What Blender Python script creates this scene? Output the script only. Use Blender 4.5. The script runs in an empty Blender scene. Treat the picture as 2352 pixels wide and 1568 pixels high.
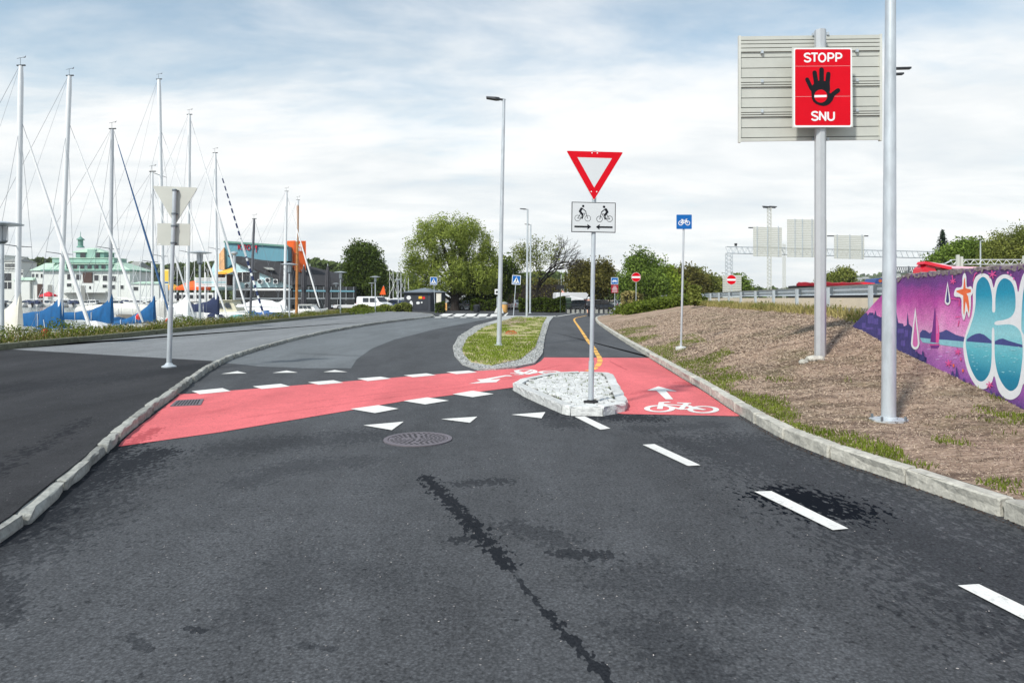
import bpy, bmesh, math, random
import numpy as np
from mathutils import Vector, Matrix, noise
random.seed(7); rng = np.random.default_rng(11)
R = math.radians
scene = bpy.context.scene
COL = scene.collection

# ---------------------------------------------------------------- camera
F, HOR, CH = 1568.0, 685.0, 1.7            # focal length and horizon in units of a 2352 px wide frame, eye height
K = 2352.0 / 4080.0
cam = bpy.data.cameras.new('camera'); cam.sensor_width = 36.0; cam.lens = 24.0
cam.shift_y = -(784.0 - HOR) / 2352.0; cam.clip_start = 0.05; cam.clip_end = 6000
camo = bpy.data.objects.new('camera', cam); COL.objects.link(camo)
camo.location = (0, 0, CH); camo.rotation_euler = (R(90), 0, 0)
scene.camera = camo

# ---------------------------------------------------------------- sun and sky
SUN_DIR = Vector((0.56, 0.78, -1.0)).normalized()     # the way the light travels
SUN_EL = math.asin(-SUN_DIR.z); SUN_AZ = math.atan2(-SUN_DIR.x, -SUN_DIR.y)
sl = bpy.data.lights.new('sun', 'SUN'); sl.energy = 3.1; sl.angle = R(4.5); sl.color = (1.0, 0.955, 0.89)
so = bpy.data.objects.new('sun', sl); COL.objects.link(so)
so.rotation_euler = SUN_DIR.to_track_quat('-Z', 'Y').to_euler(); so.location = (-30, -30, 40)
world = bpy.data.worlds.new('World'); scene.world = world; world.use_nodes = True
def build_sky():
    nt = world.node_tree; N = nt.nodes; L = nt.links; N.clear()
    out = N.new('ShaderNodeOutputWorld'); bg = N.new('ShaderNodeBackground'); bg.inputs[1].default_value = 0.1
    L.new(bg.outputs[0], out.inputs[0])
    sky = N.new('ShaderNodeTexSky'); sky.sky_type = 'NISHITA'; sky.sun_disc = False
    sky.sun_elevation = SUN_EL; sky.sun_rotation = SUN_AZ; sky.air_density = 1.0; sky.dust_density = 0.6; sky.ozone_density = 1.2
    tc = N.new('ShaderNodeTexCoord'); sp = N.new('ShaderNodeSeparateXYZ'); L.new(tc.outputs['Generated'], sp.inputs[0])
    def m(op, a, b=None, c=None, clamp=False):
        n = N.new('ShaderNodeMath'); n.operation = op; n.use_clamp = clamp
        for i, v in enumerate((a, b, c)):
            if v is None: continue
            if isinstance(v, (int, float)): n.inputs[i].default_value = v
            else: L.new(v, n.inputs[i])
        return n.outputs[0]
    zc = m('MAXIMUM', sp.outputs[2], 0.0)
    zp = m('ADD', zc, 0.16)
    u = m('DIVIDE', sp.outputs[0], zp); v = m('DIVIDE', sp.outputs[1], zp)
    cb = N.new('ShaderNodeCombineXYZ'); L.new(u, cb.inputs[0]); L.new(v, cb.inputs[1])
    def nz(scale, detail, loc, rotz, sx, sy, rough=0.55, dist=0.0):
        mp = N.new('ShaderNodeMapping'); L.new(cb.outputs[0], mp.inputs[0])
        mp.inputs['Location'].default_value = loc; mp.inputs['Rotation'].default_value = (0, 0, rotz); mp.inputs['Scale'].default_value = (sx, sy, 1)
        n = N.new('ShaderNodeTexNoise'); L.new(mp.outputs[0], n.inputs['Vector'])
        n.inputs['Scale'].default_value = scale; n.inputs['Detail'].default_value = detail
        n.inputs['Roughness'].default_value = rough; n.inputs['Distortion'].default_value = dist
        return n.outputs['Fac']
    n1 = nz(0.75, 8, (3.1, 1.35, 0), R(35), 0.8, 1.25, 0.58, 0.35)
    n2 = nz(2.3, 7, (1.7, 5.2, 2), R(-20), 0.7, 1.3, 0.6, 0.4)
    n3 = nz(1.1, 6, (7.7, 2.2, 5), R(60), 0.9, 1.6, 0.55, 0.2)
    # coverage: thick towards the horizon, opening higher up
    low = N.new('ShaderNodeMapRange'); low.interpolation_type = 'SMOOTHSTEP'; L.new(sp.outputs[2], low.inputs[0])
    low.inputs[1].default_value = 0.42; low.inputs[2].default_value = 0.12; low.inputs[3].default_value = 0.0; low.inputs[4].default_value = 0.36
    s = m('ADD', m('MULTIPLY_ADD', n2, 0.28, m('MULTIPLY', n1, 0.85)), low.outputs[0])
    cov = N.new('ShaderNodeMapRange'); cov.interpolation_type = 'SMOOTHSTEP'; L.new(s, cov.inputs[0])
    cov.inputs[1].default_value = 0.53; cov.inputs[2].default_value = 0.84; cov.inputs[3].default_value = 0.20; cov.inputs[4].default_value = 0.97
    cr = N.new('ShaderNodeValToRGB')
    mixn = m('ADD', m('MULTIPLY', n3, 0.62), m('MULTIPLY', n2, 0.38)); L.new(mixn, cr.inputs[0])
    e = cr.color_ramp.elements
    e[0].position = 0.34; e[0].color = (5.7, 6.15, 6.5, 1); e[1].position = 0.58; e[1].color = (7.7, 7.75, 7.7, 1)
    e2 = cr.color_ramp.elements.new(0.47); e2.color = (6.7, 6.95, 7.05, 1)
    skm = N.new('ShaderNodeMixRGB'); skm.blend_type = 'MULTIPLY'; skm.inputs[0].default_value = 1.0
    L.new(sky.outputs[0], skm.inputs[1]); skm.inputs[2].default_value = SKY_TINT
    mx = N.new('ShaderNodeMixRGB'); L.new(cov.outputs[0], mx.inputs[0]); L.new(skm.outputs[0], mx.inputs[1]); L.new(cr.outputs[0], mx.inputs[2])
    L.new(mx.outputs[0], bg.inputs[0])
SKY_TINT = (1.12, 1.3, 1.18, 1)
build_sky()
vs = scene.view_settings; vs.view_transform = 'Standard'; vs.look = 'None'; vs.exposure = 0.45; vs.gamma = 1.0; vs.use_curve_mapping = False
scene.cycles.use_denoising = True
scene.cycles.max_bounces = 6; scene.cycles.diffuse_bounces = 3; scene.cycles.glossy_bounces = 3
scene.cycles.transmission_bounces = 4; scene.cycles.transparent_max_bounces = 8

# ---------------------------------------------------------------- projection helpers (plan -> metres)
def P(x, y, z=0.0):
    D = F * (CH - z) / (y - HOR); return Vector(((x - 1176) * D / F, D, z))
def A(x, y, D):
    return Vector(((x - 1176) * D / F, D, CH + (HOR - y) * D / F))
def zm(x0, y0, s):                       # coordinates read off an enlarged crop of the photograph
    return lambda x, y: ((x0 + x / s) * K, (y0 + y / s) * K)
def S(r, g, b):
    f = lambda c: (c / 12.92) if c <= 0.04045 else ((c + 0.055) / 1.055) ** 2.4
    return (f(r / 255), f(g / 255), f(b / 255))
def lerp(a, b, t): return a + (b - a) * t
def interp(t, pts):
    if t <= pts[0][0]: return pts[0][1]
    for (a, va), (b, vb) in zip(pts, pts[1:]):
        if t <= b: return va + (vb - va) * (t - a) / (b - a)
    return pts[-1][1]

# ---------------------------------------------------------------- materials
MATS = {}
def M(name, col, rough=0.6, metal=0.0, var=0.0, vs=4.0, bump=0.0, bs=40.0, spec=0.5, emit=None, coat=0.0, vdetail=4, stretch=None, orand=0.0):
    if name in MATS: return MATS[name]
    m = bpy.data.materials.new(name); m.use_nodes = True; nt = m.node_tree; N = nt.nodes; L = nt.links
    b = N['Principled BSDF']; b.inputs['Base Color'].default_value = (*col, 1); b.inputs['Roughness'].default_value = rough
    b.inputs['Metallic'].default_value = metal; b.inputs['Specular IOR Level'].default_value = spec; b.inputs['Coat Weight'].default_value = coat
    geo = N.new('ShaderNodeNewGeometry'); src = geo.outputs['Position']
    if stretch:
        mp = N.new('ShaderNodeMapping'); mp.inputs['Scale'].default_value = stretch; L.new(src, mp.inputs[0]); src = mp.outputs[0]
    if var > 0:
        n = N.new('ShaderNodeTexNoise'); n.inputs['Scale'].default_value = vs; n.inputs['Detail'].default_value = vdetail; n.inputs['Roughness'].default_value = 0.65
        L.new(src, n.inputs['Vector'])
        mr = N.new('ShaderNodeMapRange'); L.new(n.outputs['Fac'], mr.inputs[0]); mr.inputs[1].default_value = 0.3; mr.inputs[2].default_value = 0.7
        mr.inputs[3].default_value = 1 - var; mr.inputs[4].default_value = 1 + var
        mx = N.new('ShaderNodeVectorMath'); mx.operation = 'SCALE'; mx.inputs[0].default_value = col; L.new(mr.outputs[0], mx.inputs['Scale'])
        if orand > 0:
            oi = N.new('ShaderNodeObjectInfo'); m3 = N.new('ShaderNodeMapRange'); L.new(oi.outputs['Random'], m3.inputs[0]); m3.inputs[3].default_value = 1-orand; m3.inputs[4].default_value = 1+orand
            m4 = N.new('ShaderNodeVectorMath'); m4.operation = 'SCALE'; L.new(mx.outputs[0], m4.inputs[0]); L.new(m3.outputs[0], m4.inputs['Scale']); mx = m4
        L.new(mx.outputs[0], b.inputs['Base Color'])
    if bump > 0:
        n = N.new('ShaderNodeTexNoise'); n.inputs['Scale'].default_value = bs; n.inputs['Detail'].default_value = 3; L.new(src, n.inputs['Vector'])
        bp = N.new('ShaderNodeBump'); bp.inputs['Strength'].default_value = bump; bp.inputs['Distance'].default_value = 0.02
        L.new(n.outputs['Fac'], bp.inputs['Height']); L.new(bp.outputs[0], b.inputs['Normal'])
    MATS[name] = m; return m
def Mramp(name, stops, axis='Z', lo=0.0, hi=1.0, rough=0.7, wob=0.15, wscale=1.5, var=0.1, vs=30, bump=0.0, bs=60):
    """paint whose colour blends along a world axis (a sprayed gradient)"""
    m = bpy.data.materials.new(name); m.use_nodes = True; nt = m.node_tree; N = nt.nodes; L = nt.links
    b = N['Principled BSDF']; b.inputs['Roughness'].default_value = rough
    geo = N.new('ShaderNodeNewGeometry'); sp = N.new('ShaderNodeSeparateXYZ'); L.new(geo.outputs['Position'], sp.inputs[0])
    mr = N.new('ShaderNodeMapRange'); L.new(sp.outputs['XYZ'.index(axis)], mr.inputs[0]); mr.inputs[1].default_value = lo; mr.inputs[2].default_value = hi
    n = N.new('ShaderNodeTexNoise'); n.inputs['Scale'].default_value = wscale; n.inputs['Detail'].default_value = 5; L.new(geo.outputs['Position'], n.inputs['Vector'])
    ma = N.new('ShaderNodeMath'); ma.operation = 'MULTIPLY_ADD'; L.new(n.outputs['Fac'], ma.inputs[0]); ma.inputs[1].default_value = wob
    ms = N.new('ShaderNodeMath'); ms.operation = 'SUBTRACT'; L.new(mr.outputs[0], ms.inputs[0]); ms.inputs[1].default_value = wob / 2
    L.new(ms.outputs[0], ma.inputs[2])
    cr = N.new('ShaderNodeValToRGB'); L.new(ma.outputs[0], cr.inputs[0])
    els = cr.color_ramp.elements
    while len(els) < len(stops): els.new(0.5)
    for e, (p, c) in zip(els, stops): e.position = p; e.color = (*c, 1)
    n2 = N.new('ShaderNodeTexNoise'); n2.inputs['Scale'].default_value = vs; n2.inputs['Detail'].default_value = 6; L.new(geo.outputs['Position'], n2.inputs['Vector'])
    m2 = N.new('ShaderNodeMapRange'); L.new(n2.outputs['Fac'], m2.inputs[0]); m2.inputs[1].default_value = 0.3; m2.inputs[2].default_value = 0.7
    m2.inputs[3].default_value = 1 - var; m2.inputs[4].default_value = 1 + var
    mx = N.new('ShaderNodeVectorMath'); mx.operation = 'SCALE'; L.new(cr.outputs[0], mx.inputs[0]); L.new(m2.outputs[0], mx.inputs['Scale'])
    L.new(mx.outputs[0], b.inputs['Base Color'])
    if bump > 0:
        n3 = N.new('ShaderNodeTexNoise'); n3.inputs['Scale'].default_value = bs; n3.inputs['Detail'].default_value = 4; L.new(geo.outputs['Position'], n3.inputs['Vector'])
        bp = N.new('ShaderNodeBump'); bp.inputs['Strength'].default_value = bump; bp.inputs['Distance'].default_value = 0.02
        L.new(n3.outputs['Fac'], bp.inputs['Height']); L.new(bp.outputs[0], b.inputs['Normal'])
    MATS[name] = m; return m
def Mleaf(name, dark, light, scale=0.9, trans=0.35):
    m = bpy.data.materials.new(name); m.use_nodes = True; nt = m.node_tree; N = nt.nodes; L = nt.links; N.clear()
    out = N.new('ShaderNodeOutputMaterial'); geo = N.new('ShaderNodeNewGeometry')
    n = N.new('ShaderNodeTexNoise'); n.inputs['Scale'].default_value = scale; n.inputs['Detail'].default_value = 5; n.inputs['Roughness'].default_value = 0.8
    L.new(geo.outputs['Position'], n.inputs['Vector'])
    cr = N.new('ShaderNodeValToRGB'); L.new(n.outputs['Fac'], cr.inputs[0]); e = cr.color_ramp.elements
    e[0].position = 0.33; e[0].color = (*dark, 1); e[1].position = 0.68; e[1].color = (*light, 1)
    rr = N.new('ShaderNodeMapRange'); L.new(geo.outputs['Random Per Island'], rr.inputs[0]); rr.inputs[3].default_value = 0.65; rr.inputs[4].default_value = 1.35
    vx = N.new('ShaderNodeVectorMath'); vx.operation = 'SCALE'; L.new(cr.outputs[0], vx.inputs[0]); L.new(rr.outputs[0], vx.inputs['Scale'])
    d = N.new('ShaderNodeBsdfDiffuse'); t = N.new('ShaderNodeBsdfTranslucent'); mx = N.new('ShaderNodeMixShader'); mx.inputs[0].default_value = trans
    L.new(vx.outputs[0], d.inputs[0]); L.new(vx.outputs[0], t.inputs[0]); L.new(d.outputs[0], mx.inputs[1]); L.new(t.outputs[0], mx.inputs[2]); L.new(mx.outputs[0], out.inputs[0])
    MATS[name] = m; return m

# ---------------------------------------------------------------- mesh builder
def inv_of(parent):
    r = parent
    while r.parent is not None: r = r.parent
    return (Matrix.Translation(r.location) @ r.rotation_euler.to_matrix().to_4x4()).inverted()
class MB:
    def __init__(s): s.v = []; s.f = []
    def add(s, vs, fs):
        o = len(s.v); s.v += [Vector(p) for p in vs]; s.f += [tuple(i + o for i in f) for f in fs]; return s
    def box(s, x0, x1, y0, y1, z0, z1):
        return s.add([(x0,y0,z0),(x1,y0,z0),(x1,y1,z0),(x0,y1,z0),(x0,y0,z1),(x1,y0,z1),(x1,y1,z1),(x0,y1,z1)],
                     [(3,2,1,0),(4,5,6,7),(0,1,5,4),(1,2,6,5),(2,3,7,6),(3,0,4,7)])
    def obox(s, c, size, rz=0.0, ry=0.0, rx=0.0):
        m = Matrix.Rotation(rz, 3, 'Z') @ Matrix.Rotation(ry, 3, 'Y') @ Matrix.Rotation(rx, 3, 'X')
        h = Vector(size) / 2; c = Vector(c)
        vs = [c + m @ Vector((sx*h.x, sy*h.y, sz*h.z)) for sz in (-1,1) for sx, sy in ((-1,-1),(1,-1),(1,1),(-1,1))]
        return s.add(vs, [(3,2,1,0),(4,5,6,7),(0,1,5,4),(1,2,6,5),(2,3,7,6),(3,0,4,7)])
    def beam(s, p0, p1, w, h=None):
        """square bar between two points"""
        p0, p1 = Vector(p0), Vector(p1); h = h or w; d = (p1 - p0).normalized()
        up = Vector((0,0,1)) if abs(d.z) < 0.95 else Vector((0,1,0))
        a = d.cross(up).normalized() * w/2; b = a.cross(d).normalized() * h/2
        return s.add([p0-a-b, p0+a-b, p0+a+b, p0-a+b, p1-a-b, p1+a-b, p1+a+b, p1-a+b], [(0,1,2,3),(7,6,5,4),(0,4,5,1),(1,5,6,2),(2,6,7,3),(3,7,4,0)])
    def cyl(s, p0, p1, r0, r1=None, n=10, caps=True):
        return s.tube([p0, p1], [r0, r0 if r1 is None else r1], n, caps)
    def tube(s, pts, r, n=8, caps=True):
        pts = [Vector(p) for p in pts]; rs = r if isinstance(r, (list, tuple)) else [r]*len(pts)
        o = len(s.v); prev = None
        for i, p in enumerate(pts):
            d = (pts[min(i+1, len(pts)-1)] - pts[max(i-1, 0)]).normalized()
            if prev is None:
                up = Vector((0,0,1)) if abs(d.z) < 0.9 else Vector((0,1,0)); a = d.cross(up).normalized()
            else:
                a = (prev - d * prev.dot(d)).normalized()
            prev = a; b = d.cross(a).normalized()
            for k in range(n):
                t = 2*math.pi*k/n; s.v.append(p + (a*math.cos(t) + b*math.sin(t)) * rs[i])
        for i in range(len(pts)-1):
            for k in range(n):
                k2 = (k+1) % n; s.f.append((o+i*n+k, o+i*n+k2, o+(i+1)*n+k2, o+(i+1)*n+k))
        if caps:
            s.f.append(tuple(o + k for k in range(n))[::-1]); s.f.append(tuple(o + (len(pts)-1)*n + k for k in range(n)))
        return s
    def prism(s, poly, z0, z1):
        n = len(poly); vs = [(p[0], p[1], z0) for p in poly] + [(p[0], p[1], z1) for p in poly]
        return s.add(vs, [tuple(range(n))[::-1], tuple(range(n, 2*n))] + [(i, (i+1) % n, n+(i+1) % n, n+i) for i in range(n)])
    def plate(s, pts, off):
        """planar polygon of 3-D points given thickness along off"""
        n = len(pts); off = Vector(off); vs = [Vector(p) for p in pts] + [Vector(p) + off for p in pts]
        return s.add(vs, [tuple(range(n)), tuple(range(n, 2*n))[::-1]] + [(i, (i+1) % n, n+(i+1) % n, n+i) for i in range(n)])
    def sheet(s, pts): return s.add(pts, [tuple(range(len(pts)))])
    def loft(s, rings, closed=True, caps=True):
        o = len(s.v); n = len(rings[0])
        for r in rings: s.v += [Vector(p) for p in r]
        for i in range(len(rings)-1):
            for k in range(n if closed else n-1):
                k2 = (k+1) % n; s.f.append((o+i*n+k, o+i*n+k2, o+(i+1)*n+k2, o+(i+1)*n+k))
        if caps:
            s.f.append(tuple(o+k for k in range(n))[::-1]); s.f.append(tuple(o+(len(rings)-1)*n+k for k in range(n)))
        return s
    def lathe(s, base, prof, n=16):
        base = Vector(base)
        return s.loft([[base + Vector((r*math.cos(2*math.pi*k/n), r*math.sin(2*math.pi*k/n), z)) for k in range(n)] for r, z in prof])
    def build(s, name, mat, parent=None, smooth=False, world=True, recalc=True):
        me = bpy.data.meshes.new(name)
        vs = s.v
        if parent is not None and world:
            iv = inv_of(parent); vs = [iv @ p for p in vs]
        me.from_pydata([tuple(p) for p in vs], [], s.f); 
        if recalc and len(s.f) < 60000:
            bm = bmesh.new(); bm.from_mesh(me); bmesh.ops.recalc_face_normals(bm, faces=bm.faces); bm.to_mesh(me); bm.free()
        if smooth:
            me.polygons.foreach_set('use_smooth', [True]*len(me.polygons))
            try: me.set_sharp_from_angle(angle=R(40))
            except Exception: pass
        me.materials.append(mat if not isinstance(mat, str) else MATS[mat])
        o = bpy.data.objects.new(name, me); COL.objects.link(o)
        if parent is not None: o.parent = parent
        return o
def tag(o, label=None, cat=None, group=None, kind=None):
    if label: o['label'] = label
    if cat: o['category'] = cat
    if group: o['group'] = group
    if kind: o['kind'] = kind
    return o
def thing(name, loc, label, cat, rz=0.0, group=None):
    o = bpy.data.objects.new(name, None); COL.objects.link(o); o.location = loc; o.rotation_euler = (0, 0, rz)
    o.empty_display_size = 0.2
    return tag(o, label, cat, group)
def structure(o): o['kind'] = 'structure'; return o
def copy_tree(o, parent=None):
    kids = list(o.children); c = o.copy(); COL.objects.link(c); c.parent = parent
    for k in kids: copy_tree(k, c)
    return c
def put(root, loc, rz=0.0, label=None, sc=1.0):
    root.location = loc; root.rotation_euler = (0, 0, rz); root.scale = (sc, sc, sc)
    if label: root['label'] = label
    return root
def link_mesh(name, me, parent, loc=(0,0,0), rz=0.0, sc=(1,1,1)):
    o = bpy.data.objects.new(name, me); COL.objects.link(o); o.parent = parent; o.location = loc; o.rotation_euler = (0,0,rz); o.scale = sc; return o
def quads(name, Q, mat, parent=None, kind=None):
    """Q: (n, 4, 3) array of small leaf-like faces"""
    n = len(Q); me = bpy.data.meshes.new(name); V = Q.reshape(-1, 3)
    if parent is not None:
        iv = np.array(inv_of(parent)); V = V @ iv[:3, :3].T + iv[:3, 3]
    me.vertices.add(4*n); me.vertices.foreach_set('co', V.astype(np.float32).ravel())
    me.loops.add(4*n); me.loops.foreach_set('vertex_index', np.arange(4*n, dtype=np.int32))
    me.polygons.add(n); me.polygons.foreach_set('loop_start', np.arange(0, 4*n, 4, dtype=np.int32))
    me.update(calc_edges=True); me.validate()
    me.materials.append(mat if not isinstance(mat, str) else MATS[mat])
    o = bpy.data.objects.new(name, me); COL.objects.link(o)
    if parent is not None: o.parent = parent
    if kind: o['kind'] = kind
    return o
def leafq(C, s, ratio=0.5, droop=0.0):
    """diamond leaf faces of half length s at centres C, random tilt; droop pulls the long axis down"""
    n = len(C); a = rng.normal(size=(n, 3)); a[:, 2] = a[:, 2]*(1-droop) - droop*2.2; a /= np.linalg.norm(a, axis=1)[:, None]
    b = np.cross(a, rng.normal(size=(n, 3))); b /= np.linalg.norm(b, axis=1)[:, None]
    s = np.broadcast_to(np.asarray(s, float).reshape(-1, 1), (n, 1)) * rng.uniform(0.7, 1.3, (n, 1))
    return np.stack([C + a*s, C + b*s*ratio, C - a*s, C - b*s*ratio], axis=1)

# ---------------------------------------------------------------- flat print: shapes laid on a plane, each layer a hair above the last
class Print:
    def __init__(s, fn, nrm, step=0.0004, base=0.0015):
        s.fn = fn; s.n = Vector(nrm); s.step = step; s.h = base; s.b = {}
    def mb(s, mat): return s.b.setdefault(mat, MB())
    def poly(s, mat, pts, micro=False):
        s.h += 1.5e-5 if micro else s.step; s.mb(mat).sheet([Vector(s.fn(*p)) + s.n*s.h for p in pts]); return s
    def circ(s, mat, x, y, rx, ry=None, n=28, micro=False):
        ry = rx if ry is None else ry
        return s.poly(mat, micro=micro, pts=[(x + rx*math.cos(2*math.pi*k/n), y + ry*math.sin(2*math.pi*k/n)) for k in range(n)])
    def ring(s, mat, x, y, rx, w, ry=None, n=32):
        ry = rx if ry is None else ry; s.h += s.step
        pts = [Vector(s.fn(x + (rx+q*w/2)*math.cos(2*math.pi*k/n), y + (ry+q*w/2*ry/rx)*math.sin(2*math.pi*k/n))) + s.n*s.h for q in (1, -1) for k in range(n)]
        s.mb(mat).add(pts, [(k, (k+1) % n, n+(k+1) % n, n+k) for k in range(n)]); return s
    def line(s, mat, pts, w, cap=True, aspect=1.0):
        """stroke in print coordinates"""
        for (x0, y0), (x1, y1) in zip(pts, pts[1:]):
            dx, dy = x1-x0, y1-y0; l = math.hypot(dx, dy) or 1; nx, ny = -dy/l*w/2, dx/l*w/2*aspect
            s.poly(mat, [(x0+nx, y0+ny), (x1+nx, y1+ny), (x1-nx, y1-ny), (x0-nx, y0-ny)], True)
        if cap:
            for x, y in (pts if cap == True else pts[1:-1]): s.circ(mat, x, y, w/2, w/2*aspect, 12, True)
        return s
    def finish(s, parent, names):
        return [b.build(names.get(m, m), m, parent, recalc=False) for m, b in s.b.items()]

# ---------------------------------------------------------------- shared materials
M('galv', S(188, 196, 201), 0.42, 0.3, 0.16, 9, 0.05, 60, stretch=(1, 1, 0.25))
M('galv_dark', S(120, 128, 134), 0.45, 0.5, 0.15, 9)
M('steel_grey', S(120, 125, 130), 0.45, 0.3, 0.1, 6)
M('alu_back', S(190, 192, 184), 0.55, 0.1, 0.05, 3)
M('alu_edge', S(206, 207, 198), 0.5, 0.2, 0.05, 3)
M('sign_red', S(206, 8, 30), 0.55, 0, 0.05, 3, spec=0.12)
M('sign_white', S(226, 229, 230), 0.4)
M('sign_grey', S(204, 208, 210), 0.55, spec=0.2)
M('sign_black', S(24, 27, 32), 0.6, spec=0.12)
M('sign_blue', S(20, 98, 172), 0.5, spec=0.2)
M('dark_metal', S(52, 55, 60), 0.5, 0.3, 0.1, 8)
M('black', S(24, 25, 27), 0.6, 0, 0.15, 5)
M('white_paint', S(226, 228, 228), 0.55, 0, 0.06, 3)
M('rubber', S(26, 26, 28), 0.85)
M('glass_dark', S(38, 46, 54), 0.08, 0, 0, spec=0.8)

# ================================================================ ASPHALT
def asphalt(name, base, stains_shade=(), grain=0.42, wear=0.25, rough=0.72, light=None, dark=(0.007, 0.009, 0.013), cracks=False, chips=True, pitk=0.85):
    m = bpy.data.materials.new(name); m.use_nodes = True; nt = m.node_tree; N = nt.nodes; L = nt.links
    b = N['Principled BSDF']; geo = N.new('ShaderNodeNewGeometry'); pos = geo.outputs['Position']
    def noi(scale, det, rough_=0.6, vec=pos, dist=0):
        n = N.new('ShaderNodeTexNoise'); n.inputs['Scale'].default_value = scale; n.inputs['Detail'].default_value = det
        n.inputs['Roughness'].default_value = rough_; n.inputs['Distortion'].default_value = dist; L.new(vec, n.inputs['Vector']); return n.outputs['Fac']
    def mr(src, a, b_, c, d, smooth=False):
        n = N.new('ShaderNodeMapRange'); L.new(src, n.inputs[0])
        for i, v in enumerate((a, b_, c, d)): n.inputs[i+1].default_value = v
        if smooth: n.interpolation_type = 'SMOOTHSTEP'
        return n.outputs[0]
    def ma(op, a, b_, c=None, clamp=False):
        n = N.new('ShaderNodeMath'); n.operation = op; n.use_clamp = clamp
        for i, v in enumerate((a, b_, c)):
            if v is None: continue
            if isinstance(v, (int, float)): n.inputs[i].default_value = v
            else: L.new(v, n.inputs[i])
        return n.outputs[0]
    g1 = mr(noi(42, 5, 0.85), 0.3, 0.7, 1-grain, 1+grain)
    vo = N.new('ShaderNodeTexVoronoi'); vo.inputs['Scale'].default_value = 60; L.new(pos, vo.inputs['Vector'])
    g2 = mr(vo.outputs['Distance'], 0.0, 0.75, 1+0.3*grain, 1-0.6*grain)
    mp = N.new('ShaderNodeMapping'); mp.inputs['Scale'].default_value = (1.5, 0.35, 1); mp.inputs['Rotation'].default_value = (0, 0, R(8)); L.new(pos, mp.inputs[0])
    w1 = mr(noi(0.55, 5, 0.62, mp.outputs[0], 0.4), 0.3, 0.7, 1-wear, 1+wear)
    w2 = mr(noi(3.0, 5, 0.7), 0.3, 0.7, 1-wear*0.5, 1+wear*0.5)
    fac = ma('MULTIPLY', ma('MULTIPLY', g1, g2), ma('MULTIPLY', w1, w2))
    sc = N.new('ShaderNodeVectorMath'); sc.operation = 'SCALE'; sc.inputs[0].default_value = base; L.new(fac, sc.inputs['Scale'])
    col = sc.outputs[0]
    if pitk > 0:      # dark pits and pale stones in the surface
        pit = ma('MULTIPLY', mr(noi(20, 3, 0.6), 0.42, 0.33, 0, pitk, True), mr(noi(1.3, 4, 0.6), 0.40, 0.62, 0.25, 1.0))
        mx = N.new('ShaderNodeMixRGB'); L.new(pit, mx.inputs[0]); L.new(col, mx.inputs[1]); mx.inputs[2].default_value = (0.012, 0.013, 0.015, 1); col = mx.outputs[0]
    if chips:      # pale stones in the surface
        v2 = N.new('ShaderNodeTexVoronoi'); v2.inputs['Scale'].default_value = 34; L.new(pos, v2.inputs['Vector'])
        sx = N.new('ShaderNodeSeparateXYZ'); L.new(v2.outputs['Color'], sx.inputs[0])
        hit = ma('MULTIPLY', mr(sx.outputs[0], 0.955, 0.965, 0, 1), mr(v2.outputs['Distance'], 0.16, 0.24, 0.55, 0))
        mx = N.new('ShaderNodeMixRGB'); L.new(hit, mx.inputs[0]); L.new(col, mx.inputs[1]); mx.inputs[2].default_value = (0.34, 0.32, 0.31, 1); col = mx.outputs[0]
    rgh = rough
    if stains_shade:
        smp = N.new('ShaderNodeMapping'); smp.inputs['Scale'].default_value = (1.0, 0.5, 1); L.new(pos, smp.inputs[0])
        e1 = noi(3.0, 4, 0.6, smp.outputs[0]); e2 = noi(22, 2, 0.55, smp.outputs[0]); edge = ma('ADD', ma('MULTIPLY_ADD', e2, 4.6, ma('MULTIPLY', e1, 1.4)), -2.25)     # mean .72, wide spread
        total = None
        for (ax, ay, bx, by, w, k) in stains_shade:
            a = Vector((ax, ay, 0)); d = Vector((bx, by, 0)) - a; l2 = max(d.length_squared, 1e-6)
            s1 = N.new('ShaderNodeVectorMath'); s1.operation = 'SUBTRACT'; L.new(pos, s1.inputs[0]); s1.inputs[1].default_value = a
            dt = N.new('ShaderNodeVectorMath'); dt.operation = 'DOT_PRODUCT'; L.new(s1.outputs[0], dt.inputs[0]); dt.inputs[1].default_value = d
            t = ma('MULTIPLY', dt.outputs['Value'], 1/l2, clamp=True)
            s2 = N.new('ShaderNodeVectorMath'); s2.operation = 'SCALE'; s2.inputs[0].default_value = d; L.new(t, s2.inputs['Scale'])
            s3 = N.new('ShaderNodeVectorMath'); s3.operation = 'DISTANCE'; L.new(s1.outputs[0], s3.inputs[0]); L.new(s2.outputs[0], s3.inputs[1])
            q = ma('MULTIPLY_ADD', s3.outputs['Value'], -1.0/w, 1.65)          # 1.35 at the core, .35 at w
            mk = ma('MULTIPLY', mr(ma('SUBTRACT', q, edge), -0.10, 0.16, 0, 1, True), k)
            total = mk if total is None else ma('MAXIMUM', total, mk)
        mx = N.new('ShaderNodeMixRGB'); L.new(total, mx.inputs[0]); L.new(col, mx.inputs[1]); mx.inputs[2].default_value = (*dark, 1); col = mx.outputs[0]
        L.new(mr(total, 0, 1, 0.12, 0.0), b.inputs['Specular IOR Level']); b.inputs['Roughness'].default_value = rough
    else:
        b.inputs['Roughness'].default_value = rough
    L.new(col, b.inputs['Base Color']); b.inputs['Specular IOR Level'].default_value = 0.12
    bp = N.new('ShaderNodeBump'); bp.inputs['Strength'].default_value = 0.45; bp.inputs['Distance'].default_value = 0.006
    L.new(noi(95, 3, 0.7), bp.inputs['Height']); L.new(bp.outputs[0], b.inputs['Normal'])
    MATS[name] = m; return m

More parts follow.
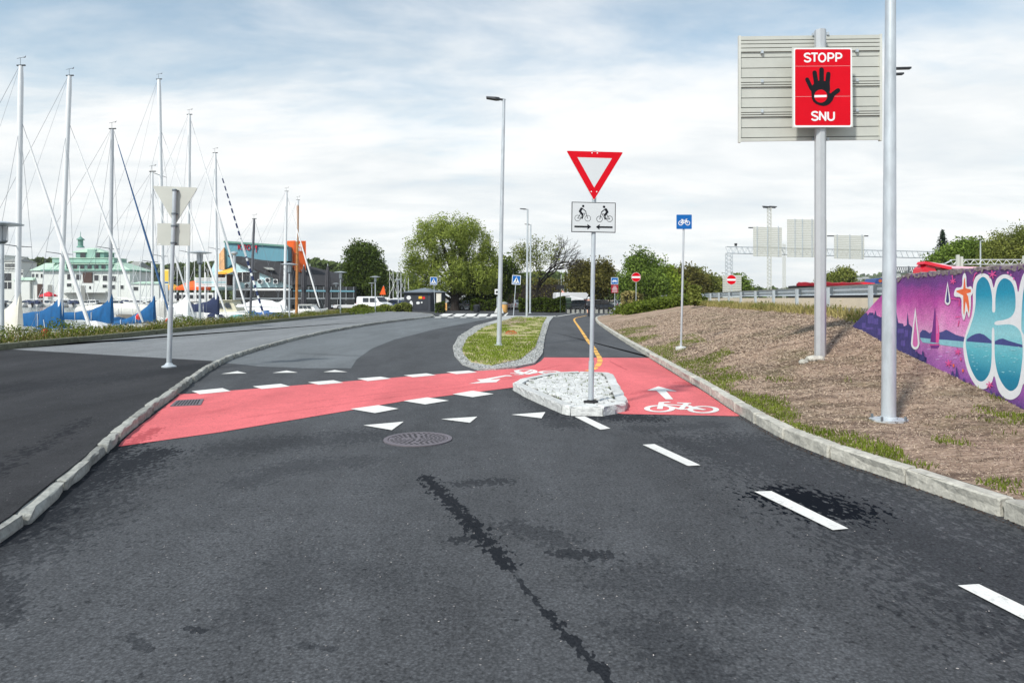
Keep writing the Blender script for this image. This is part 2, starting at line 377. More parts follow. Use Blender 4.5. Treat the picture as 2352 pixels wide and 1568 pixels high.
def seg(x0, y0, x1, y1, w, k):
    a, c = P(x0, y0), P(x1, y1); return (a.x, a.y, c.x, c.y, w, k)
STAINS = [seg(975,1095, 1085,1205, 0.08, 0.8), seg(1085,1205, 1165,1300, 0.075, 0.82), seg(1165,1300, 1250,1400, 0.022, 0.7), seg(1250,1400, 1405,1568, 0.034, 0.78),
          seg(1055,1240, 1075,1240, 0.07, 0.6), seg(1180,1205, 1280,1240, 0.16, 0.36), seg(1290,1270, 1390,1275, 0.09, 0.6), seg(1060,1110, 1160,1105, 0.12, 0.5),
          seg(1822,1142, 1905,1168, 0.36, 0.97), seg(1800,1128, 1860,1140, 0.22, 0.9), seg(1960,1190, 2050,1215, 0.10, 0.4),
          seg(1330,952, 1480,960, 0.36, 0.7), seg(1560,1010, 1700,1060, 0.30, 0.42), seg(1480,985, 1640,975, 0.25, 0.35),
          seg(360,1040, 170,1120, 0.28, 0.75), seg(170,1120, 20,1230, 0.24, 0.75), seg(0,1330, 0,1420, 0.12, 0.45), seg(330,985, 440,905, 0.2, 0.6),
          seg(520,1030, 840,1000, 0.42, 0.34), seg(620,1080, 800,1060, 0.28, 0.24), seg(1500,1450, 1650,1568, 0.22, 0.3),
          seg(430,1440, 460,1450, 0.025, 0.6), seg(300,1460, 340,1490, 0.03, 0.4), seg(690,1480, 760,1490, 0.03, 0.4), seg(760,1300, 900,1330, 0.2, 0.16),
          seg(1300,975, 1200,890, 0.3, 0.4), seg(1700,1020, 2450,1400, 0.75, 0.42), seg(300,1060, 0,1260, 0.5, 0.4), seg(330,1000, 120,1120, 0.2, 0.8), seg(700,1060, 560,1110, 0.2, 0.3), seg(700,1290, 620,1400, 0.3, 0.18), seg(1480,1330, 1700,1360, 0.3, 0.25)]
asphalt('asphalt_road', S(81, 83, 86), STAINS, grain=0.6, wear=0.26)
asphalt('asphalt_new', S(54, 54, 56), [(-9, 12, -7, 16, 0.8, 0.3), (-5.5, 6, -9, 7.5, 0.5, 0.3), (-4.4, 5, -5.6, 9, 0.15, 0.5)], wear=0.32)
asphalt('asphalt_old', S(112, 117, 120), [(-6.2, 16.2, -1.5, 16.0, 0.35, 0.4), (-6.5, 21, -2, 19, 0.3, 0.3)], wear=0.18, dark=(0.05, 0.052, 0.056))
asphalt('asphalt_walk', S(132, 135, 137), [], wear=0.16)
asphalt('asphalt_path', S(84, 86, 89), [(3.0, 27, 3.9, 34, 0.7, 0.35), (0.7, 24, 2.6, 22, 0.8, 0.3)], wear=0.2, dark=(0.045, 0.048, 0.056))
def red_surface():
    m = asphalt('red_paint', (0.67, 0.155, 0.165), [seg(1570,880, 1600,885, 0.22, 0.5), seg(360,985, 300,1020, 0.10, 0.6), seg(560,960, 1100,885, 0.05, 0.22), seg(700,925, 1180,868, 0.05, 0.2), seg(1400,830, 1440,850, 0.03, 0.5), seg(1290,838, 1240,850, 0.03, 0.4), seg(1450,905, 1540,890, 0.10, 0.3), seg(400,960, 520,940, 0.12, 0.18)], grain=0.2, wear=0.16, rough=0.8, dark=(0.30, 0.05, 0.06), chips=False, pitk=0.35)  # marks right of the island include the sign and post shadow, painted darker red
red_surface()
asphalt('line_white', (0.73, 0.73, 0.70), [], grain=0.1, wear=0.1, rough=0.7, chips=False, pitk=0.3)
asphalt('line_yellow', (0.78, 0.44, 0.11), [], grain=0.12, wear=0.12, rough=0.7, chips=False, pitk=0.3)

# ================================================================ LAND AND WATER
QX = -17.3
M('soil', S(110, 100, 86), 0.95, 0, 0.3, 2, 0.3, 10)
land = [(QX, -20), (QX, 88), (-26, 97), (-58, 100), (-66, 135), (-70, 262), (-2500, 262), (-2500, 4000), (3500, 4000), (3500, -20)]
structure(MB().sheet([(x, y, -0.06) for x, y in land]).build('ground', 'soil', recalc=False))
M('quay_stone', S(120, 116, 108), 0.9, 0, 0.3, 2, 0.4, 8)
qw = MB()
for (a, b) in zip(land[:6], land[1:7]): qw.plate([(a[0], a[1], -3), (b[0], b[1], -3), (b[0], b[1], -0.061), (a[0], a[1], -0.061)], (0.3, -0.01, 0))
tag(qw.build('quay_wall', 'quay_stone', recalc=True), 'grey stone quay wall dropping from the weedy verge to the harbour water', 'quay wall')
def water_mat():
    m = bpy.data.materials.new('water'); m.use_nodes = True; nt = m.node_tree; N = nt.nodes; L = nt.links; b = N['Principled BSDF']
    b.inputs['Base Color'].default_value = (0.09, 0.115, 0.13, 1); b.inputs['Roughness'].default_value = 0.12; b.inputs['IOR'].default_value = 1.33
    geo = N.new('ShaderNodeNewGeometry'); mp = N.new('ShaderNodeMapping'); mp.inputs['Scale'].default_value = (0.35, 1.1, 1); L.new(geo.outputs['Position'], mp.inputs[0])
    n = N.new('ShaderNodeTexNoise'); n.inputs['Scale'].default_value = 1.6; n.inputs['Detail'].default_value = 6; L.new(mp.outputs[0], n.inputs['Vector'])
    bp = N.new('ShaderNodeBump'); bp.inputs['Strength'].default_value = 0.35; bp.inputs['Distance'].default_value = 0.2; L.new(n.outputs['Fac'], bp.inputs['Height']); L.new(bp.outputs[0], b.inputs['Normal'])
    MATS['water'] = m
water_mat()
WZ = -1.1
structure(MB().sheet([(-900, -40, WZ), (QX+0.1, -40, WZ), (QX+0.1, 96.9, WZ), (-66, 136, WZ), (-66, 262, WZ), (-900, 262, WZ)]).build('harbour_water', 'water', recalc=False))
structure(MB().sheet([(-40, 150, -0.05), (120, 150, -0.05), (120, 300, -0.05), (-40, 300, -0.05)]).build('marina_water', 'water', recalc=False))

# ================================================================ ROAD, PAVEMENT, KERBS
road = structure(MB().sheet([(-13, -6, 0), (9, -6, 0), (9, 40, 0), (30, 70, 0), (30, 140, 0), (-16, 140, 0), (-16, 92, 0), (-10, 66, 0)]).build('road', 'asphalt_road', recalc=False))
old = [(500,832),(560,808),(640,788),(740,768),(840,750),(940,736),(985,730),(1060,730),(1135,729),(1120,733),(1000,756),(905,780),(855,800),(820,825),(806,846),(700,846),(600,842)]
MB().sheet([P(x, y) + Vector((0, 0, 0.004)) for x, y in old]).build('old_asphalt_patch', 'asphalt_old', road, recalc=False)
kerbL = [(-2.75, -4), (-3.05, 0), (-3.28, 2.8)] + [tuple(P(x, y, 0.12))[:2] for x, y in ((0,1215),(95,1142),(160,1090),(215,1046),(258,1003),(300,967),(345,935),(400,896),(450,861),(520,821),(600,795),(700,770),(800,750),(900,735.5),(980,727.5))] + [(-7.6, 66), (-9.6, 74), (-13.5, 82), (-15.6, 86)]
def densify(pl, step=0.25):
    """Catmull-Rom through the points, resampled evenly"""
    pts = [Vector((p[0], p[1])) for p in pl]; out = []
    for i in range(len(pts)-1):
        p0, p1, p2, p3 = pts[max(i-1,0)], pts[i], pts[i+1], pts[min(i+2, len(pts)-1)]
        n = max(2, int((p2-p1).length/step))
        for k in range(n):
            t = k/n
            out.append(0.5*((2*p1) + (p2-p0)*t + (2*p0-5*p1+4*p2-p3)*t*t + (3*p1-p0-3*p2+p3)*t**3))
    out.append(pts[-1]); return out
KL = densify(kerbL)
WALK = 0.105
newpart = [v for v in KL if v.y <= 17.3]; oldpart = [v for v in KL if v.y >= 17.3]
xs = -15.75
# pavement: fresh dark asphalt near, older grey strip beyond a slanting joint
j1 = P(495, 829, WALK); j0 = P(0, 798, WALK)
bl = MB(); bl.prism([(v.x-0.1, v.y) for v in newpart] + [(j1.x, j1.y), (j0.x, j0.y-0.3), (xs, 21.2), (xs, -4)], -0.05, WALK)
pv = structure(bl.build('pavement', 'asphalt_new'))
bl = MB(); bl.prism([(v.x-0.1, v.y) for v in oldpart if v.y < 86] + [(xs, 87), (xs, 21.2), (j0.x, j0.y-0.3), (j1.x, j1.y)], -0.05, WALK-0.002)
structure(bl.build('old_pavement', 'asphalt_walk'))

M('granite', S(148, 149, 143), 0.85, 0, 0.3, 11, 0.5, 30, orand=0.22)
M('granite_pale', S(176, 174, 164), 0.85, 0, 0.28, 11, 0.5, 30, orand=0.16)
M('granite_white', S(194, 196, 194), 0.85, 0, 0.2, 13, 0.5, 30, orand=0.14)
M('granite_mossy', S(104, 106, 88), 0.9, 0, 0.3, 6, 0.5, 20)
def stone_mesh(name, w, h, mat, seed, rag=0.012):
    """unit-length rough kerb stone, x along, y across (0..w), top at z=h"""
    r = random.Random(seed); rings = []
    xs_ = (0.0, 0.02, 0.25, 0.5, 0.75, 0.98, 1.0)
    for i, x in enumerate(xs_):
        e = 0.013 if i in (0, 6) else 0.0
        j = lambda s=rag: r.uniform(-s, s)
        rings.append([(x, e, -0.12), (x, e+j(), h*0.45), (x, e+j(), h-0.016-e), (x, 0.012+e+j(0.008), h-0.004-e+j(0.005)), (x, w*0.5, h-e*0.5+j(0.006)), (x, w-0.012-e+j(0.008), h-0.004-e+j(0.005)), (x, w-e+j(), h-0.016-e), (x, w-e, -0.12)])
    o = MB().loft(rings, closed=True).build(name, mat, smooth=False); me = o.data; bpy.data.objects.remove(o); return me
def run_stones(name, parent, path, lens, w, h, mat, n_var=7, side=1, gap=0.03, zf=lambda p: 0.0, wob=0.012, start=0, rag=0.012, jit=0.10):
    vars_ = [stone_mesh(name, w, h, mat, k+start, rag) for k in range(n_var)]
    acc = [0.0]
    for a, b in zip(path, path[1:]): acc.append(acc[-1] + (b-a).length)
    def at(s):
        for i in range(len(acc)-1):
            if s <= acc[i+1]: return path[i].lerp(path[i+1], (s-acc[i])/max(acc[i+1]-acc[i], 1e-6))
        return path[-1]
    s = 0.0; k = 0
    while s < acc[-1]-0.2:
        p = at(s); l = lens(p) * random.uniform(1-jit, 1+jit); q = at(min(s+l, acc[-1])); d = q-p
        n = Vector((-d.y, d.x)).normalized()*side; off = random.uniform(-wob, wob)
        o = link_mesh('kerb_stone', random.choice(vars_), parent, (p.x+n.x*off, p.y+n.y*off, zf(p)+random.uniform(-0.006, 0.006)), math.atan2(d.y, d.x), (max(d.length-gap, 0.05), side, 1))
        s += l; k += 1
    return k
kl = structure(MB().prism([(-2.6, -4), (-2.7, -4), (-2.7, -4.1), (-2.6, -4.1)], -0.1, 0.05).build('pavement_kerb', 'granite'))
run_stones('kerb_stone', kl, KL, lambda p: 0.85 if p.y < 12 else 0.52 if p.y < 26 else 0.8, 0.115, 0.122, 'granite', side=1, wob=0.02, rag=0.018, jit=0.25, zf=lambda p: -0.03*max(0.0, min(1.0, (8.5-p.y)/2)))
qk = structure(MB().prism([(xs, -4), (xs-0.1, -4), (xs-0.1, -4.1), (xs, -4.1)], -0.1, 0.05).build('quay_kerb', 'granite_mossy'))
run_stones('kerb_stone', qk, [Vector((xs, 12+0.5*i)) for i in range(152)], lambda p: 1.3, 0.28, 0.30, 'granite_mossy', side=1, start=20)
# verge soil behind the quay kerb
structure(MB().prism([(xs-0.27, 8), (QX, 8), (QX, 90), (-15.9, 90), (xs-0.27, 86)], -0.05, 0.18).build('verge', 'soil'))

kerbR = [(4.6, -3), (4.25, 1.5), (4.0, 3.6)] + [tuple(P(x, y, 0.14))[:2] for x, y in ((2352,1165),(2180,1104),(2050,1068),(1940,1033),(1850,1003),(1780,973),(1690,925),(1620,882),(1560,849),(1500,815),(1430,775),(1390,750),(1370,735.5),(1370,727))] + [(8.9, 65), (11.5, 68.5), (16, 71)]
KR = densify(kerbR)
kr = structure(MB().prism([(4.7, -3.1), (4.8, -3.1), (4.8, -3.2), (4.7, -3.2)], -0.1, 0.05).build('path_kerb', 'granite_pale'))
run_stones('kerb_stone', kr, KR, lambda p: 0.95, 0.16, 0.145, 'granite_pale', side=-1, start=40, wob=0.008)

# ================================================================ MARKINGS (each a painted film on the road)
def film(name, pts, mat, parent, h=0.008, bevel=None):
    return MB().sheet([P(x, y) + Vector((0, 0, h)) for x, y in pts]).build(name, mat, parent, recalc=False)
red = [(272,1026),(505,993),(808,942),(930,921),(1060,905),(1180,890),(1250,925),(1430,951),(1692,956)]
kin = [(v.x-0.03, v.y) for v in KR if P(1692,956).y < v.y < P(1500,822).y]
redpts = [P(x, y) for x, y in red] + [Vector((x, y, 0)) for x, y in kin] + [P(x, y) for x, y in ((1500,822),(1250,821),(1243,829),(1228,838),(1190,846),(1100,852),(432,905),(405,905))] + [Vector((v.x+0.05, v.y, 0)) for v in reversed(KL) if P(280,1020).y < v.y < P(410,907).y]
lane = structure(MB().sheet([Vector((p.x, p.y, 0.006)) for p in redpts]).build('bike_lane', 'red_paint', recalc=False))
sq = [[(440,899),(511,892),(530,899),(459,906)], [(580,888),(645,882),(666,888),(601,894)], [(707,878.5),(766,873.8),(789,879.4),(732,884.3)],
      [(820,870),(874.5,865.6),(898,870),(844.5,875.7)], [(927,862.6),(979.6,857.8),(1001.7,862.3),(948.6,866.9)], [(1025,855),(1076.7,851.5),(1096.3,855.6),(1048.4,859.7)],
      [(804.7,940),(868.8,931.2),(915.3,939.4),(861.4,949.7)], [(926.5,921.6),(981,913.3),(1030.9,920.8),(976.4,929.7)], [(1039,906),(1085,898),(1134,905.5),(1086,913)]]
for q in sq: film('white_square', q, 'line_white', lane, 0.010)
teeth = [[(834.8,977.7),(927,969.4),(900,989)], [(1013.3,963.4),(1096.4,957.8),(1079.3,972)], [(1174.6,953.2),(1252.5,947.3),(1244,961.6)],
         [(507.6,859.4),(545.3,853),(566.8,857.9)], [(625.6,857),(658.5,851.5),(684.4,856.2)], [(742.4,855),(768.8,850.3),(798.2,855)]]
for t in teeth: film('give_way_triangle', t, 'line_white', road, 0.010)
for q in ([(1320,958),(1343,957),(1402,985),(1379,988)], [(1476,1022.5),(1503,1021),(1609,1070),(1580,1071.5)], [(1732,1130.5),(1772,1129.5),(1949,1216),(1913,1219.5)], [(2200,1347),(2248,1344),(2560,1496),(2500,1502)]):
    film('lane_dash', q, 'line_white', road, 0.010)
# yellow centre line of the cycle path
zy = zm(2200, 950, 2.851)
yl = densify([tuple(P(*zy(x, y)))[:2] for x, y in ((395,1507),(465,1488),(515,1450),(541,1405),(538,1360),(515,1320),(497,1290),(476,1250),(440,1205),(400,1155),(345,1070),(300,1003),(262,950),(250,925),(262,907),(300,895),(390,876))], 0.05)
film('yellow_film', [(1343,862),(1346,862),(1346,861)], 'line_yellow', lane, 0.0105)
i = 0
while i < len(yl)-2:
    far = yl[i].y > 24
    n = int((1.0 if not far else 2.2)/0.05); seg_ = yl[i:i+n]
    if len(seg_) > 2:
        le, ri = [], []
        for a, b in zip(seg_, seg_[1:]):
            d = (b-a).normalized(); q = Vector((-d.y, d.x))*0.07; le.append(a+q); ri.append(a-q)
        MB().sheet([(p.x, p.y, 0.0105) for p in le + ri[::-1]]).build('yellow_dash', 'line_yellow', lane if seg_[0].y < 19 else road, recalc=False)
    i += n + 2
# bicycle and arrow symbols painted on the red
def ground_print(fn, parent, strokes, rings, polys, w, name):
    pr = Print(lambda x, y: P(*fn(x, y)), (0, 0, 1), 0.00015, 0.0095)
    mb = pr.mb('line_white')
    for poly in polys: pr.poly('line_white', poly)
    for pl in strokes:
        g = [P(*fn(x, y)) for x, y in pl]
        for a, b in zip(g, g[1:]):
            d = (b-a).normalized(); q = Vector((-d.y, d.x, 0))*w/2; e = d*w*0.3; pr.h += pr.step
            mb.sheet([p + Vector((0, 0, pr.h)) for p in (a-e+q, b+e+q, b+e-q, a-e-q)])
    for (cx, cy, rx, ry) in rings:
        pr.h += pr.step; n = 32; out, inn = [], []
        c = [P(*fn(cx + rx*math.cos(2*math.pi*k/n), cy + ry*math.sin(2*math.pi*k/n))) for k in range(n)]
        for k in range(n):
            d = (c[(k+1) % n]-c[k-1]).normalized(); q = Vector((-d.y, d.x, 0))*w/2
            out.append(c[k]+q+Vector((0,0,pr.h))); inn.append(c[k]-q+Vector((0,0,pr.h)))
        mb.add(out+inn, [(k, (k+1) % n, n+(k+1) % n, n+k) for k in range(n)])
    return mb.build(name, 'line_white', parent, recalc=False)
z3 = zm(1900, 1350, 2.138)
ground_print(z3, lane, [], [], [[(1545,407),(1450,442),(1530,444),(1608,517),(1673,518),(1612,446),(1705,449)]], 0.09, 'direction_arrow')
ground_print(z3, lane, [[(1558,598),(1572,545),(1632,541)], [(1570,562),(1735,602),(1790,550)], [(1575,560),(1780,572),(1930,606)], [(1735,603),(1860,600),(1800,572)], [(1720,549),(1812,553)], [(1850,598),(1930,606)]],
             [(1556,598,108,26), (1928,606,112,27)], [], 0.085, 'bicycle_symbol')
z5 = zm(1400, 1400, 2.138)
ground_print(z5, lane, [], [], [[(1000,277),(1235,264),(1271,237),(1203,243),(1180,243),(1318,213),(1372,214),(1352,205),(1310,205),(1120,238),(1068,241),(1103,257)]], 0.09, 'direction_arrow')
ground_print(z5, lane, [[(1365,188),(1425,188),(1400,164)], [(1410,168),(1505,196),(1560,172)], [(1505,196),(1585,180),(1690,180)], [(1398,199),(1462,200)], [(1440,196),(1545,160)]],
             [(1486,172,82,16), (1688,180,78,12)], [], 0.09, 'bicycle_symbol')
# zebra crossing far up the road
zz = zm(1400, 850, 2.613)
for x0, x1, y0, y1, sh in ((905,1045,1044,1066,55),(1045,1175,1044,1068,50),(1172,1290,1045,1070,35),(1306,1408,1047,1072,28),(1440,1530,1048,1073,20)):
    film('zebra_stripe', [zz(x0, y1), zz(x0+sh, y0), zz(x1+20, y0), zz(x1-sh+22, y1)], 'line_white', road)
for k in range(6):
    x0 = 800 + k*133; film('zebra_edge_square', [zz(x0, 1077), zz(x0+14, 1069), zz(x0+74, 1069), zz(x0+62, 1077)], 'line_white', road)
    film('zebra_edge_square', [zz(x0+62, 1086), zz(x0+76, 1078), zz(x0+140, 1078), zz(x0+128, 1086)], 'line_white', road)
zf = zm(1850, 1100, 3.92)
film('edge_line', [zf(1420,632), zf(1800,570), zf(1850,566), zf(1470,630)], 'line_white', road)
film('edge_line', [zf(600,633), zf(600,622), zf(1430,624), zf(1430,632)], 'line_white', road)
film('edge_line', [zf(690,572), zf(640,625), zf(600,628), zf(670,575)], 'line_white', road)

# ---------------------------------------------------------------- cycle path asphalt, refuge of grass between road and path
pathp = [(1250,820.5),(1500,821.5)] 
pk = [(v.x-0.03, v.y) for v in KR if P(1500,821).y < v.y < 68]
pl_ = [P(1250,820)] + [P(x, y) for x, y in ((1250,790),(1258,760),(1268,735),(1275,728),(1340,718))]
MB().sheet([(P(1250,820).x, P(1250,820).y, 0.004), (P(1499,820).x, P(1499,820).y, 0.004)] + [(x, y, 0.004) for x, y in pk] + [(p.x, p.y, 0.004) for p in reversed(pl_[1:])]).build('cycle_path_surface', 'asphalt_path', road, recalc=False)
isl = [(1040,800),(1052,776),(1092,750),(1140,736),(1158,727.5),(1272,727.5),(1262,740),(1252,775),(1246,815),(1228,837),(1185,846),(1140,850),(1100,851),(1062,838),(1044,818)]
inn = [(1062,804),(1074,780),(1110,755),(1160,737),(1182,730),(1256,730),(1247,745),(1238,775),(1229,802),(1195,830),(1130,844),(1082,836),(1064,816)]
M('gravel', S(165, 167, 165), 0.9, 0, 0.35, 22, 0.8, 25)
def turf_mat():
    m = bpy.data.materials.new('turf'); m.use_nodes = True; nt = m.node_tree; N = nt.nodes; L = nt.links; b = N['Principled BSDF']; b.inputs['Roughness'].default_value = 0.95
    geo = N.new('ShaderNodeNewGeometry'); n = N.new('ShaderNodeTexNoise'); n.inputs['Scale'].default_value = 1.1; n.inputs['Detail'].default_value = 8; n.inputs['Roughness'].default_value = 0.75; L.new(geo.outputs['Position'], n.inputs['Vector'])
    cr = N.new('ShaderNodeValToRGB'); L.new(n.outputs['Fac'], cr.inputs[0]); e = cr.color_ramp.elements
    e[0].position = 0.40; e[0].color = (*S(176, 158, 132), 1); e[1].position = 0.62; e[1].color = (*S(138, 146, 66), 1); k = e.new(0.5); k.color = (*S(158, 152, 98), 1)
    L.new(cr.outputs[0], b.inputs['Base Color']); MATS['turf'] = m
turf_mat()
structure(MB().prism([P(x, y) for x, y in isl], -0.04, 0.05).build('gravel_strip', 'gravel'))
structure(MB().prism([P(x, y) for x, y in inn], -0.04, 0.075).build('grass_strip', 'turf'))
MB_bare = MB().prism([P(x, y) for x, y in ((1150,742),(1175,733),(1212,733),(1205,745),(1170,752),(1150,750))], 0.0, 0.081)
structure(MB_bare.build('bare_earth_patch', M('bare_earth', S(160, 138, 120), 0.95, 0, 0.25, 4, 0.3, 12)))
def inside(x, y, poly):
    c = False; j = len(poly)-1
    for i in range(len(poly)):
        xi, yi = poly[i][0], poly[i][1]; xj, yj = poly[j][0], poly[j][1]
        if (yi > y) != (yj > y) and x < (xj-xi)*(y-yi)/(yj-yi)+xi: c = not c
        j = i
    return c
Mleaf('grass_green', S(86, 106, 32), S(144, 160, 66), 1.2, 0.3)
Mleaf('grass_slope', S(84, 100, 34), S(132, 144, 64), 1.5, 0.3)
Mleaf('grass_dry', S(120, 120, 68), S(176, 160, 110), 2.0, 0.2)
Mleaf('weed_green', S(58, 74, 28), S(124, 138, 58), 1.6, 0.3)
def blades(pts, h, w):
    """upright narrow faces; pts (n,3)"""
    n = len(pts); t = rng.uniform(0, 2*math.pi, n); a = np.stack([np.cos(t), np.sin(t), np.zeros(n)], 1)*w
    hh = (h*rng.uniform(0.5, 1.3, n))[:, None]; lean = np.concatenate([rng.normal(0, 0.35, (n, 2)), np.ones((n, 1))], 1)*hh
    return np.stack([pts-a, pts+a, pts+lean+a*0.25, pts+lean-a*0.25], axis=1)
ip = [P(x, y) for x, y in inn]; bx = [min(p.x for p in ip), max(p.x for p in ip), min(p.y for p in ip), max(p.y for p in ip)]
pts = [(x, y, 0.07) for x, y in zip(rng.uniform(bx[0], bx[1], 60000), rng.uniform(bx[2], bx[3], 60000)) if inside(x, y, ip) and noise.noise(Vector((x*1.1, y*0.9, 3)))+0.4*noise.noise(Vector((x*4, y*3, 1))) > (-0.42 if y < 24 else -0.25 if y < 29 else 0.12)]
quads('grass_blades', blades(np.array(pts), 0.06, 0.012), 'grass_green', kind='stuff')['label'] = 'short green grass between the road and the cycle path'
op = [P(x, y) for x, y in isl]
pts = [(x, y, 0.045) for x, y in zip(rng.uniform(-2.5, 3.2, 45000), rng.uniform(15.5, 45, 45000)) if inside(x, y, op) and not inside(x, y, ip)]
pts = np.array(pts); pts[:, 2] += rng.uniform(0, 0.02, len(pts))
quads('gravel_stones', leafq(pts, 0.022, 0.8), 'gravel', kind='stuff')['label'] = 'loose pale gravel edging the grass strip'

# ---------------------------------------------------------------- cobbled traffic island
iz = 0.135
io = [P(x, y, iz) for x, y in ((1178,879),(1196,869),(1262,855),(1330,852.5),(1398,854.5),(1409,859),(1441,917),(1436,925),(1385,934),(1310,933),(1290,929),(1212,897))]
isd = thing('traffic_island', (P(1330,905,0).x, P(1330,905,0).y, 0), 'pale cobbled triangular traffic island with granite kerb around the give way sign', 'traffic island')
cen = sum((Vector((p.x, p.y)) for p in io), Vector((0, 0)))/len(io)
def inset(poly, d):
    n = len(poly); out = []
    for i in range(n):
        a, b, c = (Vector((poly[j % n][0], poly[j % n][1])) for j in (i-1, i, i+1))
        n1 = Vector((-(b-a).y, (b-a).x)).normalized(); n2 = Vector((-(c-b).y, (c-b).x)).normalized()
        if n1.dot(cen-b) < 0: n1 = -n1
        if n2.dot(cen-b) < 0: n2 = -n2
        m = (n1+n2).normalized(); out.append(b + m*d/max(m.dot(n1), 0.5))
    return out
BED = inset(io, 0.06)
MB().prism([(p.x, p.y) for p in BED], -0.05, iz-0.035).build('bed', M('mortar', S(74, 72, 66), 0.95, 0, 0.2, 20), isd)
ii = inset(io, 0.17); ii0 = inset(io, 0.0)
pairs = [(0,2,3),(2,4,1),(4,6,3),(6,8,1),(8,9,1),(9,11,2)]
r_ = random.Random(3)
edge = []
for i in range(len(io)):
    a, b = ii0[i], ii0[(i+1) % len(io)]; c, d = ii[i], ii[(i+1) % len(io)]; L_ = (b-a).length; n = max(1, round(L_/0.95))
    for k in range(n):
        t0, t1 = k/n, (k+1)/n; g = 0.006/max(L_, 0.05)
        A0, B0, C0, D0 = a.lerp(b, t0+g), a.lerp(b, t1-g), c.lerp(d, t1-g), c.lerp(d, t0+g)
        m = MB(); rings = []
        for zq, ins in ((-0.05, 0.0), (0.06, 0.004), (iz-0.03, 0.006), (iz-0.005, 0.014), (iz+r_.uniform(-0.004, 0.004), 0.034)):
            q = (A0+B0+C0+D0)/4; ring = []
            pe = [A0] + [A0.lerp(B0, q_/6) for q_ in range(1, 6)] + [B0, C0, D0]
            for j, p in enumerate(pe):
                dv = (q-p); out_ = ins if j < 7 else ins*0.4
                ring.append((*(p + dv.normalized()*out_ + Vector((r_.uniform(-0.009, 0.009), r_.uniform(-0.009, 0.009)))), zq))
            rings.append(ring)
        m.loft(rings); m.build('kerb_stone', 'granite_white', isd, smooth=False)
cob = []
for s in range(7):
    rr = random.Random(s); m = MB(); rings = []
    for zq, k in ((-0.06, 1.0), (0.004, 1.0), (0.013, 0.93), (0.016, 0.80)):
        rings.append([((c[0])*k*0.5+rr.uniform(-0.018, 0.018)*k, c[1]*k*0.5+rr.uniform(-0.018, 0.018)*k, zq) for c in ((-1,-0.8),(-0.8,-1),(0.8,-1),(1,-0.8),(1,0.8),(0.8,1),(-0.8,1),(-1,0.8))])
    o = m.loft(rings).build('cobble', 'granite_white', smooth=False); cob.append(o.data); bpy.data.objects.remove(o)
icob = inset(io, 0.185); base = Vector((isd.location.x, isd.location.y))
row = 0; y = min(p.y for p in icob); post = P(1357, 915, iz); n_c = 0
while y < max(p.y for p in icob):
    x = min(p.x for p in icob) + random.uniform(0, 0.1)
    while x < max(p.x for p in icob):
        w = random.uniform(0.105, 0.145)
        if all(inside(x+w/2+dx, y+0.065+dy, icob) for dx in (-0.035, 0.035) for dy in (-0.03, 0.03)) and (Vector((x+w/2, y+0.06))-Vector((post.x, post.y))).length > 0.09:
            link_mesh('cobble', random.choice(cob), isd, (x+w/2-base.x, y+0.065-base.y+random.uniform(-0.008, 0.008), iz-0.022+random.uniform(-0.004, 0.004)), random.uniform(-0.07, 0.07), (w*0.91, 0.117, 1)); n_c += 1
        x += w
    y += 0.13
pts = np.array([(rng.uniform(icob[0].x, 2.2), rng.uniform(9.6, 14.3), iz-0.02) for _ in range(260)]); pts = np.array([p for p in pts if inside(p[0], p[1], icob)])
pts = np.repeat(pts[:70], 7, axis=0) + rng.normal(0, 0.02, (len(pts[:70])*7, 3))*[1, 1, 0.1]
quads('joint_weeds', blades(pts, 0.035, 0.006), 'weed_green', isd, kind='stuff')

# ---------------------------------------------------------------- manhole cover, gully grate, rusty dome grate
M('cast_iron', S(112, 106, 112), 0.62, 0.25, 0.12, 12, 0.15, 60)
M('iron_dark', S(40, 40, 42), 0.8, 0.2)
M('rust_orange', S(176, 84, 40), 0.8, 0, 0.2, 10)
c = P(960, 1009); mh = thing('manhole_cover', (c.x, c.y, 0), 'round grey cast iron manhole cover with holes, in the road before the red lane', 'manhole cover')
m = MB(); m.lathe((c.x, c.y, 0), [(0.41, -0.02), (0.41, 0.012), (0.36, 0.012), (0.36, 0.0)], 48); m.build('frame', 'cast_iron', mh)
m = MB(); m.lathe((c.x, c.y, 0), [(0.352, -0.02), (0.352, 0.010), (0.34, 0.012)], 48); m.build('lid', 'cast_iron', mh, smooth=False)
m = MB()
for rr_, n in ((0.315, 30), (0.265, 24), (0.215, 20), (0.165, 15), (0.115, 10), (0.065, 6)):
    for k in range(n):
        t = 2*math.pi*(k+0.5*(n % 2))/n
        if abs(math.sin(2*t)) < 0.12 and rr_ > 0.1 and k % 2: continue
        x, y = c.x+rr_*math.cos(t), c.y+rr_*math.sin(t); u = Vector((-math.sin(t), math.cos(t)))*0.016; v = Vector((math.cos(t), math.sin(t)))*0.017
        m.sheet([(x-u.x-v.x, y-u.y-v.y, 0.0135), (x+u.x-v.x, y+u.y-v.y, 0.0135), (x+u.x+v.x, y+u.y+v.y, 0.0135), (x-u.x+v.x, y-u.y+v.y, 0.0135)])
tag(m.build('holes', 'iron_dark', mh, recalc=False), kind='stuff')
g = [P(x, y) for x, y in ((393,934),(407,921),(466,918),(459,931))]
gr = thing('gully_grate', (g[0].x, g[0].y, 0), 'dark rectangular gully grate sunk in the red lane by the kerb', 'drain grate')
MB().sheet([p + Vector((0, 0, 0.0085)) for p in g]).build('pit', 'iron_dark', gr, recalc=False)
for k in range(9):
    t0 = k/9+0.02; t1 = t0+0.055
    MB().plate([g[0].lerp(g[3], t0), g[0].lerp(g[3], t1), g[1].lerp(g[2], t1), g[1].lerp(g[2], t0)], (0, 0, 0.014)).build('bar', 'cast_iron', gr)
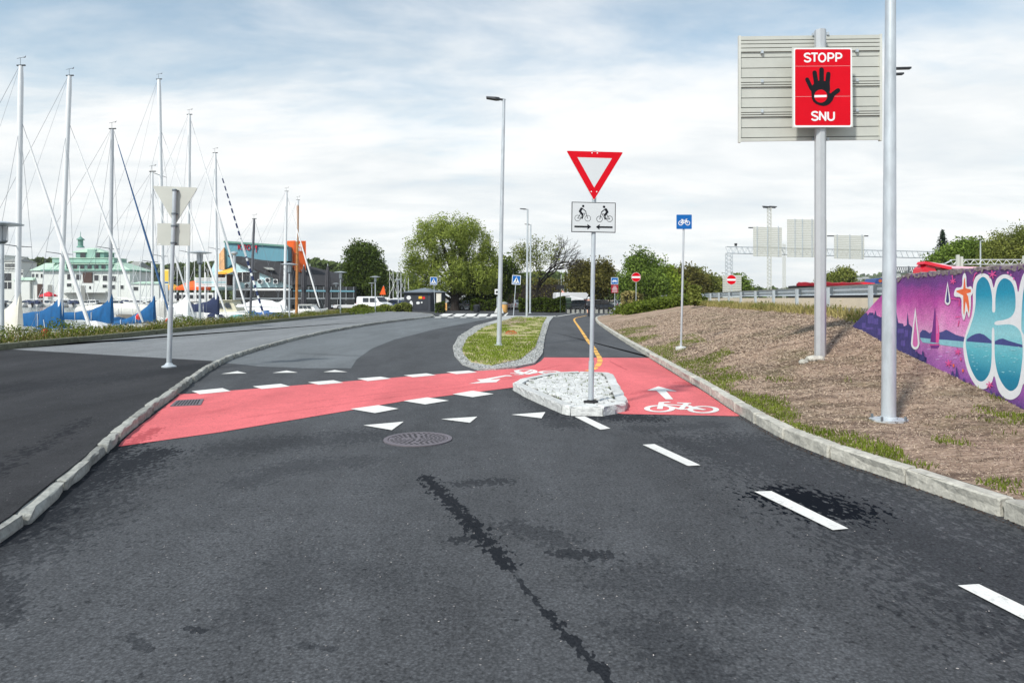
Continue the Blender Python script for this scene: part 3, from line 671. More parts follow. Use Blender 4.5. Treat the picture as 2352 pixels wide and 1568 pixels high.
for a, b in ((0, 1), (2, 3), (1, 2), (3, 0)): MB().beam(g[a] + Vector((0, 0, 0.006)), g[b] + Vector((0, 0, 0.006)), 0.03, 0.02).build('frame_bar', 'cast_iron', gr)
c = P(1174, 770); dg = thing('dome_grate', (c.x, c.y, 0.06), 'small rusty orange ribbed dome grate in the grass strip', 'drain grate')
for k in range(14):
    t = 2*math.pi*k/14
    MB().tube([(c.x+0.26*math.cos(t), c.y+0.26*math.sin(t), 0.06), (c.x+0.23*math.cos(t), c.y+0.23*math.sin(t), 0.15), (c.x+0.12*math.cos(t), c.y+0.12*math.sin(t), 0.2), (c.x, c.y, 0.21)], 0.014, 5).build('rib', 'rust_orange', dg)
MB().lathe((c.x, c.y, 0), [(0.29, 0.05), (0.29, 0.085), (0.24, 0.085)], 20).build('ring', 'rust_orange', dg)

# ================================================================ EMBANKMENT, HIGHWAY, RETAINING WALL
def kerbx(y): return interp(y, KRT)
KRT = sorted([(v.y, v.x) for v in KR if v.y < 62]); 
def wallx(y): return 5.3 + 0.175*y
def railx(y): return 7.42 + 0.14*y
def crest(y):
    if y < 15.5: return wallx(y) + 0.12
    if y < 19: return lerp(wallx(15.5)+0.12, railx(19)-0.15, (y-15.5)/3.5)
    return railx(y) - 0.15
ZC = [(0, 0.16), (9, 0.18), (12, 0.51), (14, 0.73), (16.2, 1.06), (18, 1.18), (22, 1.27), (50, 1.3), (63, 1.3), (72, 1.3), (400, 1.3)]
def emb_k(y):                                     # foot of the slope
    if y < 61: return kerbx(y) + 0.15
    return lerp(kerbx(61)+0.15, crest(78)-4, min((y-61)/10, 1)) if y < 71 else crest(y) - 4
def emb(x, y):
    a, c_ = emb_k(y), crest(y); t = max(0.0, min(1.0, (x-a)/max(c_-a, 0.01)))
    zk = 0.13; s = t*0.75 + 0.25*(t*t*(3-2*t))
    return zk + (interp(y, ZC)-zk)*s + 0.05*noise.noise(Vector((x*0.9, y*0.9, 1.0)))*math.sin(math.pi*t) + 0.035*noise.noise(Vector((x*3.1, y*3.1, 4.0)))*min(1, t*6)*min(1, (1-t)*6)
def mulch_mat():
    m = bpy.data.materials.new('mulch'); m.use_nodes = True; nt = m.node_tree; N = nt.nodes; L = nt.links; b = N['Principled BSDF']; b.inputs['Roughness'].default_value = 0.95
    geo = N.new('ShaderNodeNewGeometry'); mp = N.new('ShaderNodeMapping'); mp.inputs['Rotation'].default_value = (0, 0, R(-32)); mp.inputs['Scale'].default_value = (1, 4.0, 1); L.new(geo.outputs['Position'], mp.inputs[0])
    n = N.new('ShaderNodeTexNoise'); n.inputs['Scale'].default_value = 5.5; n.inputs['Detail'].default_value = 8; n.inputs['Roughness'].default_value = 0.82; L.new(mp.outputs[0], n.inputs['Vector'])
    cr = N.new('ShaderNodeValToRGB'); L.new(n.outputs['Fac'], cr.inputs[0]); e = cr.color_ramp.elements
    e[0].position = 0.30; e[0].color = (*S(78, 64, 53), 1); e[1].position = 0.70; e[1].color = (*S(206, 187, 170), 1); k = e.new(0.5); k.color = (*S(168, 143, 122), 1)
    n2 = N.new('ShaderNodeTexNoise'); n2.inputs['Scale'].default_value = 0.55; n2.inputs['Detail'].default_value = 6; n2.inputs['Roughness'].default_value = 0.7; L.new(geo.outputs['Position'], n2.inputs['Vector'])
    mr = N.new('ShaderNodeMapRange'); L.new(n2.outputs['Fac'], mr.inputs[0]); mr.inputs[1].default_value = 0.50; mr.inputs[2].default_value = 0.66; mr.inputs[3].default_value = 0; mr.inputs[4].default_value = 0.75
    mx = N.new('ShaderNodeMixRGB'); L.new(mr.outputs[0], mx.inputs[0]); L.new(cr.outputs[0], mx.inputs[1]); mx.inputs[2].default_value = (*S(92, 88, 50), 1)
    n4 = N.new('ShaderNodeTexNoise'); n4.inputs['Scale'].default_value = 0.9; n4.inputs['Detail'].default_value = 6; n4.inputs['Roughness'].default_value = 0.7; L.new(mp.outputs[0], n4.inputs['Vector'])
    m4 = N.new('ShaderNodeMapRange'); L.new(n4.outputs['Fac'], m4.inputs[0]); m4.inputs[1].default_value = 0.49; m4.inputs[2].default_value = 0.62; m4.inputs[3].default_value = 0; m4.inputs[4].default_value = 0.7
    mx2 = N.new('ShaderNodeMixRGB'); L.new(m4.outputs[0], mx2.inputs[0]); L.new(mx.outputs[0], mx2.inputs[1]); mx2.inputs[2].default_value = (*S(84, 66, 52), 1); mx = mx2
    L.new(mx.outputs[0], b.inputs['Base Color'])
    bp = N.new('ShaderNodeBump'); bp.inputs['Strength'].default_value = 0.9; bp.inputs['Distance'].default_value = 0.04; L.new(n.outputs['Fac'], bp.inputs['Height']); L.new(bp.outputs[0], b.inputs['Normal'])
    MATS['mulch'] = m
mulch_mat()
ys = [-3+0.25*i for i in range(120)] + [27+0.6*i for i in range(80)] + [76, 80, 90, 110, 150, 220, 300, 400]
nt_ = 44; V = []; Fc = []
for y in ys:
    a, c_ = emb_k(y), crest(y)
    for j in range(nt_+1):
        t = j/nt_; x = lerp(a, c_, t); V.append((x, y, emb(x, y)))
    V.append((c_+0.5, y, interp(y, ZC)+0.02 if y > 16 else interp(y, ZC)-0.1))
w_ = nt_+2
for i in range(len(ys)-1):
    for j in range(w_-1): Fc.append((i*w_+j, i*w_+j+1, (i+1)*w_+j+1, (i+1)*w_+j))
structure(MB().add(V, Fc).build('embankment', 'mulch', smooth=True, recalc=False))
asphalt('asphalt_highway', S(128, 124, 116), [], wear=0.12)
hw = [(wallx(-4)+0.9, -4), (wallx(15)+0.9, 15), (railx(20)+0.15, 20), (railx(400)+0.15, 400), (railx(400)+26, 400), (60, -4)]
structure(MB().prism(hw, -0.04, 1.295).build('highway', 'asphalt_highway'))

# chips of bark and grass tufts on the slope
def scatter(n, y0, y1, fn=None, dens=None):
    out = []
    Y = y0 + (y1-y0)*rng.uniform(0, 1, n)**1.5; T = rng.uniform(0.0, 1.0, n)
    for y, t in zip(Y, T):
        a, c_ = emb_k(y), crest(y); x = lerp(a, c_, t)
        if dens is None or dens(x, y, t): out.append((x, y, emb(x, y)))
    return np.array(out)
M('bark_light', S(196, 177, 156), 0.95, 0, 0.3, 6); M('bark_dark', S(66, 51, 41), 0.95, 0, 0.3, 6)  # dark bark deepened, its colour also stands for shade between the fibres
for nm, mt, n in (('bark_chips', 'bark_light', 52000), ('bark_chips', 'bark_dark', 42000)):
    p = scatter(n, 3, 42); p[:, 2] += 0.012
    q = leafq(p, 0.034*np.clip(p[:, 1]/12, 0.5, 1.5), 0.15); c_ = p[:, None, :]; q = c_ + (q-c_)*[1, 1, 0.5]
    tag(quads(nm, q, mt, kind='stuff'), 'pale shredded bark mulch on the slope' if mt == 'bark_light' else 'dark shredded bark mulch on the slope, toned down for shade between fibres')
def gd(x, y, t):
    g = noise.noise(Vector((x*0.55, y*0.45, 9.0)))+0.5*noise.noise(Vector((x*2.0, y*2.0, 2.0)))
    near = 0.98-t*4.2
    if 16 < y < 24 and 0.08 < t < 0.30: near = 0.5
    if y < 12.5: near = max(near, 0.12)
    return g + near*0.75 > 0.40 and (t < 0.5 or y < 16) and rng.uniform() < min(0.9, 0.15+(g+near*0.75-0.40)*2.2)
p = scatter(170000, 3, 34, dens=gd)
tag(quads('slope_grass', blades(p, 0.045, 0.007), 'grass_slope', kind='stuff'), 'patchy green grass creeping up the slope from the kerb')
def gs(x, y, t): return t > 0.88 and y > 17.5 and noise.noise(Vector((x*0.5, y*0.5, 1))) > -0.35 and rng.uniform() < min(1.0, (y-14)/20)
p = scatter(90000, 15, 66, dens=gs)
tag(quads('crest_grass', blades(p, 0.24, 0.014), 'grass_dry', kind='stuff'), 'dry yellow grass under the guard rail')
def gs2(x, y, t): return t > 0.90 and y > 16.5 and noise.noise(Vector((x*0.8, y*0.35, 7))) > 0.02 and rng.uniform() < min(1.0, (y-15)/22)
p = scatter(60000, 15, 66, dens=gs2)
tag(quads('crest_weeds', leafq(np.repeat(p, 2, 0) + rng.normal(0, 0.09, (len(p)*2, 3)) + [0, 0, 0.10], 0.05, 0.4), 'weed_green', kind='stuff'), 'green weeds along the top of the slope')
pe = scatter(16000, 52, 78, dens=lambda x, y, t: t > 0.25+0.5*noise.noise(Vector((x*.2, y*.2, 5))))
tag(quads('mound_weeds', leafq(np.repeat(pe, 3, 0) + rng.normal(0, 0.25, (len(pe)*3, 3))*[1, 1, 0.9] + [0, 0, 0.25], 0.13, 0.5), 'weed_green', kind='stuff'), 'green weeds covering the far end of the slope')

# retaining wall with the mural
def W(x, y):
    r = (x-1176)/F; D = 5.3/(r-0.175); return Vector((r*D, D, CH+(HOR-y)*D/F))
wn = Vector((-1, 0.175, 0)).normalized()
top = [(1962,748),(2006,698),(2062,640),(2085,631),(2105,629.5),(2120,627),(2150,625),(2180,622),(2208,619),(2240,618),(2275,614),(2310,612),(2352,608.5)]
wp = [W(x, y) for x, y in top] + [Vector((wallx(4), 4, 2.16)), Vector((wallx(4), 4, -0.1)), Vector((wallx(16.4), 16.4, -0.1))]
wall = thing('mural_wall', (wallx(10), 10, 0.2), 'concrete retaining wall sprayed with a purple sunset mural and blue bubble letters', 'wall')
Mramp('mural_sky', [(0.0, S(92, 62, 132)), (0.14, S(150, 84, 168)), (0.30, S(186, 112, 184)), (0.46, S(232, 170, 212)), (0.58, S(226, 132, 196)), (0.74, S(186, 72, 164)), (0.88, S(118, 58, 140)), (1.0, S(98, 66, 122))], 'Z', 0.15, 2.2, bump=0.7, bs=38, wob=0.28, wscale=2.5, var=0.2)
MB().plate(wp, -wn*0.4).build('slab', 'mural_sky', wall)
m = MB(); r_ = random.Random(5)
caps = [W(x, y) for x, y in top[2:]] + [Vector((wallx(4), 4, 2.16))]
cp = []
for a, b in zip(caps, caps[1:]):
    for k in range(8): cp.append(a.lerp(b, k/8))
rings = [[p - wn*0.41 + Vector((0, 0, -0.02)), p + wn*(0.006+r_.uniform(-0.01, 0.012)) + Vector((0, 0, -0.015-r_.uniform(0, 0.07))), p + wn*(0.004+r_.uniform(-0.012, 0.01)) + Vector((0, 0, 0.012+r_.uniform(-0.022, 0.02))), p - wn*0.41 + Vector((0, 0, 0.012))] for p in cp]
m.loft(rings).build('coping', M('concrete_rough', S(128, 118, 120), 0.95, 0, 0.35, 8, 0.6, 20), wall)
z6 = zm(3280, 850, 1.7425)
pr = Print(lambda x, y: W(*z6(x, y)), wn, 0.0001, 0.002)
def curvy(pts, k=4):
    n = len(pts); out = []
    for i in range(n):
        p0, p1, p2, p3 = (Vector(pts[j % n]) for j in (i-1, i, i+1, i+2))
        for q in range(k):
            t = q/k; out.append(tuple(0.5*((2*p1)+(p2-p0)*t+(2*p0-5*p1+4*p2-p3)*t*t+(3*p1-p0-3*p2+p3)*t**3)))
    return out
def mm(n, c, v=0.12): return M(n, c, 0.75, 0, v, 12, 0.3, 70)
mm('mural_navy', S(62, 56, 120), 0.25); mm('mural_indigo', S(88, 74, 150), 0.25); mm('mural_white', S(236, 238, 240), 0.04); mm('mural_pink', S(222, 116, 184)); mm('mural_hot', S(232, 84, 156)); mm('mural_orange', S(240, 112, 62)); mm('mural_hill', S(66, 74, 138)); mm('mural_lake', S(142, 200, 212)); mm('mural_sail', S(120, 44, 136)); mm('mural_cyan', S(150, 214, 224)); mm('mural_lilac', S(206, 156, 214))
Mramp('mural_teal', [(0.0, S(0, 112, 146)), (0.18, S(16, 136, 168)), (0.34, S(96, 190, 204)), (0.50, S(152, 214, 222)), (0.64, S(118, 196, 210)), (0.80, S(20, 152, 184)), (1.0, S(0, 128, 166))], 'Z', 0.25, 2.15, bump=0.3, bs=70, wob=0.06)
# city silhouette, hills, lake
pr.poly('mural_navy', [(203,782),(250,735),(290,692),(306,690),(308,708),(322,688),(350,690),(352,708),(365,672),(372,708),(398,720),(440,716),(470,730),(500,716),(506,660),(512,704),(522,760),(556,766),(560,785),(580,775),(586,682),(596,768),(618,790),(626,860),(640,960),(720,1000),(716,1046),(600,1000),(500,955),(380,905),(300,850),(230,800)])
for x0, y0, w, h in ((310,708,40,55),(352,730,30,40),(270,760,26,36),(420,760,34,40),(520,800,40,30),(566,810,24,46),(300,790,50,16),(440,830,46,30),(540,880,30,40),(380,800,20,44),(480,780,26,24)):
    pr.poly('mural_indigo', [(x0, y0), (x0+w, y0), (x0+w, y0+h), (x0, y0+h)])
pr.poly('mural_lake', [(672,862),(780,868),(985,884),(985,935),(840,915),(690,895)])
pr.poly('mural_hill', [(672,830),(690,808),(712,812),(740,832),(765,814),(800,826),(830,820),(855,806),(885,822),(920,842),(985,860),(985,890),(860,878),(760,872),(672,862)])
for x0, y0 in ((720,940),(800,990),(850,960),(900,1000),(860,1040),(780,1010),(930,960)): pr.poly('mural_lilac', [(x0, y0), (x0+26, y0-4), (x0+30, y0+4), (x0+4, y0+7)])
# little sailing boat
pr.poly('mural_sail', [(776,648),(784,700),(784,898),(744,893),(760,800)]); pr.poly('mural_hot', [(784,700),(800,760),(809,840),(804,900),(784,898)]); pr.poly('mural_pink', [(786,705),(797,760),(800,830),(788,836)])
pr.poly('mural_sail', [(738,907),(808,903),(806,928),(790,936),(752,934)]); pr.line('mural_hot', [(744,913),(806,910)], 8)
# bubble letters
def outline(pts, d=0): return pts
LW = [(1040,540),(1048,470),(1070,432),(1108,416),(1148,430),(1172,466),(1186,515),(1206,456),(1252,424),(1304,434),(1340,478),(1356,546),(1372,480),(1400,410),(1460,385),(1530,400),(1580,460),(1590,600),(1590,1000),(1570,1180),(1520,1240),(1440,1240),(1396,1180),(1366,1255),(1312,1292),(1256,1276),(1216,1222),(1190,1128),(1166,1190),(1116,1219),(1062,1194),(1010,1105),(982,1000),(976,900),(1002,800),(1034,705),(1042,620)]
pr.poly('mural_white', curvy(LW))
pr.poly('mural_teal', curvy([(1062,540),(1072,478),(1108,441),(1142,462),(1164,515),(1176,590),(1176,678),(1196,678),(1198,590),(1214,500),(1252,452),(1298,466),(1326,512),(1338,590),(1334,670),(1308,716),(1262,738),(1200,750),(1200,774),(1290,770),(1340,786),(1378,840),(1388,960),(1380,1060),(1366,1150),(1346,1206),(1304,1232),(1258,1198),(1216,1116),(1194,1000),(1190,815),(1174,812),(1172,1000),(1160,1096),(1130,1150),(1096,1166),(1060,1140),(1020,1056),(998,960),(992,880),(1016,806),(1048,705),(1060,620)]))
pr.poly('mural_teal', curvy([(1400,500),(1430,450),(1480,425),(1530,450),(1560,520),(1566,1000),(1540,1180),(1480,1210),(1420,1150),(1404,1000),(1396,850),(1378,800),(1384,620)]))
pr.poly('mural_hill', [(1000,872),(1030,850),(1060,836),(1090,832),(1120,842),(1150,866),(1172,884),(1172,902),(1090,896),(998,888)]); pr.poly('mural_hill', [(1194,886),(1225,872),(1250,868),(1290,884),(1330,896),(1386,912),(1388,930),(1290,918),(1194,908)])
r_ = random.Random(9)
for k in range(44):
    x0, y0 = r_.uniform(1012, 1150) if k % 2 else r_.uniform(1210, 1370), r_.uniform(915, 1110); w = r_.uniform(8, 30)
    if y0 > 1040 and (x0 < 1040 or x0 > 1330): continue
    pr.poly('mural_cyan', [(x0, y0), (x0+w*0.5, y0-3), (x0+w, y0), (x0+w*0.5, y0+4)])
# orange star cross with white edge, drops, splashes
pr.poly('mural_white', curvy([(986,414),(998,440),(1002,510),(1030,506),(1046,540),(1036,566),(1030,580),(1030,640),(1018,722),(1008,700),(1000,680),(982,742),(966,690),(962,590),(920,578),(912,556),(928,518),(966,508),(972,440)]))
pr.poly('mural_orange', [(988,440),(994,520),(1030,528),(1030,548),(1000,556),(1012,580),(1020,650),(1016,700),(1002,640),(994,610),(984,710),(978,690),(976,570),(930,546),(930,536),(976,524),(982,460)])
def drop(cx, ty, cy, r, mw, mf, k):
    def shp(rr, t): return [(cx, t), (cx+rr*0.35, lerp(t, cy, 0.35)), (cx+rr*0.75, lerp(t, cy, 0.7))] + [(cx+rr*math.cos(a), cy+rr*1.5*math.sin(a)) for a in [math.pi*i/10 for i in range(11)]] + [(cx-rr*0.75, lerp(t, cy, 0.7)), (cx-rr*0.35, lerp(t, cy, 0.35))]
    pr.poly(mw, shp(r, ty)); pr.poly(mf, shp(r*k, lerp(ty, cy, 0.22)))
drop(643, 650, 900, 30, 'mural_white', 'mural_pink', 0.6); drop(868, 472, 606, 20, 'mural_white', 'mural_navy', 0.55)
for cx, cy, s in ((1180,424,26),(905,470,18),(1160,1190,22),(876,1040,22),(940,960,20)):
    for a in (0.3, 1.4, 2.4): pr.line('mural_hot', [(cx-s*math.cos(a), cy-s*math.sin(a)), (cx+s*math.cos(a), cy+s*math.sin(a))], 7, cap=True)
for pl in ([(890,590),(950,596),(948,640)], [(925,720),(955,716)], [(940,780),(948,745)], [(1045,470),(1060,420),(1072,412)], [(900,430),(905,462)]): pr.line('mural_hot', pl, 6, cap=True)
for cx, cy in ((1288,412),(1308,428),(1328,452)): pr.circ('mural_pink', cx, cy, 6, 9, 10)
for cx, cy, c_ in ((910,1055,'mural_orange'),(975,1090,'mural_orange'),(1255,1322,'mural_pink'),(960,1010,'mural_hot')): pr.circ(c_, cx, cy, 6, 12, 10)
for x0, y0, h in ((655,990,-40),(700,1010,-60),(935,1150,-90),(905,1130,-40),(985,1180,-40),(1175,1300,-80),(1215,1330,-90),(1380,1390,-60)): pr.poly('mural_navy', [(x0-16, y0+10), (x0-6, y0+h), (x0+3, y0+h*0.7), (x0+14, y0+12)])
pr.finish(wall, {'mural_navy': 'city_silhouette', 'mural_indigo': 'city_windows', 'mural_lake': 'painted_lake', 'mural_hill': 'painted_hills', 'mural_white': 'white_outline', 'mural_teal': 'bubble_letter_fill', 'mural_cyan': 'painted_ripples', 'mural_orange': 'orange_star', 'mural_pink': 'pink_drops', 'mural_hot': 'pink_splashes', 'mural_sail': 'painted_sail', 'mural_lilac': 'lilac_ripples'})

# ================================================================ LETTERING (strokes in a 0..1 high cell)
def arc(cx, cy, rx, ry, a0, a1, n=10): return [(cx+rx*math.cos(R(a0+(a1-a0)*k/n)), cy+ry*math.sin(R(a0+(a1-a0)*k/n))) for k in range(n+1)]
GL = {'S': (0.62, [arc(0.34, 0.74, 0.26, 0.20, 40, 270, 12) + arc(0.33, 0.27, 0.27, 0.21, 90, -150, 12)]),
      'T': (0.60, [[(0.0, 0.94), (0.60, 0.94)], [(0.30, 0.94), (0.30, 0.06)]]),
      'O': (0.66, [arc(0.33, 0.5, 0.28, 0.44, 0, 360, 26)]),
      'P': (0.60, [[(0.07, 0.06), (0.07, 0.94), (0.32, 0.94)] + arc(0.32, 0.69, 0.24, 0.25, 90, -90, 10) + [(0.07, 0.44)]]),
      'N': (0.66, [[(0.07, 0.06), (0.07, 0.94), (0.59, 0.06), (0.59, 0.94)]]),
      'U': (0.66, [[(0.07, 0.94), (0.07, 0.34)] + arc(0.33, 0.34, 0.26, 0.28, 180, 360, 10) + [(0.59, 0.94)]]),
      'K': (0.62, [[(0.07, 0.03), (0.07, 0.97)], [(0.56, 0.97), (0.10, 0.44)], [(0.24, 0.58), (0.58, 0.03)]]),
      'R': (0.62, [[(0.07, 0.03), (0.07, 0.95), (0.32, 0.95)] + arc(0.32, 0.71, 0.23, 0.24, 90, -90, 10) + [(0.07, 0.47)], [(0.34, 0.47), (0.58, 0.03)]])}
def letter(pr, mat, ch, x, ytop, h, w, aspect=1.0):
    adv, strokes = GL[ch]
    for s in strokes: pr.line(mat, [(x+px*h*aspect, ytop+(1-py)*h) for px, py in s], w, cap='inner' if ch in 'TKNRPU' else True)
    return x + (adv+0.17)*h*aspect

# ================================================================ SIGNS
def clamp_at(mb, p, r): mb.lathe((p.x, p.y, p.z-0.02), [(r+0.012, 0), (r+0.012, 0.04), (r*0.8, 0.04)], 12)
def front(D): return lambda x, y: A(x, y, D)

# --- large STOPP SNU board
D = 14.0; b0 = A(1884, 807, D)
st = thing('stop_sign', (b0.x, b0.y, b0.z-0.02), 'tall octagonal grey post carrying the red STOPP SNU board with a black hand', 'sign')
m = MB(); rp = 0.112; m.loft([[(b0.x+rp*math.cos(R(22.5+45*k)), D+rp*math.sin(R(22.5+45*k)), z) for k in range(8)] for z in (b0.z-0.5, A(0, 70, D).z)]); m.build('post', M('alu_post', S(186, 190, 192), 0.42, 0.35, 0.05, 4), st)
cx, cw = 1890, 1
z8 = zm(3100, 150, 4.237)
Dp = D-0.16
fr = lambda x, y: A(*z8(x, y), Dp)
bd = [fr(240,168), fr(1250,168), fr(1266,1508), fr(245,1522)]
MB().plate(bd, (0, 0.03, 0)).build('board', 'alu_edge', st)
pr = Print(fr, (0, -1, 0), 0.0006, 0.001)
def rrect(x0, y0, x1, y1, r, n=5):
    out = []
    for cx_, cy_, a in ((x1-r, y0+r, -90), (x1-r, y1-r, 0), (x0+r, y1-r, 90), (x0+r, y0+r, 180)):
        out += [(cx_+r*math.cos(R(a+90*k/n)), cy_+r*math.sin(R(a+90*k/n))) for k in range(n+1)]
    return out
pr.poly('sign_white', rrect(262, 180, 1248, 1514, 34)); pr.poly('sign_red', rrect(286, 200, 1224, 1484, 24))
for y in (486, 998): pr.poly('sign_grey', [(262, y), (1248, y-8), (1248, y-5), (262, y+3)])
x = 432
for ch, xx in zip('STOPP', (432, 558, 676, 832, 965)):
    adv, strokes = GL[ch]; w_ = {'S': 118, 'T': 112, 'O': 134, 'P': 112}[ch]
    for s_ in strokes: pr.line('sign_white', [(xx+px/adv*w_, 262+(1-py)*158) for px, py in s_], 29, cap=(True if ch in 'SO' else 'inner'))
for ch, xx, w_ in (('S', 556, 118), ('N', 690, 122), ('U', 828, 128)):
    adv, strokes = GL[ch]
    for s_ in strokes: pr.line('sign_white', [(xx+px/adv*w_, 1247+(1-py)*160) for px, py in s_], 30, cap=(True if ch in 'SO' else 'inner'))
pr.line('sign_black', [(488,710),(560,860),(600,900)], 68); pr.line('sign_black', [(615,597),(640,760),(650,900)], 78); pr.line('sign_black', [(732,545),(732,900)], 80); pr.line('sign_black', [(847,618),(830,780),(820,900)], 76); pr.line('sign_black', [(1010,895),(930,955),(860,1040)], 76)
pr.poly('sign_black', [(545,850),(590,795),(640,735),(700,730),(780,735),(870,750),(876,860),(868,940),(890,945),(960,960),(945,1000),(915,1070),(870,1120),(820,1148),(765,1158),(700,1146),(640,1122),(595,1085),(568,1035),(562,960),(556,900)])
pr.circ('sign_red', 718, 992, 110); pr.poly('sign_white', [(610,976),(818,972),(818,1008),(610,1014)])
pr.finish(st, {'sign_white': 'white_lettering', 'sign_red': 'red_face', 'sign_black': 'black_hand', 'sign_grey': 'panel_joints'})
yb = [81,91.4,99.6,108.9,118.2,131,155.2,177.4,188,193.8,199,223.7,245.8,257,262.3,267.4,292.1,314.8,324]
Db = D+0.20
bk = thing('motorway_sign', (A(1862, 324, Db).x, Db, A(1862, 324, Db).z), 'back of a wide beige aluminium sign made of horizontal profiles, behind the STOPP board', 'sign')
tl = lambda x: (x-1862)*(-0.012)
for i, (ya, yc) in enumerate(zip(yb, yb[1:])):
    a0, a1 = ya+1.0, yc-0.8; dp = 0.03 if (yc-ya) < 12 else 0.0
    MB().plate([A(1702, a0+tl(1702), Db-dp), A(2021, a0+tl(2021), Db-dp), A(2021, a1+tl(2021), Db-dp), A(1702, a1+tl(1702), Db-dp)], (0, 0.03, 0)).build('profile', 'alu_back', bk)
MB().plate([A(1701, 82+tl(1701), Db+0.029), A(2022, 82+tl(2022), Db+0.025), A(2022, 323+tl(2022), Db+0.025), A(1701, 323+tl(1701), Db+0.025)], (0, 0.02, 0)).build('face_sheet', 'dark_metal', bk)
for xa, xb in ((1697, 1702), (2021, 2026.5)): MB().plate([A(xa, 80+tl(xa), Db-0.03), A(xb, 80+tl(xb), Db-0.03), A(xb, 325+tl(xb), Db-0.03), A(xa, 325+tl(xa), Db-0.03)], (0, 0.07, 0)).build('edge_trim', 'alu_edge', bk)
for x_, y_ in ((1750,120),(1750,187),(1750,256),(1968,117),(1968,185),(1968,254),(1868,80),(1901,78),(1868,320),(1901,320)):
    p = A(x_, y_, Db-0.03); MB().obox(p, (0.05, 0.05, 0.06)).build('bracket', 'galv', bk)
r_ = random.Random(1)
for i, (x_, y_, s_) in enumerate(((1862,828,0.10),(1868,815,0.12),(1885,818,0.09),(1845,818,0.09),(1876,833,0.07))):
    g = A(x_, y_, 13.5); g.z = emb(g.x, g.y)
    o = bpy.data.meshes.new('rock'); bm = bmesh.new(); bmesh.ops.create_icosphere(bm, subdivisions=2, radius=s_)
    for v in bm.verts: v.co *= 1+0.35*noise.noise(v.co*9+Vector((i*3, 0, 0))); v.co.z *= 0.6
    bm.to_mesh(o); bm.free(); o.materials.append(MATS['granite_pale'])
    oo = bpy.data.objects.new('rock', o); COL.objects.link(oo); oo.location = g + Vector((0, 0, 0.03))
    tag(oo, ('pale broken rock lowest of the heap at the STOPP post', 'largest pale rock lying against the STOPP post', 'pale rock right under the STOPP post front', 'pale rock leftmost of the heap by the STOPP post', 'small pale rock rightmost at the foot of the STOPP post')[i], 'rock', 'rocks at the foot of the big sign')

def tri_round(pts, r, n=5):
    c = Vector((sum(p[0] for p in pts)/3, sum(p[1] for p in pts)/3)); out = []
    for i in range(3):
        a, b, d = (Vector(pts[j % 3]) for j in (i-1, i, i+1)); u = (a-b).normalized(); v = (d-b).normalized()
        h = u.angle(v)/2; q = r/math.tan(h); s0 = b+u*q; s1 = b+v*q
        for k in range(n+1):
            t = k/n; out.append(tuple((s0*(1-t)+b*t)*(1-t)+(b*(1-t)+s1*t)*t))
    return out
# --- give way sign on the island
D = 10.35; pb = A(1357, 913, D); pt = A(1366, 372, D)
gw = thing('give_way_sign', (pb.x, D, iz), 'red and white give way triangle over a cyclists-crossing plate, on the cobbled island', 'sign')
MB().cyl((pb.x, D, iz-0.05), (pt.x, D, pt.z), 0.033, n=14).build('post', 'galv', gw, smooth=True)
lo = A(1358.5, 800, D); MB().cyl((pb.x, D, iz-0.05), (lo.x, D, 0.75), 0.042, 0.042, n=14).build('post_sleeve', 'galv', gw, smooth=True)
MB().lathe((pb.x, D, iz), [(0.11, -0.02), (0.11, 0.012), (0.05, 0.018), (0.05, 0.03)], 16).build('base_flange', 'iron_dark', gw)
zg = zm(2200, 550, 3.484); Df = D-0.05; fg = lambda x, y: A(*zg(x, y), Df)
outer = [(196,168),(992,190),(578,872)]
MB().plate([fg(*p) for p in tri_round(outer, 14)], (0, 0.02, 0)).build('triangle_plate', 'sign_white', gw)
pr = Print(fg, (0, -1, 0), 0.0004, 0.001)
pr.poly('sign_red', tri_round([(200,178),(984,199),(580,862)], 12)); pr.poly('sign_grey', [(350,268),(830,283),(583,688)])
for x_, y_ in ((553,208),(628,210),(543,744),(618,746)): pr.circ('sign_white', x_, y_, 9, n=10)
pr.finish(gw, {'sign_red': 'red_border', 'sign_grey': 'white_centre', 'sign_white': 'rivets'})
for o in gw.children:
    if o.name.startswith('rivets'): o['kind'] = 'stuff'
MB().plate([fg(*p) for p in ((272,885),(883,899),(879,1315),(267,1303))], (0, 0.02, 0)).build('sub_plate', 'sign_black', gw)
pr = Print(fg, (0, -1, 0), 0.0003, 0.001)
pr.poly('sign_grey', [(282,895),(873,908),(869,1305),(277,1294)])
def cyclist(pr, cx, cy, d, mat):
    """rider pictogram, rear wheel at cx,cy; d=+1 faces right"""
    q = lambda x, y: (cx+d*x, cy+y)
    for wx, wy in ((0, 0), (140, 3)): pr.ring(mat, *q(wx, wy), 40, 6, n=24)
    pr.line(mat, [q(0,0), q(40,-62), q(105,-68), q(62,5), q(0,2)], 7); pr.line(mat, [q(137,3), q(112,-95)], 8)
    pr.line(mat, [q(112,-92), q(95,-110), q(56,-140)], 12); pr.line(mat, [q(52,-130), q(32,-95)], 34); pr.line(mat, [q(36,-90), q(66,-50)], 30); pr.line(mat, [q(70,-52), q(56,-2), q(66,2)], 16)
    pr.circ(mat, *q(77, -167), 17, n=18)
cyclist(pr, 354, 1112, 1, 'sign_black'); cyclist(pr, 797, 1122, -1, 'sign_black')
pr.poly('sign_black', [(308,1216),(490,1220),(488,1193),(541,1231),(488,1269),(490,1243),(308,1239)]); pr.poly('sign_black', [(838,1227),(656,1224),(661,1197),(607,1234),(656,1272),(656,1247),(838,1250)])
pr.finish(gw, {'sign_grey': 'plate_face', 'sign_black': 'cyclists_and_arrows'})
for o in gw.children:
    if o.name.startswith('cyclists'): o['kind'] = 'stuff'
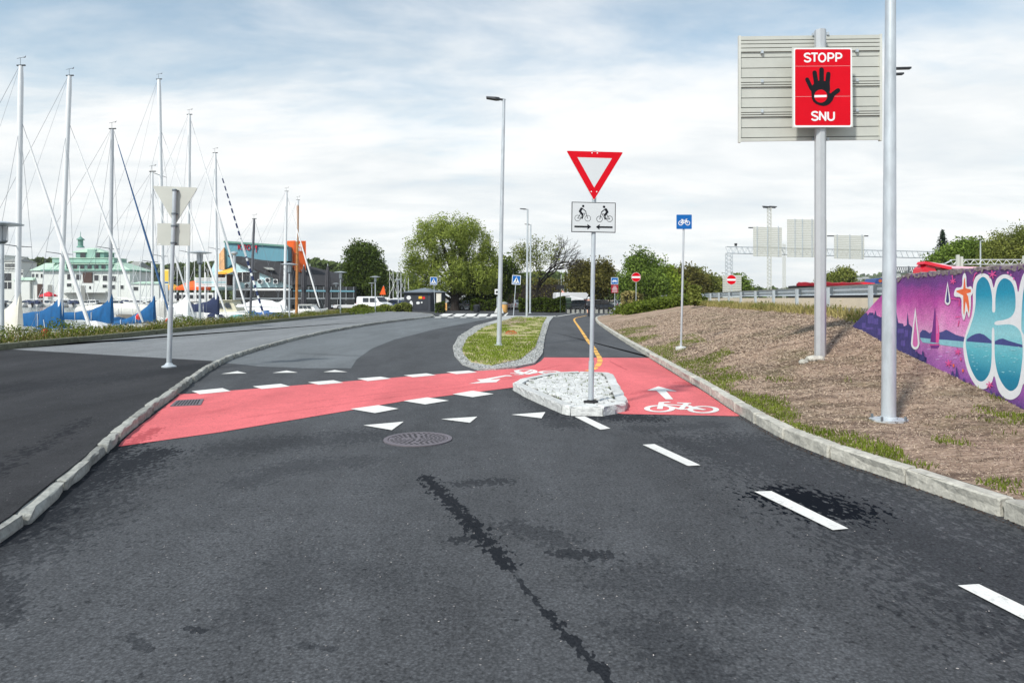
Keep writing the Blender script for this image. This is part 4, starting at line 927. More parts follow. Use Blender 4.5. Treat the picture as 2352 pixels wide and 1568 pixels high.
for y_ in (200, 745, 915, 1290): m = MB(); p = A(*zg(580-(y_-200)*0.016, y_), D); clamp_at(m, p, 0.033); m.build('clamp', 'galv_dark', gw)

# --- give way sign seen from behind, on the left pavement
D = 15.85; pb = A(388, 842, D); pt = A(401, 434, D)
bs_ = thing('sign_from_behind', (pb.x, D, WALK), 'beige back of a triangular sign and small plate on a galvanised post, left pavement', 'sign')
MB().cyl((pb.x, D, WALK), (pt.x, D, pt.z), 0.043, n=14).build('post', 'galv', bs_, smooth=True)
q = A(391.5, 700, D); MB().cyl((pb.x, D, WALK), (lerp(pb.x, pt.x, 0.33), D, 1.5), 0.056, n=14).build('post_sleeve', 'galv', bs_, smooth=True)
MB().lathe((pb.x, D, WALK), [(0.16, -0.01), (0.16, 0.025), (0.10, 0.05), (0.06, 0.10)], 16).build('base_flange', 'galv', bs_, smooth=True)
Dq = D+0.07
MB().plate([A(x_, y_, Dq) for x_, y_ in tri_round([(350,427),(454,431),(402,516)], 3.0)], (0, 0.02, 0)).build('triangle_plate', 'alu_back', bs_)
MB().plate([A(x_, y_, Dq) for x_, y_ in ((361.5,512.5),(436.5,514),(435.8,564.5),(360.6,563))], (0, 0.02, 0)).build('sub_plate', 'alu_back', bs_)
for y_ in (437, 491, 519, 558): m = MB(); p = A(lerp(401, 388, (y_-434)/408), y_, D); clamp_at(m, p, 0.043); m.obox((p.x, D+0.05, p.z), (0.14, 0.03, 0.025)); m.build('clamp', 'galv_dark', bs_)
for x_, y_ in ((381,494),(366,561)): MB().plate([A(x_-2.5, y_-1.2, Dq-0.003), A(x_+2.5, y_-1.2, Dq-0.003), A(x_+2.5, y_+1.2, Dq-0.003), A(x_-2.5, y_+1.2, Dq-0.003)], (0, 0.002, 0)).build('sticker', 'sign_white', bs_)

def bike_print(pr, mat, cx, cy, s, w):
    """plain bicycle, width 2.1*s"""
    for wx in (-0.62, 0.62): pr.ring(mat, cx+wx*s, cy+0.15*s, 0.36*s, w, n=20)
    pr.line(mat, [(cx-0.62*s, cy+0.15*s), (cx-0.30*s, cy-0.30*s), (cx+0.36*s, cy-0.30*s), (cx-0.02*s, cy+0.15*s), (cx-0.62*s, cy+0.15*s)], w)
    pr.line(mat, [(cx-0.02*s, cy+0.15*s), (cx-0.36*s, cy-0.46*s)], w); pr.line(mat, [(cx+0.62*s, cy+0.15*s), (cx+0.30*s, cy-0.50*s), (cx+0.48*s, cy-0.56*s)], w); pr.line(mat, [(cx-0.5*s, cy-0.46*s), (cx-0.22*s, cy-0.46*s)], w*1.2)
# --- blue cycle-path sign on the slope
D = 19.6; pb = A(1564, 798, D); zb = emb(pb.x, D)
bl_ = thing('cycle_path_sign', (pb.x, D, zb), 'blue cycle path sign on a thin post in a concrete foot on the slope', 'sign')
ptop = A(1571, 494, D)
MB().cyl((pb.x, D, zb-0.1), (ptop.x, D, ptop.z), 0.030, n=12).build('post', 'galv', bl_, smooth=True)
MB().lathe((pb.x, D, zb-0.08), [(0.16, 0), (0.15, 0.14), (0.05, 0.16)], 14).build('concrete_foot', 'granite_white', bl_)
Df = D-0.05; fb = front(Df)
MB().plate([fb(*p) for p in rrect(1554, 493, 1589, 526, 1.5)], (0, 0.02, 0)).build('plate', 'sign_blue', bl_)
pr = Print(fb, (0, -1, 0), 0.0003, 0.001); bike_print(pr, 'sign_white', 1571.5, 510.5, 13, 1.6); pr.finish(bl_, {'sign_white': 'bicycle_symbol'})

# ================================================================ POLES AND LAMPS
# near pole, right
D = 8.8; b0 = A(2041, 938, D); zb = emb(b0.x, D)
np_ = thing('street_lamp', (b0.x, D, zb), 'thick galvanised lamp post with bolted base plate beside the mural wall', 'street lamp')
MB().loft([[(b0.x+(2045.5-2041)*D/F*t+r*math.cos(2*math.pi*k/24), D+r*math.sin(2*math.pi*k/24), z) for k in range(24)] for t, r, z in ((0, 0.088, zb), (0.4, 0.080, 2.2), (1.0, 0.062, 5.6), (1.7, 0.048, 9.6))]).build('post', 'galv', np_, smooth=True)
m = MB(); m.prism([(b0.x+0.235*math.cos(R(45*k+22.5))*(1.0), D+0.2*math.sin(R(45*k+22.5))) for k in range(8)], zb+0.0, zb+0.03); m.build('base_plate', 'galv', np_)
for sx in (-1, 1):
    for sy in (-1, 1): MB().cyl((b0.x+sx*0.15, D+sy*0.12, zb+0.02), (b0.x+sx*0.15, D+sy*0.12, zb+0.075), 0.018, n=6).build('bolt', 'galv_dark', np_)
MB().lathe((b0.x, D, zb+0.03), [(0.105, 0), (0.105, 0.02), (0.09, 0.03)], 20).build('weld_ring', 'galv', np_)
hx = b0.x+0.044; MB().beam((hx, D, 9.58), (hx-0.75, D-0.1, 9.68), 0.2, 0.07).build('lamp_head', 'dark_metal', np_)
def arm_lamp(name, bx_, by_, topx, topy, D, hx0, label, r0=0.085, r1=0.05, z0=0.0, foot=True, head=0.30):
    p0 = A(bx_, by_, D); p1 = A(topx, topy, D)
    t = thing(name, (p0.x, D, z0), label, 'street lamp', group='lamp posts along the road')
    MB().loft([[(lerp(p0.x, p1.x, q)+lerp(r0, r1, q)*math.cos(2*math.pi*k/14), D+lerp(r0, r1, q)*math.sin(2*math.pi*k/14), lerp(z0, p1.z, q)) for k in range(14)] for q in (0, 0.5, 1)]).build('post', 'galv', t, smooth=True)
    if foot: MB().lathe((p0.x, D, z0), [(r0*1.9, 0), (r0*1.9, 0.04), (r0*1.15, 0.05), (r0*1.1, 0.10)], 14).build('base_plate', 'galv', t)
    h0 = A(hx0, topy, D); d = Vector((h0.x-p1.x, 0, 0.03))
    MB().beam((p1.x+0.05, D, p1.z-0.02), (p1.x+d.x*0.35, D, p1.z+0.02), 0.06).build('arm', 'dark_metal', t)
    MB().loft([[(p1.x+d.x*0.25+q*d.x*0.75, D-w, p1.z+0.03+q*0.03-h), (p1.x+d.x*0.25+q*d.x*0.75, D+w, p1.z+0.03+q*0.03-h), (p1.x+d.x*0.25+q*d.x*0.75, D+w*0.8, p1.z+0.06+q*0.03), (p1.x+d.x*0.25+q*d.x*0.75, D-w*0.8, p1.z+0.06+q*0.03)] for q, w, h in ((0, 0.08, 0.05), (0.3, 0.13, 0.05), (1, 0.11, 0.02))]).build('lamp_head', 'dark_metal', t)
    return t
arm_lamp('street_lamp', 1146, 798, 1157.5, 229, 23.6, 1117, 'tall galvanised lamp post standing in the grass strip, dark flat lamp head', z0=0.06)
arm_lamp('street_lamp', 1210, 730, 1212, 481, 58, 1194, 'lamp post behind the grass strip, taller of the pair right of the willow', 0.10, 0.07)
arm_lamp('street_lamp', 1217.5, 720, 1219, 516, 77, 1205, 'lamp post behind the hedge, shorter and farther of the pair right of the willow', 0.10, 0.08)
D = 36; t = thing('street_lamp', (A(2046, 600, D).x, D, 1.3), 'lamp post with two dark lamp heads, hidden behind the thick post', 'street lamp')
p1 = A(2046, 158, D); MB().cyl((p1.x, D, 1.3), (p1.x, D, p1.z), 0.11, 0.07, n=10).build('post', 'galv', t, smooth=True)
for xa, xb, y_ in ((2052, 2091, 157), (2052, 2074, 170)): MB().beam(A(xa, y_+1, D), A(xb, y_, D), 0.22, 0.09).build('lamp_head', 'dark_metal', t)
# crossing signs
def crossing(cx, y0, y1, w, bx_, D, rot, label):
    p0 = A(bx_, 0, D); t = thing('crossing_sign', (p0.x, D, 0), label, 'sign', group='pedestrian crossing signs')
    top_ = A(cx, y0, D); MB().cyl((p0.x, D, 0), (top_.x, D, top_.z), 0.035, n=8).build('post', 'galv', t, smooth=True)
    cyy = (y0+y1)/2; h = (y1-y0)/2; cs, sn = math.cos(rot), math.sin(rot)
    f = lambda x, y: A(cx+(x*cs-y*sn)*w/2, cyy+(x*sn+y*cs)*h, D-0.06)
    MB().plate([f(*p) for p in rrect(-1, -1, 1, 1, 0.12)], (0, 0.03, 0)).build('plate', 'sign_white', t)
    pr = Print(f, (0, -1, 0), 0.0008, 0.002); pr.poly('sign_blue', rrect(-0.88, -0.88, 0.88, 0.88, 0.1)); pr.poly('sign_white', [(0, -0.66), (0.76, 0.72), (-0.76, 0.72)])
    pr.circ('sign_black', 0.02, -0.36, 0.09, n=10); pr.line('sign_black', [(0.02, -0.22), (0.0, 0.15)], 0.16, cap=False); pr.line('sign_black', [(0.0, 0.12), (-0.18, 0.55)], 0.1, cap=False); pr.line('sign_black', [(0.0, 0.12), (0.2, 0.52)], 0.1, cap=False); pr.line('sign_black', [(-0.16, 0.06), (0.02, -0.2), (0.18, 0.05)], 0.07, cap=False)
    for q in (-0.5, -0.28, 0.28, 0.5): pr.poly('sign_black', [(q-0.06, 0.7), (q*0.9-0.05, 0.5), (q*0.9+0.05, 0.5), (q+0.06, 0.7)])
    pr.finish(t, {'sign_blue': 'blue_face', 'sign_white': 'white_triangle', 'sign_black': 'walking_figure'})
    for o in t.children:
        if o.name.startswith('walking'): o['kind'] = 'stuff'
    return t
crossing(1186, 632, 653.5, 20, 1179, 62, 0.06, 'blue pedestrian crossing sign on a leaning post by the grass strip')
crossing(996, 636, 653.8, 16.5, 999.5, 82, 0.02, 'blue pedestrian crossing sign standing at the corner of the dark kiosk')
# no-entry signs, cycle route sign
def noentry(cx, cy, r, by_, D, z0, label):
    p0 = A(cx, cy, D); t = thing('no_entry_sign', (p0.x, D, z0), label, 'sign', group='no entry signs')
    MB().cyl((p0.x, D, z0), (p0.x, D, p0.z+0.1), 0.035, n=8).build('post', 'galv', t, smooth=True)
    MB().plate([A(cx+r*math.cos(2*math.pi*k/28), cy+r*math.sin(2*math.pi*k/28), D-0.07) for k in range(28)], (0, 0.03, 0)).build('disc', 'sign_white', t)
    pr = Print(front(D-0.07), (0, -1, 0), 0.001, 0.002); pr.circ('sign_red', cx, cy, r*0.96); pr.poly('sign_white', [(cx-r*0.9, cy-r*0.2), (cx+r*0.9, cy-r*0.2), (cx+r*0.9, cy+r*0.2), (cx-r*0.9, cy+r*0.2)])
    pr.finish(t, {'sign_red': 'red_face', 'sign_white': 'white_bar'}); return t
noentry(1461, 636.5, 10.8, 678, 66, 0.9, 'round red no entry sign on the weedy mound before the green trees')
noentry(1680, 642.5, 11.3, 675, 64, 1.25, 'round red no entry sign before the back of a beige board by the gantry')
D = 66; t = thing('slatted_board', (A(1680, 0, D).x, D, 1.25), 'beige back of a tall slatted sign board behind the right no entry sign', 'sign')
for k in range(11):
    y0 = 632+k*5.2; MB().plate([A(1660, y0, D), A(1703, y0, D), A(1703, y0+4.6, D), A(1660, y0+4.6, D)], (0, 0.05, 0)).build('profile', 'alu_back', t)
for x_ in (1671, 1692): MB().cyl((A(x_, 0, D).x, D+0.1, 1.25), (A(x_, 0, D).x, D+0.1, A(0, 634, D).z), 0.05, n=8).build('post', 'galv', t)
D = 72; p0 = A(1412, 0, D); t = thing('route_sign', (p0.x, D, 0), 'small blue cycle sign above a dark red route plate on one post', 'sign')
MB().cyl((p0.x, D, 0), (p0.x, D, A(0, 638, D).z), 0.035, n=8).build('post', 'galv', t, smooth=True)
MB().plate([A(1403.5, 637, D-.06), A(1420, 637, D-.06), A(1420, 653, D-.06), A(1403.5, 653, D-.06)], (0, .03, 0)).build('blue_plate', 'sign_white', t)
MB().plate([A(1404, 654, D-.06), A(1420, 654, D-.06), A(1420, 672.5, D-.06), A(1404, 672.5, D-.06)], (0, .03, 0)).build('red_plate', M('route_red', S(158, 28, 52), 0.5), t)
pr = Print(front(D-.06), (0, -1, 0), 0.001, 0.002); pr.poly('sign_blue', rrect(1404.3, 637.8, 1419.2, 652.2, 1)); bike_print(pr, 'sign_white', 1411.8, 645.5, 5.4, 0.9)
for k, w_ in enumerate((6, 9, 12, 11, 12)): pr.poly('sign_white', [(1412-w_/2, 657.5+k*2.9), (1412+w_/2, 657.5+k*2.9), (1412+w_/2, 658.5+k*2.9), (1412-w_/2, 658.5+k*2.9)])
pr.finish(t, {'sign_blue': 'blue_face', 'sign_white': 'white_symbols'})
for o in t.children:
    if o.name.startswith('white_sym'): o['kind'] = 'stuff'

# ================================================================ GUARD RAIL
gl = thing('guard_rail', (railx(20), 20, 1.3), 'galvanised steel guard rail running along the top of the slope', 'guard rail')
y_ = 15.5; posts = []
while y_ < 150: posts.append(y_); y_ += 3.75
def beam_prof(x, y, z):        # W-beam section facing the highway side, seen from behind
    pr_ = [(0.0, 0.0), (0.02, 0.03), (0.075, 0.06), (0.075, 0.10), (0.02, 0.135), (0.02, 0.175), (0.075, 0.21), (0.075, 0.25), (0.02, 0.28), (0.0, 0.31)]
    return [(x+0.16+a, y, z+b) for a, b in pr_] + [(x+0.156+a, y, z+b) for a, b in reversed(pr_)]
for a, b in zip(posts, posts[1:]):
    MB().loft([beam_prof(railx(q), q, 1.80) for q in (a-0.02, b-0.03)]).build('beam', 'galv', gl)
for q in posts:
    m = MB(); x_ = railx(q); m.prism([(x_-0.055, q-0.05), (x_+0.045, q-0.05), (x_+0.045, q-0.043), (x_-0.048, q-0.043), (x_-0.048, q+0.043), (x_+0.045, q+0.043), (x_+0.045, q+0.05), (x_-0.055, q+0.05)], 1.1, 2.06); m.build('post', 'galv', gl)
    MB().beam((x_+0.03, q, 1.95), (x_+0.17, q+0.02, 1.95), 0.06, 0.22).build('spacer', 'galv_dark', gl)
bar = thing('concrete_barrier', (railx(20)+3.2, 20, 1.295), 'low beige concrete barrier behind the guard rail', 'barrier')
M('concrete_beige', S(196, 182, 160), 0.9, 0, 0.08, 3)
yy = 12
while yy < 150:
    xa, xb = railx(yy)+3.0, railx(yy+5.9)+3.0
    MB().loft([[(x-0.2, y, 1.29), (x+0.2, y, 1.29), (x+0.09, y, 1.72), (x-0.09, y, 1.72)] for x, y in ((xa, yy), (xb, yy+5.9))]).build('barrier_unit', 'concrete_beige', bar)
    yy += 6

# ================================================================ SIGN GANTRY AND LIGHT MAST
def lattice(mb, p0, p1, w, h, n, r=0.022):
    """box truss from p0 to p1 with w across (side) and h (up)"""
    p0, p1 = Vector(p0), Vector(p1); d = (p1-p0).normalized()
    up = Vector((0, 0, 1)) if abs(d.z) < 0.9 else Vector((1, 0, 0)); s = d.cross(up).normalized()
    cs = [s*sx*w/2 + up*sz*h/2 for sx, sz in ((-1, -1), (1, -1), (1, 1), (-1, 1))]
    for c_ in cs: mb.cyl(p0+c_, p1+c_, r*1.5, n=5)
    for i in range(n):
        a, b = p0.lerp(p1, i/n), p0.lerp(p1, (i+1)/n); mid = p0.lerp(p1, (i+0.5)/n)
        for j in range(4): mb.cyl(a+cs[j], mid+cs[(j+1) % 4], r, n=4, caps=False); mb.cyl(mid+cs[(j+1) % 4], b+cs[j], r, n=4, caps=False)
D = 90; gt = thing('sign_gantry', (A(1674, 0, D).x, D, 1.3), 'steel lattice gantry with three beige sign backs over the motorway', 'gantry')
m = MB(); lattice(m, (A(1674.5, 0, D).x, D, 1.3), (A(1674.5, 0, D).x, D, A(0, 583, D).z), 0.72, 0.72, 12); m.build('tower', 'galv', gt)
m = MB(); lattice(m, A(1668, 574, D), A(2240, 588, D), 0.7, 0.85, 44); m.build('truss', 'galv', gt)
m = MB(); lattice(m, (A(2236, 0, D).x, D, 1.3), (A(2236, 0, D).x, D, A(0, 596, D).z), 0.72, 0.72, 10); m.build('tower', 'galv', gt)
def sback(x0, x1, y0, y1, n, vs_, sk):
    Dg = D-0.62
    for k in range(n):
        a, b = lerp(y0, y1, k/n), lerp(y0, y1, (k+1)/n)-0.7
        MB().plate([A(x0, a, Dg), A(x1, a+sk, Dg), A(x1, b+sk, Dg), A(x0, b, Dg)], (0, 0.05, 0)).build('profile', 'alu_back', gt)
    for v in vs_: MB().beam(A(v, y0-1.5, Dg-0.06), A(v, y1-1, Dg-0.06), 0.09).build('upright', 'galv', gt)
sback(1730, 1796, 521, 589, 16, (1739, 1763, 1788), 2); sback(1808, 1899, 504, 591, 22, (1826, 1843, 1865, 1887), 1); sback(1916, 1985, 540, 594.5, 13, (1923, 1952, 1980), 1.5)
for x0, x1, y0 in ((1719, 1731, 523), (1900, 1917, 542), (1985, 1994, 542)): MB().beam(A(x0, y0, D-0.4), A(x1, y0, D-0.4), 0.12, 0.14).build('camera_arm', 'dark_metal', gt)
MB().cyl(A(1690, 565, D), A(1690, 559, D), 0.16, 0.2, n=8).build('camera', 'dark_metal', gt)
def mast_(x_, ytop, D, label, heads):
    t = thing('light_mast', (A(x_, 0, D).x, D, 1.2), label, 'light mast'); m = MB(); lattice(m, (A(x_, 0, D).x, D, 1.2), (A(x_, 0, D).x, D, A(0, ytop, D).z), 0.95, 0.95, 26, 0.05); m.build('tower', 'alu_edge', t)
    for a, b, c_ in heads: MB().beam(A(a, c_, D), A(b, c_+1, D), 0.5, 0.25).build('lamp_arm', 'dark_metal', t)
mast_(1767, 477, 210, 'thin lattice light mast rising behind the gantry, crossed lamp arms on top', ((1751, 1767, 474), (1767, 1784, 474), (1753, 1767, 476.5), (1767, 1781, 476.5)))
mast_(1801, 560, 300, 'fainter lattice mast right of the light mast, behind the gantry', ())
# gantry and pipes over the wall on the right
D = 46; g2 = thing('lattice_footbridge', (A(2180, 0, D).x, D, 1.3), 'white tubular lattice beam seen over the mural wall', 'gantry')
m = MB(); lattice(m, A(2186, 602, D), A(2560, 602, D), 0.4, 0.32, 20, 0.013); m.build('truss', 'white_paint', g2)
for x_, y0 in ((2192, 586), (2344, 588), (2200, 590)): MB().beam((A(x_, 0, D).x, D-0.35, 1.3), (A(x_, 0, D).x, D-0.35, A(0, y0, D).z), 0.16).build('post', 'alu_edge', g2)
MB().tube([A(2150, 607, D), A(2170, 606, D), A(2186, 598, D)], 0.05, 6).build('end_rail', 'galv', g2)
D = 80; g3 = thing('far_gantry', (A(2060, 0, D).x, D, 1.3), 'low grey lattice beam between the thick post and the mural wall', 'gantry')
m = MB(); lattice(m, A(2055, 620.5, D), A(2124, 620.5, D), 0.7, 0.7, 14, 0.025); m.build('truss', 'steel_grey', g3)
for x_ in (2057, 2087): MB().cyl((A(x_, 0, D).x, D, 1.3), (A(x_, 0, D).x, D, A(0, 611, D).z), 0.1, n=6).build('post', 'steel_grey', g3)
def far_lamp(x_, yt, xh, D, label, z0=1.3):
    t = thing('street_lamp', (A(x_, 0, D).x, D, z0), label, 'street lamp'); p = A(x_, yt, D)
    MB().cyl((p.x, D, z0), p, 0.09, 0.06, n=6).build('post', 'galv', t); MB().beam(p, A(xh, yt, D), 0.16, 0.08).build('lamp_head', 'dark_metal', t)
far_lamp(2119, 584, 2112, 105, 'small far lamp post left of the trees over the mural wall'); far_lamp(2252, 551, 2246, 70, 'pale lamp post rising before the trees over the mural wall'); far_lamp(2089, 625, 2083, 160, 'tiny far lamp post over the low lattice beam')
# red crane truck folded behind the wall and red vehicles on the highway
M('truck_red', S(214, 22, 48), 0.35, 0, 0.05, 2, coat=0.3); M('truck_pink', S(238, 190, 206), 0.5)
D = 26; t = thing('crane_truck', (A(2160, 0, D).x, D, 1.3), 'bright red folded crane jib of a truck poking over the mural wall', 'truck')
MB().plate([A(x_, y_, D) for x_, y_ in ((2118,629),(2119,617),(2132,606),(2146,611),(2150,622),(2180,620),(2180,632))], (0, 0.6, 0)).build('lower_jib', 'truck_red', t)
MB().plate([A(x_, y_, D-0.08) for x_, y_ in ((2122,606),(2126,600),(2186,613),(2186,620))], (0, 0.5, 0)).build('upper_jib', 'truck_red', t)
MB().plate([A(x_, y_, D+0.1) for x_, y_ in ((2134,601),(2190,611),(2285,614),(2285,618),(2190,617))], (0, 0.4, 0)).build('boom', 'truck_pink', t)
MB().box(A(2110, 0, D).x, A(2290, 0, D).x, D-0.3, D+2.0, 1.3, 1.3+1.2).build('bed', 'black', t)
D = 62; t = thing('tarp_trailer', (A(1890, 0, D).x, D, 1.3), 'low trailer under a wrinkled dark red tarpaulin behind the guard rail', 'trailer')
pts = []; m = MB(); rings = []; r_ = random.Random(4)
for k in range(29):
    x_ = lerp(1829, 1983, k/28); top_ = 648.5+r_.uniform(-1.2, 1.2) + (4 if k in (0, 28) else 0); rings.append([A(x_, 656.5, D), A(x_, top_+1.5, D-0.1), A(x_, top_, D+0.3), A(x_, top_+1, D+1.8), A(x_, 656.5, D+2.1)])
m.loft(rings).build('tarpaulin', M('tarp_red', S(166, 28, 46), 0.6, 0, 0.35, 0.6), t)
MB().box(A(1831, 0, D).x, A(1981, 0, D).x, D+0.1, D+2.0, 1.3, A(0, 656, D).z).build('bed', 'black', t)
D = 70
t = thing('red_truck', (A(1960, 0, D).x, D, 1.3), 'flat red truck bed right of the tarpaulin behind the guard rail', 'truck')
MB().plate([A(1975, 648, D), A(1986, 647.5, D), A(2010, 650, D), A(2010, 660, D), A(1975, 660, D)], (0, 2.2, 0)).build('bed_side', 'truck_red', t); MB().box(A(1977, 0, D).x, A(2008, 0, D).x, D+0.1, D+2, 1.3, A(0, 660, D).z).build('chassis', 'black', t)
t = thing('blue_truck', (A(2015, 0, D).x, D+4, 1.3), 'blue truck cab with an orange emblem beside the thick post', 'truck')
MB().plate([A(2000, 662, D+4), A(2014, 640, D+4), A(2032, 638, D+4), A(2032, 662, D+4)], (0, 2.3, 0)).build('cab', M('truck_blue', S(38, 66, 128), 0.4), t); MB().plate([A(2022+4*math.cos(k*.6283), 645+4*math.sin(k*.6283), D+3.97) for k in range(10)], (0, .01, 0)).build('emblem', 'rust_orange', t)
MB().box(A(2002, 0, D+4).x, A(2031, 0, D+4).x, D+4.1, D+6, 1.3, A(0, 661, D+4).z).build('chassis', 'black', t)

# ================================================================ HARBOUR
M('mast_white', S(226, 229, 230), 0.4, 0.1, 0.04, 2); M('mast_alu', S(186, 190, 194), 0.4, 0.4, 0.05, 2); M('mast_dark', S(96, 98, 104), 0.5, 0.3)
M('mast_wood', S(176, 118, 60), 0.5, 0, 0.2, 3); M('wire', S(128, 134, 140), 0.5, 0.4); M('gelcoat', S(232, 232, 228), 0.3, 0, 0.03, 1)
M('hull_navy', S(36, 50, 84), 0.3); M('hull_blue', S(60, 104, 168), 0.35); M('hull_teal', S(96, 170, 168), 0.4); M('hull_wood', S(120, 74, 50), 0.5, 0, 0.2, 3)
M('cover_blue', S(14, 86, 138), 0.85, 0, 0.22, 3.5, 0.5, 7, stretch=(1.6, 1, 0.5)); M('cover_cream', S(226, 222, 208), 0.85, 0, 0.08, 3, 0.4, 6); M('cover_navy', S(34, 46, 78), 0.85, 0, 0.15, 4, 0.4, 6)
M('cover_grey', S(196, 196, 190), 0.85, 0, 0.1, 3, 0.5, 5); M('sail_white', S(232, 233, 232), 0.8, 0, 0.05, 4); M('sail_blue', S(58, 96, 138), 0.8, 0, 0.08, 4); M('stripe_navy', S(36, 50, 90), 0.8)
M('buoy_red', S(222, 48, 40), 0.5); M('teak', S(168, 140, 108), 0.7, 0, 0.15, 5)
def boat_hull(mb, xs0, xb, y, B, zs, zb, zw):
    rings = []
    for i in range(13):
        s = i/12; x = lerp(xs0, xb, s); b = B*(0.72+0.62*s if s < 0.45 else 1-((s-0.45)/0.55)**2.0*0.985); b = max(min(b, B), 0.03); z = lerp(zs, zb, s**3.2)
        k = 1.0 if s < 0.8 else 1-(s-0.8)*1.2
        rings.append([(x, y-b, z), (x, y-b*0.97, lerp(z, zw, 0.45)), (x, y-b*0.82*k, zw+0.02), (x, y, zw-0.35*k), (x, y+b*0.82*k, zw+0.02), (x, y+b*0.97, lerp(z, zw, 0.45)), (x, y+b, z), (x, y, z+0.05)])
    mb.loft(rings); return mb
def sailboat(D, mx, my, topx, topy, footx, footy, att, label, mast='mast_white', rm=0.085, cover=None, furl='sail_white', fr_=0.06, hull='gelcoat', aft=6.0, spr=(0.5,), vane=True, beam=1.5, stripes=False, boomlen=3.6, droop=0.0, ctop=None, boomz=None, cth=0.26, collar=0.55):
    base = A(mx, my, D); top_ = A(topx, topy, D); foot = A(footx, footy, D); dz = -0.08
    zd = -0.30; xm = base.x; mk = lambda z: xm + (top_.x-xm)*(z-base.z)/(top_.z-base.z)
    t = thing('sailboat', (xm, D, WZ), label, 'sailboat', group='sailing boats moored bow-on to the quay')
    h = boat_hull(MB(), xm-aft, foot.x+0.6, D, beam, zd-0.05, dz-0.03, WZ).build('hull', hull, t, smooth=True)
    MB().tube([(lerp(xm-aft, foot.x+0.3, s), D-(beam*(0.72+0.62*s if s < .45 else 1-((s-.45)/.55)**2*.985))+0.02, lerp(zd-.05, dz-.03, s**3.2)+.04) for s in [q/10 for q in range(11)]], 0.03, 5).build('toe_rail', 'teak', h)
    cab = MB(); cw = beam*0.62
    cab.loft([[(xm+a, D-cw*w, zd+0.0), (xm+a, D+cw*w, zd+0.0), (xm+a-0.05, D+cw*w*0.85, zd+hh), (xm+a-0.05, D-cw*w*0.85, zd+hh)] for a, w, hh in ((-3.0, 1.0, 0.42), (-1.0, 1.0, 0.40), (0.9, 0.75, 0.26), (1.5, 0.5, 0.05))]); cb = cab.build('cabin', hull if hull == 'gelcoat' else 'gelcoat', t)
    for a in (-2.4, -1.4, -0.4): MB().plate([(xm+a, D-cw*0.965, zd+0.15), (xm+a+0.55, D-cw*0.965, zd+0.15), (xm+a+0.5, D-cw*0.925, zd+0.30), (xm+a+0.05, D-cw*0.925, zd+0.30)], (0, -0.012, 0)).build('window', 'glass_dark', cb)
    MB().tube([(mk(zd), D, zd), (mk(top_.z-0.6), D, top_.z-0.6), (mk(top_.z), D, top_.z)], [rm, rm*0.95, rm*0.72], 10).build('mast', mast, t, smooth=True)
    za = base.z + (top_.z-base.z)*att if att < 1 else top_.z-0.15
    tp = Vector((mk(za)+rm, D, za)); L = foot-tp
    MB().cyl(tp, foot, 0.010, n=4).build('forestay', 'wire', t)
    lowp = foot+L.normalized()*max(0.05, (foot.z-dz)/max(-L.normalized().z, 0.3)); MB().cyl(foot, lowp, 0.05, 0.045, n=8).build('furling_drum', 'mast_alu', t)
    if furl:
        n = 14; pts = [tp+L*(0.07+0.92*k/n) for k in range(n+1)]; rad = [fr_*(0.35+0.65*min(1, k/(n*0.55)))*(1+0.08*math.sin(k*1.9)) for k in range(n+1)]; rad[-1] *= 0.55
        fu = MB().tube(pts, rad, 8).build('furled_sail', furl, t, smooth=True)
        if stripes:
            q = 18
            for k in range(q):
                a, b = 0.12+0.86*k/q, 0.12+0.86*(k+0.62)/q; MB().cyl(tp+L*a, tp+L*b, fr_*1.06*(0.45+0.55*min(1, a*1.5)), n=8).build('stripe', 'stripe_navy', fu)
    for sy in (-1, 1):
        last = Vector((xm-0.15, D+sy*beam*0.9, zd))
        for f in spr:
            zs = lerp(zd, top_.z, f); sp_ = Vector((mk(zs)-0.12, D+sy*beam*0.62, zs+0.04)); MB().cyl((mk(zs), D, zs), sp_, 0.022, 0.014, n=5).build('spreader', 'mast_dark', t)
            MB().cyl(last, sp_, 0.0075, n=3).build('shroud', 'wire', t); last = sp_
        MB().cyl(last, (mk(za), D, za+0.02), 0.0075, n=3).build('shroud', 'wire', t)
        MB().cyl((xm-0.7, D+sy*beam*0.9, zd), (mk(lerp(zd, top_.z, spr[0])), D, lerp(zd, top_.z, spr[0])-0.1), 0.0065, n=3).build('shroud', 'wire', t)
    MB().cyl((xm-aft+0.1, D, zd+0.1), (mk(top_.z)-0.06, D, top_.z), 0.0075, n=3).build('backstay', 'wire', t)
    MB().cyl((xm-boomlen, D+0.05, (boomz or zd+0.8)-droop), (mk(top_.z)-0.05, D, top_.z-0.03), 0.005, n=3).build('topping_lift', 'wire', t)
    if vane:
        v = MB(); x, z = mk(top_.z), top_.z; v.beam((x-0.16, D, z+0.02), (x+0.18, D, z+0.03), 0.05); v.cyl((x-0.02, D, z), (x-0.02, D, z+0.32), 0.008, n=4); v.cyl((x-0.16, D, z+0.30), (x+0.12, D, z+0.36), 0.008, n=4); v.plate([(x+0.10, D, z+0.33), (x+0.20, D, z+0.42), (x+0.18, D, z+0.34)], (0, 0.01, 0)); v.build('masthead_vane', 'dark_metal', t)
    bz = boomz or (zd+0.75)
    MB().cyl((xm-rm, D, bz), (xm-boomlen, D, bz-droop), 0.055, n=8).build('boom', 'mast_alu', t)
